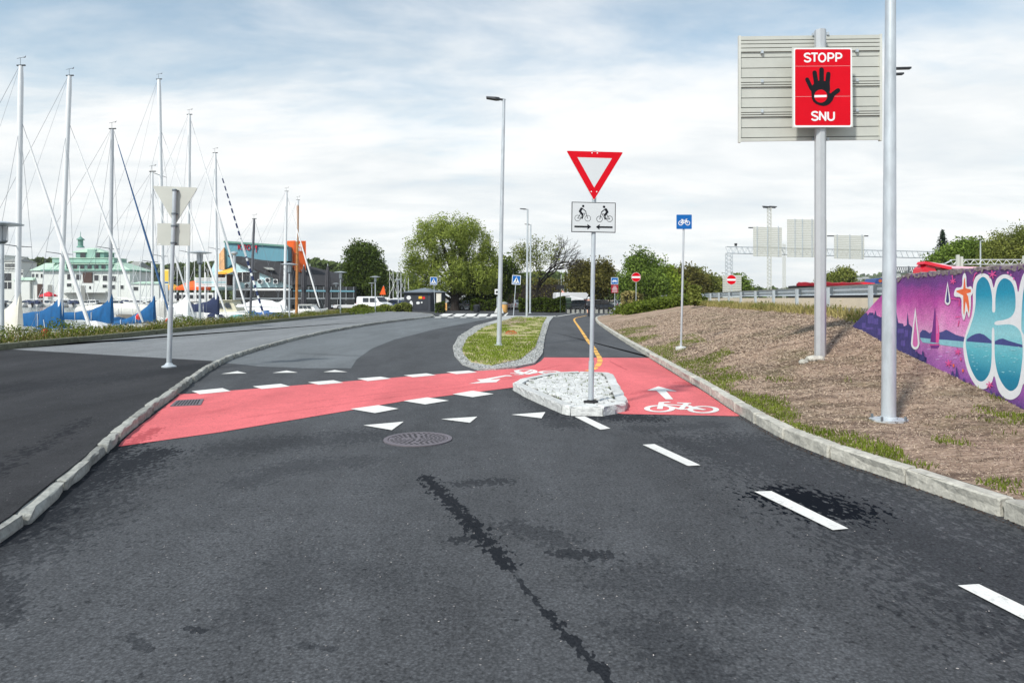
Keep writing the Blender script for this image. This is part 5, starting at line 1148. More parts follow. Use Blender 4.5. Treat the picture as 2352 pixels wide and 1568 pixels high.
    if cover:
        rings = []; n = 16; r_ = random.Random(int(D*10))
        for k in range(n+1):
            q = k/n; x = xm+0.12-(boomlen+0.0)*q; zc_ = bz-droop*q
            hi = cth*(1-0.15*q) + (collar+0.45)*math.exp(-q*boomlen/0.55) ; lo_ = -cth*0.5 - 0.22*math.exp(-q*boomlen/0.7)
            wv = 0.16*(1-0.4*q)*(1+0.1*r_.uniform(-1, 1)); a = r_.uniform(-0.03, 0.03)
            rings.append([(x, D-wv*0.75, zc_+lo_+a), (x, D-wv*1.1, zc_-0.02), (x, D-wv*0.8, zc_+hi*0.5), (x, D-wv*0.45, zc_+hi*0.85+a), (x, D, zc_+hi+a), (x, D+wv*0.45, zc_+hi*0.85), (x, D+wv*1.1, zc_), (x, D+wv*0.75, zc_+lo_)])
        so_ = MB().loft(rings).build('sail_cover', cover, t, smooth=True)
        for q in (0.25, 0.5, 0.75): MB().tube([(xm-boomlen*q, D-0.19, bz-droop*q-0.05), (xm-boomlen*q-0.05, D-0.12, bz-droop*q+cth), (xm-boomlen*q-0.02, D-0.16, bz-droop*q-cth*0.8)], 0.01, 4).build('tie', 'sail_white', so_)
    # sprayhood, fenders, stern rail
    hm = random.Random(int(D*7)).choice(['cover_navy', 'cover_grey', 'cover_blue', 'sail_white'])
    MB().loft([[(xm-3.1+a, D-cw*0.95, zd+0.30), (xm-3.1+a, D-cw*0.8, zd+0.30+hh*0.8), (xm-3.1+a, D, zd+0.30+hh), (xm-3.1+a, D+cw*0.8, zd+0.30+hh*0.8), (xm-3.1+a, D+cw*0.95, zd+0.30)] for a, hh in ((0, 0.55), (0.45, 0.60), (1.0, 0.12))]).build('sprayhood', hm, t)
    for a in (-2.2, -0.6, 0.9): MB().lathe((xm+a, D-beam*0.98, zd-0.55), [(0.03, 0), (0.11, 0.08), (0.11, 0.42), (0.03, 0.5)], 8).build('fender', 'sail_white', t, smooth=True)
    MB().tube([(xm-aft+1.2, D-beam*0.7, zd), (xm-aft+1.2, D-beam*0.7, zd+0.6), (xm-aft+0.1, D-beam*0.6, zd+0.62), (xm-aft+0.1, D+beam*0.6, zd+0.62), (xm-aft+1.2, D+beam*0.7, zd+0.6)], 0.015, 4).build('stern_rail', 'galv', t)
    # pulpit and lifelines
    xb = foot.x+0.3; zb = dz
    MB().tube([(xb-1.5, D-0.75, zb-0.05), (xb-1.45, D-0.75, zb+0.55), (xb-0.1, D-0.18, zb+0.60), (xb-0.1, D+0.18, zb+0.60), (xb-1.45, D+0.75, zb+0.55), (xb-1.5, D+0.75, zb-0.05)], 0.016, 5).build('pulpit', 'galv', t)
    for a in (-3.5, -1.6, 0.2):
        MB().cyl((xm+a, D-beam*0.95, zd-0.02), (xm+a, D-beam*0.95, zd+0.55), 0.013, n=4).build('stanchion', 'galv', t)
    MB().tube([(xm-5, D-beam*0.9, zd+0.5), (xm-1.6, D-beam*0.95, zd+0.54), (xm+0.2, D-beam*0.95, zd+0.54), (xb-1.45, D-0.75, zb+0.55)], 0.006, 3).build('lifeline', 'wire', t)
    return t
sailboat(27.6, 40, 735, 48, 152, 212, 768, 0.77, 'nearest sailboat, tall white mast at the left edge and cream sail cover', cover='cover_cream', fr_=0.075, rm=0.105, ctop=703, boomz=0.62, cth=0.34, collar=0.55, spr=(0.36,), boomlen=3.4)
sailboat(31.5, 137, 740, 160, 175, 330, 745, 0.80, 'sailboat with white mast and blue sail cover, second from the left edge', cover='cover_blue', fr_=0.065, rm=0.11, boomz=0.62, spr=(0.33,), cth=0.38, collar=0.5)
sailboat(33.7, 252, 735, 258, 297, 393, 734, 0.99, 'sailboat with grey mast, blue furled foresail and long blue sail cover', mast='mast_alu', cover='cover_blue', furl='sail_blue', fr_=0.05, rm=0.085, boomz=0.78, spr=(0.43,), boomlen=3.2, cth=0.24, collar=0.45)
sailboat(36.6, 350, 730, 350, 395, 448, 733, 0.88, 'small sailboat with short mast and drooping blue sail cover', cover='cover_blue', fr_=0.05, rm=0.065, boomz=0.75, droop=0.75, spr=(0.45,), boomlen=3.2, beam=1.3, cth=0.2, collar=0.45)
sailboat(40.8, 375, 735, 365, 183, 522, 728, 0.78, 'sailboat whose very tall white mast rises behind the sign post, greyish sail cover', cover='cover_grey', fr_=0.06, rm=0.12, boomz=0.9, spr=(0.30, 0.62), boomlen=3.5)
sailboat(44.2, 430, 735, 435, 264, 574, 738, 0.97, 'sailboat with tall white mast right of the sign post, white sail bundle', cover='sail_white', fr_=0.07, rm=0.12, boomz=0.9, spr=(0.36,), boomlen=3.2)
sailboat(47.5, 498, 730, 494, 352, 607, 727, 0.96, 'sailboat with navy and white striped furled foresail and navy sail cover', cover='cover_navy', fr_=0.075, rm=0.115, boomz=0.95, stripes=True, spr=(0.45,), boomlen=3.4, cth=0.34, collar=0.45)
sailboat(54.0, 575, 720, 584, 503, 645, 700, 0.97, 'sailboat with a short dark mast before the teal building', mast='mast_dark', cover=None, furl=None, rm=0.10, spr=(0.5,), beam=1.3)
sailboat(59.5, 653, 728, 658, 440, 735, 708, 0.95, 'sailboat with white mast and rolled white sail, before the orange tower', cover='sail_white', fr_=0.07, rm=0.125, boomz=1.0, boomlen=4.2, spr=(0.4,), cth=0.2, collar=0.1)
sailboat(63.5, 681, 735, 684, 460, 745, 712, 0.7, 'old sailboat with varnished wooden mast below a white topmast', mast='mast_wood', cover=None, furl=None, rm=0.13, spr=(0.55,), hull='hull_wood', aft=5.0)
p1 = A(682.5, 555, 63.5); p2 = A(684, 460, 63.5)
for o in COL.objects:
    if o.get('label', '').startswith('old sailboat'):
        MB().cyl(p1, p2, 0.135, 0.12, n=8).build('topmast', 'mast_white', o)

# small hulls by the quay
def tarpboat(x0, x1, y0, y1, D, mat, hullm, label):
    a, b = A(x0, y1, D), A(x1, y1, D); t = thing('tarped_boat', ((a.x+b.x)/2, D, WZ), label, 'boat')
    boat_hull(MB(), a.x, b.x, D, 1.1, a.z, a.z+0.1, WZ).build('hull', hullm, t, smooth=True)
    tz = A(0, y0, D).z; rings = []; r_ = random.Random(int(x0))
    for k in range(11):
        s = k/10; x = lerp(a.x+0.1, b.x-0.1, s); h = lerp(a.z, tz, math.sin(math.pi*min(max(s, 0.06), 0.94))**0.5)+r_.uniform(-0.04, 0.04); w = 1.12*math.sin(math.pi*min(max(s*0.85+0.1, 0.06), 0.98))**0.6
        rings.append([(x, D-w, a.z-0.02), (x, D-w*0.55, lerp(a.z, h, 0.75)), (x, D, h), (x, D+w*0.55, lerp(a.z, h, 0.75)), (x, D+w, a.z-0.02)])
    MB().loft(rings).build('tarpaulin', mat, t, smooth=False); return t
tarpboat(566, 655, 716, 731, 49.5, 'hull_blue', 'hull_blue', 'low boat under a bright blue tarpaulin behind the verge')
tarpboat(520, 570, 722, 737, 45.8, 'hull_teal', 'hull_teal', 'small teal boat with pale cover lying at the verge')
tarpboat(540, 662, 688, 716, 70, 'sail_white', 'gelcoat', 'boat under a peaked white winter cover before the teal building')
tarpboat(176, 372, 697, 710, 124, 'cover_cream', 'gelcoat', 'long white motor yacht under a cream cover out in the harbour')
def cabinboat(x0, x1, y0, y1, D, cm, label):
    a, b = A(x0, y1, D), A(x1, y1, D); t = thing('cabin_boat', ((a.x+b.x)/2, D, WZ), label, 'boat')
    boat_hull(MB(), a.x-0.6, b.x+1.2, D, 1.35, a.z, a.z+0.2, WZ).build('hull', 'gelcoat', t, smooth=True)
    zt = A(0, y0, D).z; w = b.x-a.x
    c_ = MB().loft([[(a.x+q*w, D-1.1*k, a.z), (a.x+q*w, D+1.1*k, a.z), (a.x+q2*w, D+1.0*k, zt), (a.x+q2*w, D-1.0*k, zt)] for q, q2, k in ((0, 0.02, 1), (1.0, 0.78, 0.9))]).build('cabin', cm, t)
    for k in range(3): MB().plate([(a.x+w*(0.08+0.25*k), D-1.106+0.01, lerp(a.z, zt, 0.35)), (a.x+w*(0.28+0.25*k), D-1.09, lerp(a.z, zt, 0.35)), (a.x+w*(0.27+0.22*k), D-1.05, lerp(a.z, zt, 0.8)), (a.x+w*(0.08+0.22*k), D-1.06, lerp(a.z, zt, 0.8))], (0, -0.02, 0)).build('window', 'glass_dark', c_)
    MB().box(a.x-0.1, a.x+w*0.82, D-1.12, D+1.12, zt, zt+0.06).build('roof', cm, t); return t
cabinboat(494, 556, 690, 716, 62, M('canvas_olive', S(200, 196, 172), 0.8, 0, 0.05, 2), 'cabin boat with beige canvas top among the masts')
cabinboat(384, 425, 695, 718, 72, 'gelcoat', 'white cabin boat behind the sign post')
cabinboat(400, 470, 692, 704, 105, 'gelcoat', 'white cabin boat before the orange canopy')
cabinboat(430, 480, 700, 716, 84, 'gelcoat', 'small white cabin boat left of the navy sail cover')
cabinboat(600, 640, 694, 708, 92, 'gelcoat', 'white cabin boat moored under the dark roofed building')
cabinboat(690, 730, 700, 712, 82, 'gelcoat', 'low white cabin boat right of the wooden mast')
for i, (x_, y_, D_, lb) in enumerate(((103, 766, 24.5, 'red buoy on a rope at the bow of the second sailboat'), (318, 728, 36, 'red and white fender hanging from the drooping blue boom'), (385, 738, 37.5, 'red buoy beside the foot of the sign post'))):
    p = A(x_, y_, D_); t = thing('buoy', (p.x, D_, p.z-0.2), lb, 'buoy'); MB().lathe((p.x, D_, p.z-0.16), [(0.02, 0), (0.11, 0.06), (0.13, 0.16), (0.11, 0.26), (0.04, 0.33)], 12).build('float', 'buoy_red', t, smooth=True); MB().cyl((p.x, D_, p.z+0.15), (p.x-0.05, D_, p.z+0.5), 0.012, n=5).build('rope', 'sail_white', t)

# far motor boats along the pontoon
def motorboat(kind):
    L, B = 7.2, 1.45; t = thing('motorboat', (0, 0, 0), 'x', 'motorboat', group='motorboats along the far pontoon')
    rings = []
    for i in range(9):
        s = i/8; y = -L/2+L*s; b = B*(1 if s < 0.45 else 1-((s-0.45)/0.55)**2*0.97); z = 0.85+0.45*s*s
        rings.append([(-b, y, z), (-b*0.85, y, 0.05), (0, y, -0.25), (b*0.85, y, 0.05), (b, y, z), (0, y, z+0.06)])
    MB().loft(rings).build('hull', 'hull_navy' if kind == 3 else 'gelcoat', t, smooth=True)
    if kind in (0, 3):      # open boat, windscreen, outboard
        MB().plate([(-1.1, 0.6, 0.95), (1.1, 0.6, 0.95), (0.8, 1.2, 1.7), (-0.8, 1.2, 1.7)], (0, 0.04, 0)).build('windscreen', 'glass_dark', t)
        MB().box(-0.9, 0.9, -2.6, -0.4, 0.9, 1.35).build('seat', 'cover_grey' if kind == 0 else 'black', t)
        for x in ((-0.35, 0.35) if kind == 3 else (0,)): MB().loft([[(x+sx*w, -L/2-0.1+sy*0.35-0.3, z) for sx, sy in ((-1, -1), (1, -1), (1, 1), (-1, 1))] for w, z in ((0.10, 0.0), (0.14, 0.6), (0.27, 0.7), (0.30, 1.25), (0.2, 1.4))]).build('outboard', 'black', t)
        MB().tube([(-1.2, -1.4, 0.9), (-1.1, -1.6, 2.1), (1.1, -1.6, 2.1), (1.2, -1.4, 0.9)], 0.04, 5).build('targa_arch', 'gelcoat', t)
    elif kind == 1:         # cabin cruiser
        c = MB().loft([[(-1.25*k, y, 0.9), (1.25*k, y, 0.9), (1.0*k, y2, 2.25), (-1.0*k, y2, 2.25)] for y, y2, k in ((-1.8, -1.6, 1), (0.3, 0.1, 1), (2.2, 0.9, 0.8))]).build('cabin', 'gelcoat', t)
        MB().plate([(-1.05, -1.83, 1.3), (1.05, -1.83, 1.3), (0.95, -1.68, 2.0), (-0.95, -1.68, 2.0)], (0, 0.03, 0)).build('rear_window', 'glass_dark', c)
        for sx in (-1, 1): MB().plate([(sx*1.17, -1.4, 1.4), (sx*1.17, 0.2, 1.4), (sx*1.06, 0.1, 2.0), (sx*1.06, -1.3, 2.0)], (sx*0.03, 0, 0)).build('side_window', 'glass_dark', c)
        MB().box(-1.3, 1.3, -L/2-0.5, -L/2, 0.2, 0.3).build('bathing_platform', 'teak', t); MB().cyl((0, -0.5, 2.25), (0, -0.5, 3.2), 0.03, n=4).build('antenna', 'mast_white', t)
    else:                   # canvas hood
        MB().loft([[(-1.3, y, 0.9), (-1.15, y, h*0.8), (0, y, h), (1.15, y, h*0.8), (1.3, y, 0.9)] for y, h in ((-3.2, 1.5), (-1.5, 2.2), (0.5, 2.2), (1.6, 1.1))]).build('hood', 'cover_navy', t)
        MB().plate([(-0.8, -3.12, 1.05), (0.8, -3.12, 1.05), (0.6, -2.6, 1.6), (-0.6, -2.6, 1.6)], (0, -0.05, 0.05)).build('hood_window', 'glass_dark', t)
        MB().loft([[(sx*w, -L/2-0.3+sy*0.3, z) for sx, sy in ((-1, -1), (1, -1), (1, 1), (-1, 1))] for w, z in ((0.10, 0.0), (0.14, 0.6), (0.27, 0.7), (0.28, 1.25), (0.2, 1.4))]).build('outboard', 'black', t)
    return t
protos = [motorboat(k) for k in range(4)]; used = [False]*4
KN = ['open white motorboat with arch and black outboard', 'white cabin cruiser with dark windows', 'white motorboat under a navy canvas hood', 'dark blue speedboat with twin black outboards']
ORD = ['first', 'second', 'third', 'fourth', 'fifth', 'sixth', 'seventh', 'eighth', 'ninth', 'tenth', 'eleventh', 'twelfth', 'thirteenth', 'fourteenth', 'fifteenth', 'sixteenth', 'seventeenth', 'eighteenth', 'nineteenth', 'twentieth']
cnt = [0]*4
def motor_at(px, D, kind, rz, row):
    o = protos[kind] if not used[kind] else copy_tree(protos[kind]); used[kind] = True
    cnt[kind] += 1
    put(o, ((px-1176)*D/F, D, WZ), rz, '%s, %s such from the left edge' % (KN[kind], ORD[cnt[kind]-1]))
r_ = random.Random(21); seq = [(0, 1), (24, 0), (46, 3), (66, 0), (84, 2), (102, 3), (122, 0), (146, 1), (172, 2), (196, 0), (222, 1), (246, 3), (268, 1), (292, 2), (316, 1), (338, 0), (362, 1), (390, 2), (412, 0)]
for i, (px, k) in enumerate(seq): motor_at(px+r_.uniform(-3, 3), r_.uniform(222, 246), k, r_.uniform(-0.5, 0.5), 0)
for i, px in enumerate((12, 60, 110, 160, 212, 255, 305, 350)): motor_at(px, 254, (1, 2)[i % 2], 0.6+r_.uniform(-0.4, 0.6), 1)
pn = thing('pontoon', (A(150, 0, 250).x, 250, WZ), 'dark floating pontoon behind the far motorboats', 'pontoon')
for k in range(12): MB().box(-190+k*12, -190+k*12+11.8, 249, 252, WZ-0.2, WZ+0.55).build('section', M('pontoon_wood', S(70, 66, 62), 0.9, 0, 0.2, 1), pn)
p = A(112, 672, 240); t = thing('red_canopy', (p.x, 240, WZ), 'red canvas canopy over one boat at the far pontoon', 'canopy')
MB().loft([[(p.x+w, 240+d, z) for w, d in ((-k*2, -k*2), (k*2, -k*2), (k*2, k*2), (-k*2, k*2))] for k, z in ((1, p.z-1.4), (0.95, p.z-0.9), (0.1, p.z+0.3))]).build('canvas', M('canvas_red', S(206, 44, 56), 0.8), t)
for sx in (-1, 1): MB().cyl((p.x+sx*1.8, 240-1.8, WZ), (p.x+sx*1.8, 240-1.8, p.z-1.3), 0.06, n=4).build('pole', 'galv', t)

# far sailing boats (mast and hull), left harbour and the basin beyond the car park
def far_sail():
    t = thing('far_sailboat', (0, 0, 0), 'x', 'sailboat', group='far sailing boats with bare masts')
    boat_hull(MB(), -4.5, 4.5, 0, 1.4, 0.9, 1.2, 0.0).build('hull', 'gelcoat', t, smooth=True)
    MB().cyl((0, 0, 0.5), (0, 0, 12.5), 0.10, 0.075, n=6).build('mast', 'mast_white', t); MB().cyl((0, 0, 2.2), (-3.6, 0, 2.1), 0.16, n=6).build('boom', 'sail_white', t)
    MB().cyl((4.2, 0, 1.2), (0, 0, 11.2), 0.055, 0.03, n=5).build('furled_sail', 'sail_white', t); MB().beam((0, -1.0, 6.5), (0, 1.0, 6.5), 0.05).build('spreader', 'mast_alu', t)
    return t
fs = far_sail(); first = True; r_ = random.Random(8); cl = cr_ = 0
LM = [(100,608,.0),(122,600,1),(183,612,0),(271,598,1),(306,606,0),(322,590,1),(336,615,0),(407,588,1),(424,610,0),(447,600,1),(470,598,0),(478,618,1),(520,606,0),(700,598,1),(712,606,0)]
for px, ty, k in LM:
    D = r_.uniform(150, 215) if px > 400 else r_.uniform(222, 258); o = fs if first else copy_tree(fs); first = False; sc = (CH-WZ+(HOR-ty)*D/F)/12.5
    if px > 380: D = r_.uniform(150, 200); sc = (CH-WZ+(HOR-ty)*D/F)/12.5
    put(o, ((px-1176)*D/F, D, WZ), r_.uniform(-0.6, 0.6)+(math.pi if k else 0), 'far sailboat across the harbour with a bare white mast, %s mast from the left' % ORD[cl], sc); cl += 1
RM = [(848,590),(866,606),(895,622),(903,612),(912,618),(921,604),(930,626),(938,612),(1078,640),(1100,655),(1282,640),(1289,630),(1295,636),(1303,626),(1308,640),(1316,630),(1323,652),(1425,655),(1438,668)]
for i, (px, ty) in enumerate(RM):
    D = r_.uniform(165, 210); sc = (CH+(HOR-ty)*D/F)/12.5; o = copy_tree(fs)
    put(o, ((px-1176)*D/F, D, -0.05), r_.uniform(-0.8, 0.8)+(math.pi if i % 2 else 0), 'far bare white mast behind the car park, %s from the left there' % ORD[i], sc)

# disc lamps along the quay
def disc_lamp():
    t = thing('disc_lamp', (0, 0, 0), 'x', 'street lamp', group='lamps with flat disc tops along the quay')
    MB().cyl((0, 0, 0), (0, 0, 3.55), 0.062, 0.055, n=10).build('post', 'galv', t, smooth=True)
    MB().lathe((0, 0, 3.5), [(0.08, 0), (0.15, 0.06), (0.15, 0.10), (0.10, 0.12)], 12).build('lantern_base', 'galv_dark', t)
    MB().lathe((0, 0, 3.6), [(0.12, 0), (0.14, 0.45)], 12).build('lantern_glass', M('frosted', S(190, 196, 200), 0.3), t, smooth=True)
    for k in range(4): MB().cyl((0.15*math.cos(k*1.571+.7), 0.15*math.sin(k*1.571+.7), 3.6), (0.15*math.cos(k*1.571+.7), 0.15*math.sin(k*1.571+.7), 4.1), 0.012, n=4).build('cage_bar', 'galv_dark', t)
    MB().lathe((0, 0, 4.08), [(0.30, 0), (0.60, 0.05), (0.60, 0.075), (0.2, 0.14), (0.02, 0.16)], 24).build('disc', 'galv', t, smooth=True)
    return t
dl = disc_lamp(); QL = [(5, 508), (459, 576), (664.5, 604), (782, 623), (862, 634), (915, 641), (772, 650), (854, 649)]
LN = ['disc-topped lamp cut by the left edge of the view', 'disc-topped lamp on the quay between the tall masts', 'disc-topped lamp beside the wooden mast', 'disc-topped lamp before the closed parasols, taller of the two there', 'disc-topped lamp rising before the white van', 'disc-topped lamp between the white van and the kiosk', 'small disc-topped lamp left of the lamp before the parasols', 'small disc-topped lamp behind the rear of the white van']
for i, (px, ty) in enumerate(QL):
    D = (4.24-CH)*F/(HOR-ty); o = dl if i == 0 else copy_tree(dl); put(o, ((px-1176)*D/F, D, 0.0), 0, LN[i])

# weeds on the verge
n = 26000; Y = 14+76*rng.uniform(0, 1, n)**1.3; X = rng.uniform(QX+0.05, xs-0.22, n)
hgt = np.array([max(0.05, 0.34+0.5*noise.noise(Vector((x*0.8, y*0.45, 2.0)))) for x, y in zip(X, Y)])
Z = 0.18+hgt*rng.uniform(0, 1, n)**0.8; C = np.stack([X, Y, Z], 1)+rng.normal(0, 0.05, (n, 3))
tag(quads('verge_weeds', leafq(C, 0.055, 0.4), 'weed_green', kind='stuff'), 'leafy green weeds along the quay verge')
n = 9000; Y = 14+76*rng.uniform(0, 1, n)**1.3; C = np.stack([rng.uniform(QX, xs-0.2, n), Y, np.full(n, 0.17)], 1)
tag(quads('verge_stalks', blades(C, 0.42, 0.010), 'grass_dry', kind='stuff'), 'dry stalks of grass along the quay verge')
n = 3000; C = np.stack([rng.normal(-16.2, 0.7, n).clip(-17.2, -12), rng.uniform(66, 92, n), 0.15+rng.uniform(0, 0.55, n)**1.2], 1)
tag(quads('corner_weeds', leafq(C, 0.11, 0.45), 'weed_green', kind='stuff'), 'tall weeds where the verge meets the car park')

# ================================================================ BUILDINGS
M('render_white', S(216, 220, 216), 0.85, 0, 0.05, 0.3); M('copper_green', S(146, 182, 168), 0.7, 0, 0.12, 0.4); M('copper_pale', S(172, 198, 180), 0.7, 0, 0.12, 0.4); M('copper_dark', S(104, 146, 134), 0.7, 0, 0.12, 0.4)
M('door_brown', S(70, 50, 42), 0.7); M('window_dark', S(52, 54, 58), 0.2, spec=0.6); M('stone_grey', S(140, 142, 138), 0.9)
z1 = zm(0, 850, 2.851)
def zA(z, D): return lambda x, y, d=0.0: A(*z(x, y), D+d)
# --- green roofed clubhouse across the harbour
D = 268.0; g = zA(z1, D); b0 = g(900, 900)
kb = thing('clubhouse', (b0.x, D, -0.06), 'white harbour clubhouse with green copper roofs and a lantern tower', 'building')
GZ = -0.06
def wallbox(x0, x1, y0, d0, d1, mat, name, par, ybot=None):
    a, b = g(x0, y0), g(x1, y0); return MB().box(a.x, b.x, D+d0, D+d1, GZ if ybot is None else g(0, ybot).z, a.z).build(name, mat, par)
wl = wallbox(495, 1475, 648, 0, 16, 'render_white', 'wall', kb)
wallbox(298, 493, 652, 3, 14, 'render_white', 'side_wall', kb); wallbox(120, 296, 756, 2, 10, 'render_white', 'low_wing', kb)
def hip(x0, x1, y0, x2, x3, y1, d0, d1, e0, e1, mat, name, par=kb):
    a, b, c_, e = g(x0, y0), g(x1, y0), g(x2, y1), g(x3, y1)
    return MB().add([(a.x, D+d0, a.z), (b.x, D+d0, a.z), (b.x, D+d1, a.z), (a.x, D+d1, a.z), (c_.x, D+e0, c_.z), (e.x, D+e0, c_.z), (e.x, D+e1, c_.z), (c_.x, D+e1, c_.z)], [(3,2,1,0),(4,5,6,7),(0,1,5,4),(1,2,6,5),(2,3,7,6),(3,0,4,7)]).build(name, mat, par)
MB().box(g(478,0).x, g(1492,0).x, D-1.0, D+17, g(0,655).z, g(0,640).z).build('eaves', 'copper_dark', kb)
rf = hip(480, 1490, 640, 650, 1260, 545, -0.8, 16.8, 5, 12, 'copper_pale', 'roof')
for k in range(16):
    x0 = lerp(560, 1420, k/15); MB().beam(g(x0, 640, -0.85), g(lerp(690, 1230, k/15), 546, 4.95), 0.18, 0.12).build('roof_seam', 'copper_green', rf)
hip(280, 500, 645, 415, 530, 560, 2.5, 14.5, 5, 10, 'copper_pale', 'side_roof'); hip(110, 345, 758, 130, 345, 725, 1.5, 10.5, 3, 9, 'copper_pale', 'low_roof')
dm = MB().box(g(755,0).x, g(1240,0).x, D-0.4, D+6, g(0,642).z, g(0,580).z).build('dormer_band', 'copper_dark', kb)
MB().box(g(745,0).x, g(1250,0).x, D-0.8, D+6, g(0,580).z, g(0,571).z).build('dormer_cornice', 'copper_pale', kb)
for x0 in (770, 838, 920, 1002, 1080, 1160):
    MB().box(g(x0,0).x, g(x0+46,0).x, D-0.52, D-0.35, g(0,630).z, g(0,588).z).build('dormer_window', 'window_dark', dm)
MB().box(g(525,0).x, g(1235,0).x, D+3.5, D+12.5, g(0,556).z, g(0,505).z).build('upper_storey', 'copper_green', kb); MB().box(g(520,0).x, g(1240,0).x, D+3.2, D+12.8, g(0,505).z, g(0,497).z).build('upper_cornice', 'copper_pale', kb)
MB().box(g(412,0).x, g(525,0).x, D+5, D+10, g(0,610).z, g(0,556).z).build('side_attic', 'copper_pale', kb)
tw = MB().box(g(778,0).x, g(1105,0).x, D+4.5, D+11.5, g(0,505).z, g(0,436).z).build('tower', 'copper_dark', kb); MB().box(g(742,0).x, g(1116,0).x, D+4.0, D+12, g(0,436).z, g(0,430).z).build('tower_cornice', 'copper_pale', kb)
for x0, x1 in ((832, 890), (940, 995), (1020, 1055)): MB().box(g(x0,0).x, g(x1,0).x, D+4.3, D+4.6, g(0,496).z, g(0,442).z).build('tower_window', 'window_dark', tw)
MB().box(g(920,0).x, g(1012,0).x, D+3.9, D+6, g(0,505).z, g(0,402).z).build('tower_gable', 'copper_green', kb)
hip(742, 1116, 430, 880, 960, 378, 4.0, 12, 7, 9, 'copper_pale', 'tower_roof')
cu = g(915, 380, 8); MB().lathe((cu.x, D+8, cu.z-0.3), [(1.5, 0), (1.2, 0.6), (0.95, 0.7), (0.95, 3.0), (1.5, 3.1), (1.4, 3.4), (0.5, 4.1), (0.12, 4.6), (0.1, 5.8), (0.02, 6.6)], 12).build('cupola', 'copper_dark', kb, smooth=True)
for x0, x1, y0, y1 in ((766,802,690,750),(868,918,694,754),(1072,1122,702,762),(1170,1220,706,766),(1275,1318,712,770),(762,814,796,832),(1168,1216,810,844),(1275,1308,814,858),(1370,1406,816,858),(306,330,684,722),(350,374,684,722),(406,428,684,726),(448,474,684,728)):
    dd = 0 if x0 > 490 else 3
    f = MB().box(g(x0-4,0).x, g(x1+4,0).x, D+dd-0.14, D+dd-0.002, g(0,y1+3).z, g(0,y0-3).z).build('window', 'render_white', wl); MB().box(g(x0,0).x, g(x1,0).x, D+dd-0.17, D+dd-0.145, g(0,y1).z, g(0,y0).z).build('pane', 'window_dark', f)
MB().box(g(948,0).x, g(1052,0).x, D-0.5, D-0.003, g(0,796).z, g(0,672).z).build('portal', 'door_brown', kb)
MB().add([g(700,890,-3), g(930,792,-3), g(1060,792,-3), g(1200,872,-3), g(1200,900,-3), g(700,900,-3)] + [g(700,890,-0.6), g(930,792,-0.6), g(1060,792,-0.6), g(1200,872,-0.6), g(1200,900,-0.6), g(700,900,-0.6)], [(0,1,2,3,4,5),(11,10,9,8,7,6),(0,6,7,1),(1,7,8,2),(2,8,9,3),(3,9,10,4)]).build('double_stair', 'render_white', kb)
MB().box(g(978,0).x, g(1025,0).x, D-3.2, D-3.01, GZ, g(0,822).z).build('niche', 'stone_grey', kb); MB().box(g(550,0).x, g(604,0).x, D-0.4, D-0.003, GZ, g(0,812).z).build('fountain_niche', 'stone_grey', kb); MB().box(g(370,0).x, g(434,0).x, D+2.6, D+2.99, GZ, g(0,800).z).build('gate', 'door_brown', kb)
for x0 in (932, 1078): MB().box(g(x0-8,0).x, g(x0+8,0).x, D-3.2, D-3.01, g(0,858).z, g(0,828).z).build('lamp', 'window_dark', kb)
# --- buildings at the far left
def block(x0, x1, ytop, D_, dep, mat, label, rows, roofm=None, roofh=0, name='white_house'):
    z = zA(z1, D_); a, b = z(x0, ytop), z(x1, ytop); t = thing(name, ((a.x+b.x)/2, D_, -0.06), label, 'building')
    w = MB().box(a.x, b.x, D_, D_+dep, -0.06, a.z).build('wall', mat, t)
    for (y0, y1, xs_) in rows:
        for p, q in xs_:
            MB().box(z(p,0).x, z(q,0).x, D_-0.12, D_-0.002, z(0,y1).z, z(0,y0).z).build('window', 'window_dark', w)
    if roofm: MB().add([(a.x-0.4, D_-0.4, a.z), (b.x+0.4, D_-0.4, a.z), (b.x+0.4, D_+dep+0.4, a.z), (a.x-0.4, D_+dep+0.4, a.z), (lerp(a.x, b.x, .15), D_+dep/2, a.z+roofh), (lerp(a.x, b.x, .85), D_+dep/2, a.z+roofh)], [(0,1,5,4),(1,2,5),(2,3,4,5),(3,0,4),(3,2,1,0)]).build('roof', roofm, t)
    else: MB().box(a.x-0.3, b.x+0.3, D_-0.3, D_+dep+0.3, a.z, a.z+0.4).build('parapet', mat, t)
    return t
wr = lambda a, b, n, f=0.6: [(lerp(a, b, k/n), lerp(a, b, (k+f)/n)) for k in range(n)]
block(-120, 262, 652, 285, 12, 'render_white', 'low white waterfront building with a dark window band at the left edge', [(680, 765, wr(-110, 130, 9, 0.92)), (780, 855, wr(-110, 140, 5, 0.8)), (672, 696, [(232, 258)])])
block(-90, 52, 482, 340, 16, 'render_white', 'white villa with square tower, on the slope at the far left edge', [(520, 560, wr(-80, 40, 5)), (590, 640, wr(-80, 40, 6))])
block(45, 192, 545, 335, 14, 'render_white', 'white castle-like villa with arched windows above the harbour', [(570, 612, wr(60, 180, 8)), (625, 650, wr(60, 180, 8))], 'stone_grey', 2.0)
block(1420, 1560, 610, 330, 12, 'render_white', 'white villa with balconies right of the green roofed clubhouse', [(620, 645, [(1470, 1505), (1520, 1545)]), (660, 690, [(1440, 1500), (1520, 1548)])], 'stone_grey', 3.0)
block(1475, 1810, 800, 262.5, 8, 'render_white', 'low white shed right of the clubhouse', [(835, 875, [(1510, 1570)])], 'copper_pale', 1.0, 'harbour_shed')

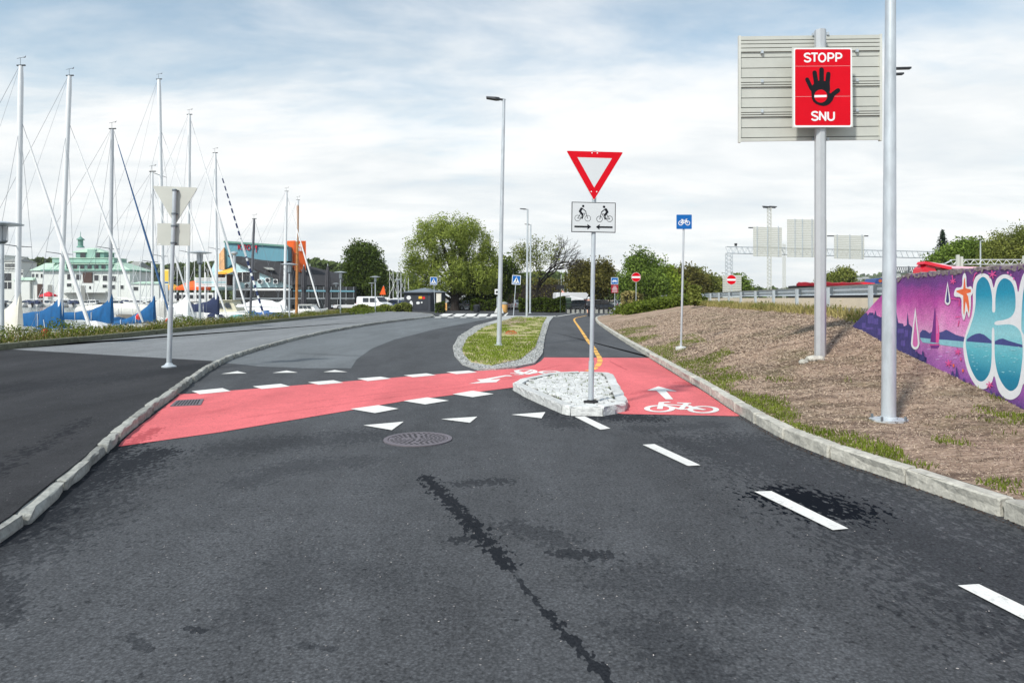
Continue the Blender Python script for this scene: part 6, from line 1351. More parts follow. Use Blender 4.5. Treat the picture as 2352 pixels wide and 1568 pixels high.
# --- KRO tavern: teal fascia, dark roof, orange tower
z2 = zm(600, 850, 2.94)
D = 112.0; k2 = zA(z2, D); M('teal_board', S(98, 150, 166), 0.7, 0, 0.06, 1.5, stretch=(6, 1, 0.2)); M('pale_blue', S(190, 222, 228), 0.75, 0, 0.04, 1); M('roof_felt', S(54, 54, 57), 0.9, 0, 0.15, 1.5); M('tower_orange', S(240, 108, 34), 0.6, 0, 0.05, 1); M('letter_red', S(196, 24, 48), 0.4); M('awning_yellow', S(246, 178, 60), 0.8); M('dark_glass', S(30, 36, 40), 0.15, spec=0.7); M('terracotta', S(222, 176, 130), 0.8, 0, 0.2, 3)
kr_ = thing('harbour_tavern', (k2(1300, 1000).x, D, -0.06), 'teal harbour tavern with dark sloping roof and red KRO letters', 'building')
body = MB().box(k2(1000,0).x, k2(1660,0).x, D, D+14, -0.06, k2(0,880).z).build('lower_wall', 'dark_glass', kr_)
gb = MB().plate([k2(1000,545), k2(1010,556), k2(1660,826), k2(1660,878), k2(1000,878)], (0, 8, 0)).build('gable_wall', 'pale_blue', kr_)
MB().plate([k2(868,335,3), k2(1606,386,3), k2(1610,560,3), k2(1000,560,3), k2(868,660,3)], (0, 6, 0)).build('fascia', 'teal_board', kr_)
MB().beam(k2(860,332,2.8), k2(1612,384,2.8), 0.25, 0.3).build('fascia_cap', 'copper_dark', kr_)
MB().plate([k2(800,480,2.5), k2(858,400,2.5), k2(866,660,2.5), k2(800,660,2.5)], (0, 3, 0)).build('side_gable', 'terracotta', kr_)
MB().plate([k2(715,650,4), k2(790,480,4), k2(1000,480,4), k2(1000,900,4), k2(715,900,4)], (0, 6, 0)).build('rear_wall', 'pale_blue', kr_)
rv = [k2(905,486,0.2), k2(1010,500,2.9), k2(1608,542,4), k2(1690,585,8), k2(1830,610,10), k2(2360,742,16), k2(2400,860,10), k2(1670,832,-0.5), k2(1010,560,-0.5)]
MB().add([tuple(p) for p in rv] + [tuple(p-Vector((0, 0, 0.25))) for p in rv], [(0,1,8),(1,2,7,8),(2,3,7),(3,4,6,7),(4,5,6)] + [(17,10,9),(17,16,11,10),(16,12,11),(16,15,13,12),(15,14,13)] + [(8,7,16,17),(7,6,15,16),(6,5,14,15),(0,8,17,9),(0,9,10,1)]).build('roof', 'roof_felt', kr_)
MB().beam(rv[7]-Vector((0, 0.1, 0.2)), rv[8]-Vector((0, 0.1, 0.2)), 0.12, 0.25).build('barge_board', 'roof_felt', kr_)
for x0, x1, y0, y1, d in ((1325, 1460, 640, 672, 1.0), (1740, 1840, 664, 690, 6.0)): MB().plate([k2(x0, y0, d), k2(x1-30, y0+4, d), k2(x1, y1, d-1), k2(x0+50, y1-4, d-1)], (0, -0.3, 0.12)).build('skylight', 'stone_grey', kr_)
MB().box(k2(1660,0).x, k2(2400,0).x, D+0.5, D+9, -0.06, k2(0,858).z).build('glazed_front', 'dark_glass', kr_)
for k in range(9): x0 = lerp(1680, 2380, k/8); MB().beam(k2(x0, 860, 0.3), k2(x0, 1010, 0.3), 0.16).build('mullion', 'steel_grey', kr_)
MB().beam(k2(1660, 905, 0.2), k2(2390, 912, 0.2), 0.2, 0.25).build('transom', 'teal_board', kr_)
lr = MB().add([tuple(k2(1060,885,-0.8)), tuple(k2(1640,878,-0.8)), tuple(k2(1640,840,1.5)), tuple(k2(1210,838,1.5))], [(0,1,2,3)]).build('porch_roof', 'roof_felt', kr_); MB().beam(k2(1000,892,-0.9), k2(1640,892,-0.9), 0.15, 0.3).build('porch_beam', 'white_paint', kr_)
# letters and tower
pr = Print(k2, (0, -1, 0), 0.004, 0.02)
m = MB()
fd = lambda x, y: A(*z2(x, y), D+2.95)
for ch, x0 in (('K', 1024), ('R', 1078), ('O', 1130)):
    adv, strokes = GL[ch]; mb = MB()
    for s_ in strokes:
        p_ = [fd(x0+px*66, 366+(x0-1024)*0.06+(1-py)*62) for px, py in s_]; mb.tube([q-Vector((0, 0.08, 0)) for q in p_], 0.075, 6)
    mb.build('sign_letter', 'letter_red', kr_)
mb = MB(); mb.beam(fd(1200, 378)-Vector((0, .12, 0)), fd(1200, 452)-Vector((0, .12, 0)), 0.1); 
for q in (-9, 0, 9): mb.beam(fd(1200+q, 376)-Vector((0, .14, 0)), fd(1200+q, 408)-Vector((0, .14, 0)), 0.06)
mb.beam(fd(1190, 409)-Vector((0, .14, 0)), fd(1210, 409)-Vector((0, .14, 0)), 0.12); mb.build('fork_emblem', 'white_paint', kr_)
mb = MB(); c_ = fd(1240, 394); mb.loft([[(c_.x+0.17*k*math.cos(a), c_.y-yy_, c_.z+0.28*k*math.sin(a)) for a in [2*math.pi*j/14 for j in range(14)]] for yy_, k in ((0.02, 1), (0.2, 1))]); mb.beam(fd(1240, 408)-Vector((0, .1, 0)), fd(1240, 460)-Vector((0, .1, 0)), 0.09); mb.build('spoon_emblem', 'letter_red', kr_)
tA, tB, tC = k2(1590, 570, 5.5), k2(1682, 575, 5), k2(1818, 595, 5.7); zt = k2(0, 316, 5).z
tw_ = thing('orange_tower', (tB.x, tB.y, -0.06), 'bright orange corrugated tower beside the dark tavern roof', 'tower')
MB().prism([(tA.x, tA.y), (tB.x, tB.y), (tC.x, tC.y), (tA.x+(tC.x-tB.x), tA.y+(tC.y-tB.y))], -0.06, zt-0.05).build('core', 'tower_orange', tw_)
for k in range(26):
    z0 = lerp(k2(0, 610, 5).z, zt, k/26); z1_ = lerp(k2(0, 610, 5).z, zt, (k+0.6)/26); e = 0.06
    MB().prism([(tA.x-e, tA.y-e), (tB.x, tB.y-e*1.4), (tC.x+e, tC.y-e), (tA.x+(tC.x-tB.x), tA.y+(tC.y-tB.y)+e)], z0, z1_).build('cladding_rib', 'tower_orange', tw_)
u = (tC-tB).normalized(); nrm = Vector((u.y, -u.x, 0)); f2 = lambda x, y: tB + Vector((u.x, u.y, 0))*(x-1682)/136*(tC-tB).length + Vector((0, 0, k2(0, y, 5).z-tB.z)) + nrm*0.28
pr2 = Print(f2, nrm, 0.004, 0.01)
for cx_, cy_ in ((1752,360),(1740,378),(1766,378),(1752,385)): pr2.circ('white_paint', cx_, cy_, 12, 10, 10)
for k in range(3): pr2.poly('white_paint', [(1728+k*20, 402), (1742+k*20, 402), (1742+k*20, 440), (1728+k*20, 440)])
pr2.finish(tw_, {'white_paint': 'white_emblem'}); 
for o in tw_.children:
    if o.name.startswith('white_emblem'): o['kind'] = 'stuff'
# windows, balcony, coolers
for x0, x1, y0, y1 in ((1020,1068,692,800),(1080,1160,688,718),(1080,1112,724,806),(1118,1160,724,806),(1200,1270,690,790)):
    f = MB().plate([k2(x0-6,y0-5,-0.1), k2(x1+6,y0-5,-0.1), k2(x1+6,y1+5,-0.1), k2(x0-6,y1+5,-0.1)], (0, 0.09, 0)).build('window', 'white_paint', gb); MB().plate([k2(x0,y0,-0.15), k2(x1,y0,-0.15), k2(x1,y1,-0.15), k2(x0,y1,-0.15)], (0, 0.04, 0)).build('pane', 'window_dark', f)
for i, (x0, y0) in enumerate(((1256,772),(1346,756),(1438,772),(1104,820))):
    a, b = k2(x0, y0+52, -0.8), k2(x0+52, y0, -0.8); q = MB().box(a.x, b.x, D-0.9, D-0.12, a.z, b.z).build('cooling_unit', 'white_paint', gb); c_ = k2(x0+22, y0+26, -0.95)
    MB().plate([(c_.x+0.32*math.cos(j*.5236), D-0.93, c_.z+0.32*math.sin(j*.5236)) for j in range(12)], (0, 0.02, 0)).build('fan', 'dark_metal', q)
bl2 = thing('balcony', (k2(800, 860, -2).x, D-2, -0.06), 'white balcony with a yellow awning on the tavern side', 'balcony')
MB().box(k2(640,0).x, k2(990,0).x, D-3.5, D+3.8, k2(0,862).z, k2(0,846).z).build('floor', 'white_paint', bl2)
for k in range(4): MB().box(k2(640,0).x, k2(985,0).x, D-3.55, D-3.45, k2(0,842-k*22).z, k2(0,828-k*22).z).build('board', 'white_paint' if k != 1 else 'pale_blue', bl2)
for x0 in (640, 750, 870, 985): MB().beam((k2(x0,0).x, D-3.4, -0.06), (k2(x0,0).x, D-3.4, k2(0,700 if x0 > 700 else 755).z), 0.18).build('post', 'white_paint', bl2)
MB().add([tuple(k2(775,712,-3.8)), tuple(k2(885,712,-3.8)), tuple(k2(968,680,-3.6)), tuple(k2(962,636,1)), tuple(k2(775,690,1))], [(0,1,4),(1,2,3,4)]).build('awning', 'awning_yellow', bl2)
MB().plate([k2(775,690,-3.8), k2(885,690,-3.8), k2(885,712,-3.8), k2(775,712,-3.8)], (0, 0.1, 0)).build('awning_flap', 'awning_yellow', bl2)
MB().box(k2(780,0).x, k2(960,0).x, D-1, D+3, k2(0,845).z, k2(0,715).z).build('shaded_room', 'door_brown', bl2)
t = thing('chimney_pipe', (k2(985, 0, -3).x, D-3, -0.06), 'fat grey flue pipe with a cap beside the tavern gable', 'flue')
MB().cyl((k2(982,0,-3).x, D-3, -0.06), (k2(982,0,-3).x, D-3, k2(0,490,-3).z), 0.24, n=12).build('pipe', 'galv', t, smooth=True); MB().lathe((k2(982,0,-3).x, D-3, k2(0,490,-3).z), [(0.26, 0), (0.5, 0.25), (0.5, 0.5), (0.2, 0.6)], 14).build('cap', 'galv', t, smooth=True)
# railing before the tavern, parasols, canopies, banner
ra = thing('quay_railing', (k2(1900, 1060, -12).x, 100, -0.06), 'dark glass railing along the tavern terrace', 'railing')
for k in range(14):
    x0 = lerp(1000, 2390, k/14); x1 = lerp(1000, 2390, (k+0.96)/14); MB().plate([k2(x0, 1000, -11.5), k2(x1, 1000, -11.5), k2(x1, 1070, -11.5), k2(x0, 1070, -11.5)], (0, 0.05, 0)).build('panel', 'dark_glass', ra)
MB().beam(k2(1000, 996, -11.5), k2(2390, 996, -11.5), 0.1).build('handrail', 'galv', ra)
for i, (x0, yt, yb_, lb) in enumerate(((1795, 600, 990, 'left of the two closed dark parasols before the tavern roof'), (2075, 592, 996, 'right of the two closed dark parasols before the tavern roof'))):
    Dp = 97; c_ = A(*z2(x0, yt), Dp); t = thing('closed_parasol', (c_.x, Dp, -0.06), lb, 'parasol', group='closed parasols on the terrace'); s_ = Dp/F
    MB().cyl((c_.x, Dp, -0.06), (c_.x, Dp, c_.z), 0.06, n=6).build('pole', 'galv', t)
    h = c_.z; m = MB(); rings = []
    for q, r in ((0.04, 0.08), (0.12, 0.20), (0.3, 0.32), (0.5, 0.36), (0.58, 0.26), (0.62, 0.22), (0.8, 0.36), (0.98, 0.42)): rings.append([(c_.x+r*(1+0.18*(k % 2))*math.cos(k*math.pi/8), Dp+r*(1+0.18*(k % 2))*math.sin(k*math.pi/8), h*(1-q)) for k in range(16)])
    m.loft(rings).build('canopy', M('parasol_grey', S(66, 66, 70), 0.9, 0, 0.15, 4), t)
def canopy(x0, x1, yt, ye, D_, mat, label):
    a, b = A(*z2(x0, ye), D_), A(*z2(x1, ye), D_); zt_ = A(*z2(0, yt), D_).z; t = thing('canopy_tent', ((a.x+b.x)/2, D_, -0.06), label, 'canopy'); w = (b.x-a.x)/2; cx_ = (a.x+b.x)/2
    MB().loft([[(cx_+sx*w*k, D_+sy*w*k, z) for sx, sy in ((-1, -1), (1, -1), (1, 1), (-1, 1))] for k, z in ((1, a.z-0.5), (1, a.z), (0.45, lerp(a.z, zt_, 0.7)), (0.05, zt_))]).build('canvas', mat, t)
    for sx in (-1, 1):
        for sy in (-1, 1): MB().cyl((cx_+sx*w*0.95, D_+sy*w*0.95, -0.06), (cx_+sx*w*0.95, D_+sy*w*0.95, a.z-0.4), 0.06, n=5).build('leg', 'galv', t)
canopy(365, 645, 792, 870, 138, M('canvas_orange', S(246, 98, 34), 0.8), 'orange canopy tent with peaked top on the harbour side'); canopy(160, 322, 824, 872, 150, 'awning_yellow', 'yellow canopy tent left of the orange one')
p = A(*z2(185, 655), 145); t = thing('banner_sign', (p.x, 145, -0.06), 'upright yellow advertising banner on the pier', 'sign'); q = A(*z2(185, 835), 145)
MB().box(p.x-.55, p.x+.5, 145, 145.3, q.z, p.z).build('panel', M('banner_cream', S(240, 226, 170), 0.7), t); MB().box(p.x-.45, p.x+.4, 144.95, 144.99, lerp(q.z, p.z, 0.25), p.z-0.3).build('print', M('banner_yellow', S(240, 200, 70), 0.7), t); MB().box(p.x-.45, p.x+.4, 144.95, 144.99, q.z+0.3, lerp(q.z, p.z, 0.18)).build('blue_print', 'sign_blue', t); MB().box(p.x-0.3, p.x+0.3, 145, 145.3, -0.06, q.z).build('post', 'galv', t)
# pier of posts and pots under the canopies
for i, px in enumerate((300, 340, 400, 480, 560, 610, 700)):
    c_ = A(*z2(px, 960), 128); t = thing('mooring_locker', (c_.x, 128, -0.06), 'white numbered service pillar on the pier, %s from the left' % ORD[i], 'pillar', group='white service pillars on the pier'); MB().box(c_.x-0.55, c_.x+0.55, 128, 129, -0.06, c_.z+0.5).build('cabinet', 'white_paint', t); MB().box(c_.x-0.3, c_.x+0.3, 127.95, 127.99, c_.z-0.6, c_.z+0.1).build('door', 'dark_metal', t)

# ================================================================ TREES
M('bark', S(74, 62, 50), 0.95, 0, 0.3, 3, 0.5, 8); M('bark_black', S(44, 38, 34), 0.95, 0, 0.3, 3, 0.5, 8)
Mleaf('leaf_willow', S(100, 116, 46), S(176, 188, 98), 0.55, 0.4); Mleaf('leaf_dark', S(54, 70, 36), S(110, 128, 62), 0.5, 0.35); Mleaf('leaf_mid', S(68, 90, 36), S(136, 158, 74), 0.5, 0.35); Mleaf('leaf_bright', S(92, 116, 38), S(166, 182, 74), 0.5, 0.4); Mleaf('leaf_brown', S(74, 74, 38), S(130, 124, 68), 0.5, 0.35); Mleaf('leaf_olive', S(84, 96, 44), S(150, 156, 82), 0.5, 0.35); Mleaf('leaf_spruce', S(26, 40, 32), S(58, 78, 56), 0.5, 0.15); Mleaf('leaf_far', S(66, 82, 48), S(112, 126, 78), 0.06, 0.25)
Mleaf('leaf_hedge', S(40, 52, 22), S(92, 108, 44), 1.5, 0.25)
def limbs(mb, base, targets, r0, split=0.35, k=6):
    base = Vector(base)
    for t in targets:
        t = Vector(t); a = base.lerp(Vector((base.x, base.y, lerp(base.z, t.z, split))), 1.0); mid = a.lerp(t, 0.5)+Vector((random.uniform(-.5, .5), random.uniform(-.5, .5), random.uniform(0, .6)))
        mb.tube([a, mid, t], [r0*0.45, r0*0.25, r0*0.08], k, caps=False)
def tree(bx_, D, z0, blobs, n, size, mat, label, name='tree', bark='bark', droop=0.0, trunk_r=0.3, ratio=0.5, clump=0.7, nclump=260, group=None, low=0.5, shell=0.35):
    """blobs: (cx, cy, rx, ry) in photograph units at depth D, a crown lobe each"""
    s = D/F; bx = (bx_-1176)*s; t = thing(name, (bx, D, z0), label, 'tree', group=group)
    E = [((cx-1176)*s, D+random.uniform(-0.35, 0.35)*rx*s, CH+(HOR-cy)*s, rx*s, ry*s) for cx, cy, rx, ry in blobs]
    vol = np.array([e[3]**2*e[4] for e in E])**0.75; vol = vol/vol.sum(); C = []
    for e, v in zip(E, vol):
        m = max(6, int(nclump*v)); d = rng.normal(size=(m, 3)); d /= np.linalg.norm(d, axis=1)[:, None]; rad = shell+(1-shell)*rng.uniform(0, 1, (m, 1))**0.5
        C.append(np.array([e[0], e[1], e[2]])+d*rad*[e[3], e[3]*0.9, e[4]])
    C = np.concatenate(C); per = max(3, n//len(C)); sig = clump*rng.uniform(0.6, 1.3, (len(C), 1, 1))
    L = C[:, None, :]+np.clip(rng.normal(size=(len(C), per, 3)), -1.7, 1.7)*sig*[1, 1, 0.75 if droop == 0 else 1.1]
    if droop: L[:, :, 2] -= np.clip(np.abs(rng.normal(size=(len(C), per))), 0, 1.9)*droop*1.1
    L = L.reshape(-1, 3); L = L[L[:, 2] > z0+low+rng.normal(0, 0.4, len(L))]
    quads('crown', leafq(L, size, ratio, droop*0.5 if droop else 0), mat, t)
    mb = MB(); cz = max(e[2] for e in E); mz = sum(e[2] for e in E)/len(E)
    mb.tube([(bx, D, z0-0.1), (bx+0.05*trunk_r, D, z0+0.6), (bx-0.3*trunk_r, D, lerp(z0, mz, 0.5)), (lerp(bx, E[0][0], 0.5), D, mz)], [trunk_r*1.35, trunk_r, trunk_r*0.8, trunk_r*0.5], 9)
    mb.build('trunk', bark, t, smooth=True)
    mb = MB(); limbs(mb, (bx, D, z0), [(e[0], e[1], e[2]) for e in E] + [tuple(C[i]) for i in rng.integers(0, len(C), 10)], trunk_r); mb.build('limbs', bark, t)
    return t
tree(1045, 95, 0, [(1030,545,58,40),(970,575,40,48),(1085,560,46,48),(1120,600,30,50),(960,630,34,45),(1040,620,62,50),(1000,520,40,22),(1060,520,44,24),(1095,640,48,40),(985,665,36,26),(1130,640,28,30)], 52000, 0.155, 'leaf_willow', 'large willow with drooping yellow-green foliage beside the kiosk', 'willow_tree', 'bark_black', droop=0.5, trunk_r=0.62, ratio=0.38, clump=0.44, nclump=440, low=2.6, shell=0.5)
tree(1110, 99, 0, [(1110,655,50,34),(1150,650,34,44),(1080,668,30,24),(1165,620,26,36)], 13000, 0.2, 'leaf_dark', 'dark shaded tree behind the right side of the willow', 'broadleaf_tree', clump=0.8, nclump=120)
tree(834, 118, 0, [(832,580,26,26),(815,600,22,32),(852,600,24,34),(838,625,44,34),(868,632,16,28),(808,640,16,28),(850,655,30,24)], 22000, 0.21, 'leaf_dark', 'dark green tree standing between the tavern and the white van', 'broadleaf_tree', trunk_r=0.35, clump=0.75, nclump=200)
tree(1362, 112, 0, [(1345,625,30,20),(1380,625,26,22),(1360,655,48,26),(1330,650,22,28),(1400,655,14,20),(1390,640,18,26)], 20000, 0.22, 'leaf_brown', 'brownish dark tree behind the give way post', 'broadleaf_tree', trunk_r=0.35, clump=0.9, nclump=180)
tree(1478, 100, 0, [(1468,610,22,22),(1490,625,26,32),(1455,630,16,30),(1480,655,46,34),(1440,665,18,24),(1475,592,10,12)], 20000, 0.2, 'leaf_mid', 'tall green tree behind the no entry sign', 'broadleaf_tree', clump=0.8, nclump=190)
tree(1522, 108, 0, [(1520,640,22,28),(1530,662,28,22),(1508,655,20,28)], 10000, 0.2, 'leaf_bright', 'yellow-green bushy tree right of the no entry sign', 'broadleaf_tree', clump=0.8, nclump=110)
tree(1565, 125, 0.5, [(1545,640,22,22),(1575,640,26,22),(1600,655,22,20),(1560,662,36,20)], 15000, 0.26, 'leaf_brown', 'dark olive trees behind the blue cycle sign post', 'broadleaf_tree', clump=0.9, nclump=150)
tree(1640, 130, 1.0, [(1620,655,24,18),(1650,660,24,16),(1600,630,10,14)], 9000, 0.26, 'leaf_olive', 'low green tree left of the gantry tower', 'broadleaf_tree', clump=0.9, nclump=110)
tree(1700, 120, 1.0, [(1698,655,14,20),(1710,668,12,14)], 5000, 0.22, 'leaf_mid', 'small green tree right of the gantry tower', 'broadleaf_tree', clump=0.7, nclump=70)
tree(1932, 140, 1.2, [(1925,640,22,12),(1940,636,14,16),(1905,645,16,8)], 7000, 0.24, 'leaf_olive', 'pale green tree behind the STOPP post over the guard rail', 'broadleaf_tree', clump=0.8, nclump=90)
tree(2225, 78, 1.3, [(2225,582,38,22),(2190,592,34,22),(2160,602,20,18),(2245,600,38,22),(2230,566,20,10),(2200,606,48,18)], 22000, 0.17, 'leaf_mid', 'green tree over the mural wall, left of the weeping one', 'broadleaf_tree', clump=0.6, nclump=220)
tree(2320, 72, 1.3, [(2310,560,30,28),(2345,570,36,40),(2300,590,36,26),(2290,575,20,26),(2370,540,30,26),(2340,600,50,24),(2272,596,22,16)], 26000, 0.15, 'leaf_olive', 'olive weeping tree over the mural wall at the right edge', 'broadleaf_tree', droop=0.5, ratio=0.35, clump=0.5, nclump=260)
tree(2480, 72, 1.3, [(2460,560,50,40),(2500,580,50,40)], 3000, 0.3, 'leaf_mid', 'green tree just beyond the right edge of the view', 'broadleaf_tree', clump=0.7, nclump=60)
# spruce
D = 100; t = thing('spruce_tree', (A(2165, 0, D).x, D, 1.2), 'dark pointed spruce over the mural wall', 'tree'); bx = A(2165, 0, D).x; zt = A(0, 530, D).z; Q = []
for k in range(34):
    q = k/33; z = lerp(zt, 2.5, q); r = 0.15+4.2*q
    for j in range(9):
        a = j*0.698+k*0.4+random.uniform(-.2, .2); rr = r*random.uniform(0.65, 1.1); n = int(10+34*q)
        tt = rng.uniform(0.1, 1, n); Q.append(np.stack([bx+rr*tt*math.cos(a), D+rr*tt*math.sin(a), z-0.45*rr*tt**1.5+0.12*tt*rr], 1)+rng.normal(0, 0.07, (n, 3)))
quads('crown', leafq(np.concatenate(Q), 0.16, 0.3), 'leaf_spruce', t); MB().cyl((bx, D, 1.2), (bx, D, zt), 0.22, 0.02, n=7).build('trunk', 'bark', t)
# half-bare tree right of the willow
def bare_tree(bx_, D, label):
    bx = (bx_-1176)*D/F; t = thing('bare_tree', (bx, D, 0), label, 'tree'); mb = MB(); tips = []; r_ = random.Random(12)
    def grow(p, d, r, l, depth):
        q = p+d*l*0.5+Vector((r_.uniform(-.1, .1), r_.uniform(-.1, .1), 0))*l; e = p+d*l; mb.tube([p, q, e], [r, r*0.85, r*0.68], 6 if depth < 2 else 4 if depth < 4 else 3, caps=False)
        if depth >= 6: tips.append(e); return
        if depth >= 3: tips.append(e)
        for k in range(3 if depth < 5 else 2):
            a = r_.uniform(0, 6.28); sp_ = r_.uniform(0.35, 0.75); s = d.orthogonal().normalized(); s2 = d.cross(s); nd = (d*math.cos(sp_)+(s*math.cos(a)+s2*math.sin(a))*math.sin(sp_)+Vector((0.05, 0, 0.06))).normalized(); grow(e, nd, r*0.62, l*r_.uniform(0.66, 0.86), depth+1)
    grow(Vector((bx, D, -0.05)), Vector((0.05, 0, 1)).normalized(), 0.25, 2.9, 0); mb.build('trunk', 'bark_black', t)
    T = np.array([list(p) for p in tips]); lim = A(1250, 0, D).x; keep = T[(T[:, 0] < lim+rng.uniform(-1.5, 2.5, len(T)))]; keep = keep[rng.uniform(0, 1, len(keep)) < 0.95]
    quads('crown', leafq(np.repeat(keep, 15, 0)+rng.normal(0, 0.36, (len(keep)*15, 3)), 0.13, 0.45), 'leaf_olive', t); return t
bare_tree(1232, 88, 'thin half-bare tree right of the willow, twigs showing against the sky')
# undergrowth and hedges
def hedge(x0, x1, y0, D, n, mat, label, dep=1.6, name='hedge', z0=0.0):
    a, b = A(x0, y0, D), A(x1, y0, D); t = thing(name, ((a.x+b.x)/2, D, z0), label, 'hedge')
    C = np.stack([rng.uniform(a.x, b.x, n), D+rng.uniform(-dep/2, dep/2, n), z0+(a.z-z0)*rng.uniform(0.02, 1, n)**0.8], 1); C[:, 2] += 0.15*np.sin(C[:, 0]*2.3)*C[:, 2]/max(a.z, .5)
    quads('foliage', leafq(C, 0.15, 0.55), mat, t); MB().box(a.x+0.3, b.x-0.3, D-dep/3, D+dep/3, z0, z0+(a.z-z0)*0.8).build('core', 'bark_black', t); return t
hedge(1082, 1164, 688, 92, 3600, 'leaf_hedge', 'clipped green hedge left of the tall lamp post'); hedge(1192, 1250, 686, 84, 3600, 'leaf_hedge', 'green hedge behind the leaning crossing sign'); hedge(1250, 1298, 684, 82, 3200, 'leaf_hedge', 'green hedge right of the two far lamp posts')
hedge(1140, 1290, 640, 112, 5200, 'leaf_brown', 'brownish thicket under the half-bare tree', 4, 'thicket')
hedge(1000, 1022, 693, 80, 500, 'leaf_hedge', 'small bush at the foot of the white cabinet', 1.0, 'bush'); hedge(905, 945, 698, 82, 1200, 'leaf_olive', 'weedy bush before the dark kiosk', 1.2, 'bush'); hedge(812, 905, 702, 84, 2200, 'leaf_olive', 'tall weeds before the white van', 1.5, 'bush')
hedge(1585, 1606, 662, 44, 900, 'leaf_olive', 'scrubby bush on the crest right of the cycle sign post', 0.8, 'bush', 1.2); hedge(1428, 1475, 672, 68, 1600, 'grass_dry', 'dry brush at the foot of the left no entry sign', 1.5, 'bush', 0.6)
# distant woods: one mass
def wood(name, x0, x1, D, ys, n, size, mat, label, dep=60, zb=0):
    X = rng.uniform(x0, x1, n); top = np.interp(X, [p[0] for p in ys], [p[1] for p in ys]); s = D/F
    bump = np.array([6*noise.noise(Vector((x*0.06, 3.0, 1.0)))+4*noise.noise(Vector((x*0.17, 9.0, 1.0))) for x in X]); yy_ = top-bump*0.9+rng.uniform(0, 1, n)**1.4*np.maximum(HOR-top, 4)
    dd = D+rng.uniform(0, dep, n); C = np.stack([(X-1176)*dd/F, dd, CH+(HOR-yy_)*dd/F], 1)
    tag(quads(name, leafq(C, size, 0.7), mat, kind='stuff'), label)
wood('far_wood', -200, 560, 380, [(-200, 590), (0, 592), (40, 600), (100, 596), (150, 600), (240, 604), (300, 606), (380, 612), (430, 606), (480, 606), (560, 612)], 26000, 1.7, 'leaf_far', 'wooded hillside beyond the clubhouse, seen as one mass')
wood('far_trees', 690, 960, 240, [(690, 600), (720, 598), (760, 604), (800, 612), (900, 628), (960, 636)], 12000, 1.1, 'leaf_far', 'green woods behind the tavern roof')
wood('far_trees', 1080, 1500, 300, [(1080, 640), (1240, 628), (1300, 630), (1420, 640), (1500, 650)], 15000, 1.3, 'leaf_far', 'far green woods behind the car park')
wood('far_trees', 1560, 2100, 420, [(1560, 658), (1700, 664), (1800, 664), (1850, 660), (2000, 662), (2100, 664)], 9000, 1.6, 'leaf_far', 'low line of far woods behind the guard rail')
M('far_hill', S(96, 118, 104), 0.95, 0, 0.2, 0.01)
hp = [(1700, 672), (1800, 668), (1880, 655), (1950, 644), (2010, 634), (2060, 632), (2150, 628), (2300, 622), (2500, 640)]; D = 1500
Vh = [A(x, y, D) for x, y in hp] + [Vector((A(x, 0, D).x, D-350, -1)) for x, y in hp]; n = len(hp)
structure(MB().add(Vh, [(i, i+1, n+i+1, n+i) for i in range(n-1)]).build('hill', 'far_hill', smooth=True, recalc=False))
C = []
for k in range(7000):
    x = rng.uniform(1800, 2350); y = interp(x, hp); q = rng.uniform(0, 1); p = A(x, y, D).lerp(Vector((A(x, 0, D).x, D-350, -1)), q); C.append((p.x, p.y, p.z+rng.uniform(0, 6)))
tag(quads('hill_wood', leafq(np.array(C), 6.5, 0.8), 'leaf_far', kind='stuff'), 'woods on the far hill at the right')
r_ = random.Random(6)
for i, x in enumerate(sorted([r_.uniform(1975, 2030) for _ in range(12)] + [r_.uniform(1905, 1975) for _ in range(6)])):
    y = interp(x, hp); q = r_.uniform(0.08, 0.7); p = A(x, y, D).lerp(Vector((A(x, 0, D).x, D-350, -1)), q); w = r_.uniform(5, 11)
    t = thing('hill_house', (p.x, p.y-8, p.z-2), 'tiny white house on the far hill, %s from the left' % ORD[i], 'house', group='white houses on the far hill'); MB().box(p.x-w, p.x+w, p.y-14, p.y-4, p.z-4, p.z+7).build('wall', 'render_white', t); MB().add([(p.x-w-1, p.y-15, p.z+7), (p.x+w+1, p.y-15, p.z+7), (p.x+w+1, p.y-3, p.z+7), (p.x-w-1, p.y-3, p.z+7), (p.x-w, p.y-9, p.z+11), (p.x+w, p.y-9, p.z+11)], [(0,1,5,4),(2,3,4,5),(1,2,5),(3,0,4)]).build('roof', 'stone_grey', t)

# ================================================================ KIOSK, VAN, CARS AND SMALL THINGS
zk = zm(1400, 1100, 5.2267)
D = 86.0; kk = zA(zk, D); M('kiosk_dark', S(58, 62, 70), 0.7, 0, 0.08, 1.5); M('kiosk_roof', S(112, 122, 132), 0.6, 0, 0.06, 1); M('sticker_yellow', S(246, 190, 50), 0.6); M('sticker_red', S(220, 30, 40), 0.6)
a, b = kk(1095, 0), kk(1645, 0); zt = kk(0, 335).z
ki = thing('kiosk', ((a.x+b.x)/2, D, 0), 'dark grey utility kiosk with a pyramid roof and stickers, beside the willow', 'kiosk')
MB().add([(a.x, D, -0.05), (b.x, D, -0.05), (b.x+1.6, D+3.2, -0.05), (a.x+1.6, D+3.2, -0.05), (a.x, D, zt), (b.x, D, zt), (b.x+1.6, D+3.2, zt), (a.x+1.6, D+3.2, zt)], [(3,2,1,0),(4,5,6,7),(0,1,5,4),(1,2,6,5),(2,3,7,6),(3,0,4,7)]).build('body', 'kiosk_dark', ki)
MB().add([(a.x-.2, D-.2, zt), (b.x+.2, D-.2, zt), (b.x+1.9, D+3.4, zt), (a.x+1.3, D+3.4, zt), (lerp(a.x, b.x, .58)+.5, D+1.6, kk(0, 240).z)], [(3,2,1,0),(0,1,4),(1,2,4),(2,3,4),(3,0,4)]).build('roof', 'kiosk_roof', ki)
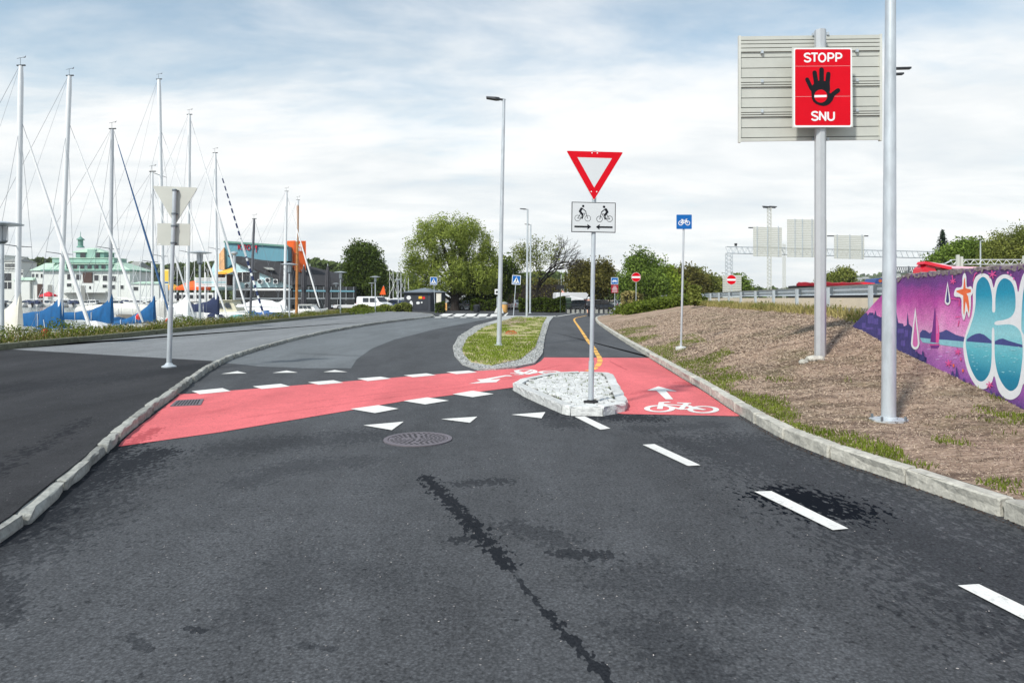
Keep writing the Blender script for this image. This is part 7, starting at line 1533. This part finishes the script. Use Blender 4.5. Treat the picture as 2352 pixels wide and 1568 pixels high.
MB().box(a.x-.22, b.x+.22, D-.24, D-.16, zt-.12, zt+.02).build('fascia', 'kiosk_dark', ki)
for x0, x1, y0, y1 in ((1120,1300,350,690),(1318,1490,350,700),(1500,1585,350,700)): MB().plate([kk(x0,y0,-.03), kk(x1,y0,-.03), kk(x1,y1,-.03), kk(x0,y1,-.03)], (0, .025, 0)).build('door', M('kiosk_door', S(50, 54, 62), 0.6), ki)
for x0, x1, y0, y1, mt in ((1400,1470,420,470,'sticker_yellow'),(1475,1535,425,480,'sticker_red'),(1150,1240,405,490,'white_paint'),(1350,1425,530,585,'white_paint'),(1448,1482,530,565,'white_paint'),(1205,1280,515,650,'white_paint'),(1600,1618,372,388,'sign_blue')):
    pts = [((x0+x1)/2+(x1-x0)/2*math.cos(q*.7854+.39)*1.08, (y0+y1)/2+(y1-y0)/2*math.sin(q*.7854+.39)*1.08) for q in range(8)] if mt in ('white_paint', 'sticker_red') else [(x0,y0),(x1,y0),(x1,y1),(x0,y1)]
    MB().plate([kk(*q_, -.05) for q_ in pts], (0, .015, 0)).build('sticker', mt, ki)
t = thing('service_cabinet', (kk(1815, 0, -2).x, D-2, 0), 'tall cream service cabinet right of the dark kiosk', 'cabinet'); c0, c1 = kk(1768, 370, -2), kk(1865, 735, -2)
MB().box(c0.x, c1.x, D-2, D-1.2, 0.25, c0.z).build('body', 'cover_cream', t); MB().box(c0.x-.03, c1.x+.03, D-2.03, D-1.17, c0.z, c0.z+.06).build('lid', 'cover_cream', t); MB().box(c0.x+.04, c1.x-.04, D-1.96, D-1.24, 0, 0.25).build('plinth', 'stone_grey', t)
t = thing('poster_board', (kk(1935, 0, -3).x, D-3, 0), 'small orange poster board standing beside the willow trunk', 'sign'); c0, c1 = kk(1876, 560, -3), kk(1990, 716, -3)
MB().box(c0.x, c1.x, D-3, D-2.93, c1.z, c0.z).build('board', M('board_orange', S(226, 176, 104), 0.7), t); MB().box(c0.x+.1, c1.x-.1, D-3.02, D-3.003, lerp(c1.z, c0.z, .35), lerp(c1.z, c0.z, .45)).build('print', 'rust_orange', t); MB().box(c0.x+.15, c1.x-.15, D-3.02, D-3.003, lerp(c1.z, c0.z, .5), lerp(c1.z, c0.z, .6)).build('print', 'rust_orange', t)
for x_ in (c0.x+.08, c1.x-.08): MB().beam((x_, D-2.9, 0), (x_, D-2.9, c1.z), .05).build('leg', 'bark', t)
M('car_white', S(228, 230, 232), 0.25, 0, coat=0.5); M('car_silver', S(170, 176, 182), 0.25, 0.5, coat=0.5); M('car_black', S(30, 32, 36), 0.2, 0, coat=0.6); M('car_blue', S(44, 60, 96), 0.25, 0.2, coat=0.5); M('car_red', S(150, 30, 40), 0.25, 0, coat=0.5); M('car_green', S(50, 70, 54), 0.3, 0, coat=0.4); M('lamp_white', S(235, 236, 232), 0.2); M('lamp_red', S(180, 20, 24), 0.3)
def car(name, L, Wd, Hh, prof, wins, mat, label, cat='car'):
    """prof: side outline (x along 0..1, z 0..1); wins: side window polygons"""
    t = thing(name, (0, 0, 0), label, cat, group='cars in the car park' if cat == 'car' else None); w = Wd/2
    rings = []
    for yy_, k, zk_ in ((-w, .97, .985), (-w*.93, 1, 1), (w*.93, 1, 1), (w, .97, .985)): rings.append([((x-.5)*L*k, yy_ if z < .55 else yy_*.88, (z*zk_)*Hh) for x, z in prof])
    b = MB().loft(rings).build('body', mat, t, smooth=False)
    for poly in wins:
        for sy in (-1, 1): MB().plate([((x-.5)*L, sy*(w*.985 if z < .56 else w*.90), z*Hh) for x, z in poly], (0, sy*.02, 0)).build('side_window', 'glass_dark', b)
    for wx in (.19, .80):
        for sy in (-1, 1):
            o = MB().cyl(((wx-.5)*L, sy*(w-.22), .32), ((wx-.5)*L, sy*(w+.01), .32), .32, n=16).build('wheel', 'rubber', t, smooth=True); MB().cyl(((wx-.5)*L, sy*(w+.005), .32), ((wx-.5)*L, sy*(w+.02), .32), .19, n=10).build('rim', 'car_silver', o)
    fx = L*.5
    for sy in (-1, 1):
        MB().box(fx*.965-.04, fx*.965+.03, sy*w*.8-.2, sy*w*.8+.14, Hh*.40, Hh*.50).build('headlight', 'lamp_white', t); MB().box(-fx*.985-.02, -fx*.985+.05, sy*w*.84-.1, sy*w*.84+.1, Hh*.44, Hh*.58).build('tail_light', 'lamp_red', t)
    return t, b
vprof = [(0, .14), (0, .55), (.005, .9), (.03, .99), (.60, 1.0), (.70, .95), (.82, .62), (.97, .50), (1, .40), (1, .14)]
vt, vb = car('van', 4.9, 1.9, 1.95, vprof, [[(.24, .60), (.44, .60), (.44, .9), (.24, .9)], [(.48, .60), (.72, .60), (.66, .9), (.48, .9)]], 'car_white', 'white panel van parked behind the weeds left of the kiosk', 'van')
MB().plate([(.705*4.9-2.45, -.78, .935*1.95+.0), (.705*4.9-2.45, .78, .935*1.95), (.815*4.9-2.45, .86, .645*1.95), (.815*4.9-2.45, -.86, .645*1.95)], (.03, 0, .03)).build('windscreen', 'glass_dark', vt); MB().box(2.40, 2.48, -.8, .8, .3, .55).build('bumper', 'dark_metal', vt)
put(vt, ((860-1176)*92/F, 92, 0), R(-28))
cprof = [(0, .18), (0, .55), (.03, .68), (.13, .95), (.22, 1.0), (.50, 1.0), (.57, .96), (.70, .64), (.95, .53), (1, .42), (1, .18)]
cwin = [[(.15, .66), (.36, .66), (.36, .93), (.21, .93)], [(.38, .66), (.66, .66), (.56, .93), (.38, .93)]]
CARS = [('car_black', 1012, 101, 10, 'dark car parked behind the poster board'), ('car_silver', 1036, 99, 200, 'silver estate car left of the willow trunk'), ('car_white', 1072, 104, 80, 'white car nose-on right of the willow trunk'), ('car_blue', 1092, 105, 95, 'blue car in the row behind the clipped hedge'), ('car_silver', 1114, 106, 88, 'silver car in the row behind the clipped hedge'), ('car_white', 1135, 105, 92, 'white car in the row behind the clipped hedge'), ('car_red', 1156, 106, 85, 'red car in the row behind the clipped hedge'), ('car_silver', 1190, 108, 100, 'silver car between the two hedges'), ('car_white', 1222, 110, 60, 'white car behind the hedge at the leaning crossing sign'), ('car_black', 1320, 96, 180, 'black car behind the dark fence, left one'), ('car_red', 1338, 100, 90, 'dark red car behind the fence left of the give way post'), ('car_white', 1366, 98, 85, 'white car right of the give way post'), ('car_black', 1384, 92, 10, 'black estate car right of the give way post behind the fence'), ('car_silver', 1422, 108, 95, 'silver car under the green tree'), ('car_blue', 906, 104, 150, 'dark blue car between the white van and the kiosk'), ('car_white', 800, 104, 15, 'white car left of the dark tree'), ('car_silver', 778, 112, 170, 'silver car at the tavern corner')]
pr_c = {}
for mt, px, D, rz, lb in CARS:
    if mt not in pr_c:
        t, b = car('parked_car', 4.4, 1.8, 1.48, cprof, cwin, mt, lb); pr_c[mt] = t
        MB().plate([(.575*4.4-2.2, -.70, .955*1.48), (.575*4.4-2.2, .70, .955*1.48), (.695*4.4-2.2, .80, .655*1.48), (.695*4.4-2.2, -.80, .655*1.48)], (.03, 0, .03)).build('windscreen', 'glass_dark', t); MB().plate([(.035*4.4-2.2, -.72, .70*1.48), (.035*4.4-2.2, .72, .70*1.48), (.125*4.4-2.2, .66, .94*1.48), (.125*4.4-2.2, -.66, .94*1.48)], (-.03, 0, .03)).build('rear_window', 'glass_dark', t)
    else: t = copy_tree(pr_c[mt])
    put(t, ((px-1176)*D/F, D, 0), R(rz), lb)
# camper, trailer, pink canopy
D = 100; t, b = car('camper_van', 6.2, 2.1, 2.6, [(0, .12), (0, .95), (.03, 1), (.80, 1), (.86, .88), (.80, .62), (.92, .5), (1, .4), (1, .12)], [[(.15, .6), (.35, .6), (.35, .8), (.15, .8)], [(.72, .45), (.86, .45), (.8, .62), (.72, .62)]], 'car_white', 'white camper van with overhanging roof behind the fence', 'camper'); put(t, ((1328-1176)*D/F, D+8, 0), R(15))
t = thing('covered_trailer', (A(1300, 0, 88).x, 88, 0), 'dark green covered trailer at the end of the hedge', 'trailer'); x_ = A(1300, 0, 88).x
MB().loft([[(x_-k*.62, 88+y, z) for y, z in ((-.8, .35), (.8, .35), (.8, 1.5), (.5, 1.8), (-.5, 1.8), (-.8, 1.5))] for k in (1, -1)]).build('cover', 'car_green', t)
for sx in (-.55, .55):
    for zq in (.6, 1.0, 1.4): MB().beam((x_-.64, 87.17, zq), (x_+.64, 87.17, zq), .04).build('strap', 'black', t)
    MB().cyl((x_+sx, 87.2, .28), (x_+sx, 87.4, .28), .28, n=12).build('wheel', 'rubber', t)
canopy(*[(q/K-600)*2.94 for q in (1272, 1300)], *[(q/K-850)*2.94 for q in (664, 676)], 120, M('canvas_pink', S(222, 156, 140), 0.8), 'salmon pink canopy tent behind the hedge'); 
c_ = A(880, 657, 108); t = thing('orange_flag', (c_.x, 108, 0), 'orange triangular canvas flag above the white van', 'flag'); MB().plate([(c_.x-.55, 108, c_.z-1.35), (c_.x+.4, 108, c_.z-1.35), (c_.x+.15, 108, c_.z-.1), (c_.x, 108, c_.z)], (0, .25, 0)).build('canvas', 'canvas_orange', t); MB().cyl((c_.x, 108.3, 0), (c_.x, 108.3, c_.z+.1), .05, n=5).build('pole', 'galv', t)
# fence with stone posts at the car park, right
D = 78; fe = thing('metal_fence', (A(1350, 0, D).x, D, 0), 'dark metal fence with pale stone bases along the car park', 'fence'); fx0, fx1 = A(1300, 0, D).x, A(1408, 0, D).x
for k in range(10):
    x0 = lerp(fx0, fx1, k/10); x1 = lerp(fx0, fx1, (k+1)/10); MB().box(x0+.12, x1-.12, D-.15, D+.15, 0, .42).build('stone_base', 'granite', fe); MB().beam((x0, D, 0), (x0, D, 1.15), .07).build('post', 'black', fe)
    for zq in (.55, 1.1): MB().beam((x0, D, zq), (x1, D, zq), .04).build('rail', 'black', fe)
    for j in range(1, 5): x_ = lerp(x0, x1, j/5); MB().cyl((x_, D, .5), (x_, D, 1.1), .012, n=4).build('bar', 'black', fe)
t = thing('sign_from_behind', (A(1352-62, 0, 80).x, 80, 0), 'small dark square sign back on a green pole before the far masts', 'sign'); x_ = A(1233+0, 0, 80).x
x_ = A(*zf(1500, 0), 80).x; t.location.x = x_
MB().cyl((x_, 80, 0), (x_, 80, A(*zf(0, 140), 80).z), .05, n=6).build('post', 'car_green', t); MB().box(x_-.45, x_+.45, 79.9, 79.94, A(*zf(0, 200), 80).z, A(*zf(0, 140), 80).z).build('plate', 'black', t)
for i, (px, D, hh, mt, lb) in enumerate(((1112-18, 84, .95, 'dark_metal', 'dark round litter bin left of the clipped hedge'), (1162-4, 80, 1.3, 'board_orange', 'grey domed litter bin with an orange front right of the tall lamp post'))):
    x_ = A(px if i else 1095, 0, D).x; t = thing('litter_bin', (x_, D, 0), lb, 'bin'); MB().lathe((x_, D, 0), [(.34, 0), (.38, .1), (.40, hh*.75)], 14).build('drum', 'dark_metal' if i == 0 else 'board_orange', t, smooth=True); MB().lathe((x_, D, hh*.75), [(.42, 0), (.42, hh*.1), (.25, hh*.22), (.05, hh*.25)], 14).build('lid', 'dark_metal' if i == 0 else 'stone_grey', t, smooth=True)
x_ = A(1146, 0, 79).x; t = thing('concrete_block', (x_, 79, 0), 'pale concrete wedge at the kerb left of the tall lamp post', 'block'); MB().loft([[(x_-.55, 79-.3, 0), (x_+.55, 79-.3, 0), (x_+.55, 79+.3, 0), (x_-.55, 79+.3, 0)], [(x_-.3, 79-.2, .6), (x_+.35, 79-.2, .7), (x_+.35, 79+.2, .7), (x_-.3, 79+.2, .6)]]).build('block', 'granite_white', t)
x_ = A(1141, 0, 78).x; t = thing('parking_meter', (x_, 80, 0), 'parking meter box partly hidden by the tall lamp post', 'meter'); MB().cyl((x_, 80, 0), (x_, 80, 1.9), .05, n=6).build('post', 'galv', t); MB().box(x_-.28, x_+.28, 79.85, 80.1, A(0, 676, 80).z, A(0, 664, 80).z).build('box', 'white_paint', t); MB().box(x_-.15, x_+.2, 79.83, 79.849, A(0, 673, 80).z, A(0, 668, 80).z).build('screen', 'black', t)

# ---------------------------------------------------------------- cyclist riding away, half hidden by the give way post
def cyclist_person():
    D = 63.0; c_ = A(1352.5, 0, D).x; t = thing('bicycle', (c_, D, 0), 'dark bicycle under the rider behind the give way post', 'bicycle')
    for dy in (-.52, .52):
        w = MB(); n = 20; rings = [(c_, D+dy+.33*math.cos(2*math.pi*k/n), .34+.33*math.sin(2*math.pi*k/n)) for k in range(n+1)]; w.tube(rings, .022, 5, caps=False); w.build('wheel', 'rubber', t)
    m = MB()
    for p, q in (((0, -.52, .34), (0, -.15, .85)), ((0, -.15, .85), (0, .38, .85)), ((0, .38, .85), (0, -.05, .3)), ((0, -.05, .3), (0, -.52, .34)), ((0, -.05, .3), (0, -.2, .95)), ((0, .52, .34), (0, .36, 1.0))): m.cyl((c_+p[0], D+p[1], p[2]), (c_+q[0], D+q[1], q[2]), .02, n=5)
    m.build('frame', 'dark_metal', t); MB().obox((c_, D-.22, .97), (.16, .26, .05)).build('saddle', 'black', t); MB().cyl((c_-.28, D+.34, 1.03), (c_+.28, D+.34, 1.03), .016, n=5).build('handlebar', 'dark_metal', t)
    P_ = {'pel': (0, -.2, 1.02), 'chest': (0, .02, 1.38), 'neck': (0, .08, 1.52), 'head': (0, .12, 1.66), 'crown': (0, .12, 1.74), 'shl': (-.19, .04, 1.44), 'shr': (.19, .04, 1.44), 'ell': (-.27, .14, 1.22), 'elr': (.27, .14, 1.22), 'hal': (-.25, .34, 1.06), 'har': (.25, .34, 1.06), 'hil': (-.1, -.18, .98), 'hir': (.1, -.18, .98), 'knl': (-.13, .16, .72), 'knr': (.13, .06, .58), 'anl': (-.11, -.02, .36), 'anr': (.11, -.1, .16), 'tol': (-.11, .12, .30), 'tor': (.11, .05, .10)}
    Rr = {'pel': .15, 'chest': .17, 'neck': .06, 'head': .10, 'crown': .075, 'shl': .075, 'shr': .075, 'ell': .05, 'elr': .05, 'hal': .038, 'har': .038, 'hil': .10, 'hir': .10, 'knl': .07, 'knr': .07, 'anl': .045, 'anr': .045, 'tol': .04, 'tor': .04}
    E_ = [('pel', 'chest'), ('chest', 'neck'), ('neck', 'head'), ('head', 'crown'), ('chest', 'shl'), ('chest', 'shr'), ('shl', 'ell'), ('shr', 'elr'), ('ell', 'hal'), ('elr', 'har'), ('pel', 'hil'), ('pel', 'hir'), ('hil', 'knl'), ('hir', 'knr'), ('knl', 'anl'), ('knr', 'anr'), ('anl', 'tol'), ('anr', 'tor')]
    ks = list(P_); me = bpy.data.meshes.new('person'); me.from_pydata([P_[k] for k in ks], [(ks.index(a), ks.index(b)) for a, b in E_], [])
    o = bpy.data.objects.new('person', me); COL.objects.link(o); o.location = (c_, D, 0); md = o.modifiers.new('skin', 'SKIN'); sd = o.modifiers.new('sub', 'SUBSURF'); sd.levels = sd.render_levels = 1
    for i, k in enumerate(ks): me.skin_vertices[0].data[i].radius = (Rr[k], Rr[k]); me.skin_vertices[0].data[i].use_root = (k == 'pel')
    dg_ = bpy.context.evaluated_depsgraph_get(); me2 = bpy.data.meshes.new_from_object(o.evaluated_get(dg_)); o.modifiers.clear(); o.data = me2
    me2.materials.clear()
    for mt in (M('cloth_dark', S(40, 42, 48), 0.9), M('skin_tone', S(206, 160, 136), 0.6)): me2.materials.append(mt)
    for p in me2.polygons:
        z = p.center.z; p.material_index = 1 if (z > 1.5 or (z < .68 and z > .34) or p.center.y > .28) else 0; p.use_smooth = True
    tag(o, 'cyclist in dark shirt and shorts riding away, half hidden by the post', 'person')
    h = MB(); h.lathe((c_, D+.11, 1.66), [(.115, 0), (.125, .06), (.10, .13), (.04, .16)], 12); h.build('helmet', 'sign_white', o, smooth=True)
cyclist_person()
# pale specks of litter and leaf bits on the road
n = 420; X = rng.uniform(-2.6, 3.3, n); Y = 2.6+9*rng.uniform(0, 1, n)**1.2; C = np.stack([X, Y, np.full(n, 0.012)], 1); keep = np.array([x > interp(y, [(v.y, v.x) for v in KL if v.y < 20])+.2 and x < kerbx(y)-.1 for x, y in zip(X, Y)]); C = C[keep]
Q = leafq(C, 0.0062, 0.7); cc = C[:, None, :]; Q = cc+(Q-cc)*[1, 1, .12]; tag(quads('road_specks', Q, M('speck', S(196, 188, 182), 0.9, 0, 0.35, 3), kind='stuff'), 'pale specks of grit and leaf bits on the asphalt')
p = np.array([(x+rng.uniform(-.10, .0), y, 0.005) for x, y in [(kerbx(q), q) for q in np.repeat(np.linspace(4, 20, 600), 3)]]); Q = leafq(p, 0.014, 0.6); cc = p[:, None, :]; Q = cc+(Q-cc)*[1, 1, .3]; tag(quads('gutter_debris', Q, 'bark_dark', kind='stuff'), 'dark leaf debris in the gutter along the right kerb')

# ================================================================ HAZE over the fjord
hz = bpy.data.materials.new('haze'); hz.use_nodes = True; _n = hz.node_tree; _n.nodes.clear()
_o = _n.nodes.new('ShaderNodeOutputMaterial'); _v = _n.nodes.new('ShaderNodeVolumePrincipled'); _v.inputs['Color'].default_value = (0.90, 0.95, 1.0, 1); _v.inputs['Density'].default_value = 0.00011
_n.links.new(_v.outputs[0], _o.inputs['Volume'])
ho = MB().box(-2600, 3600, -60, 4100, -4.2, 80).build('haze', hz); ho['kind'] = 'stuff'; ho['label'] = 'thin pale haze in the harbour air'
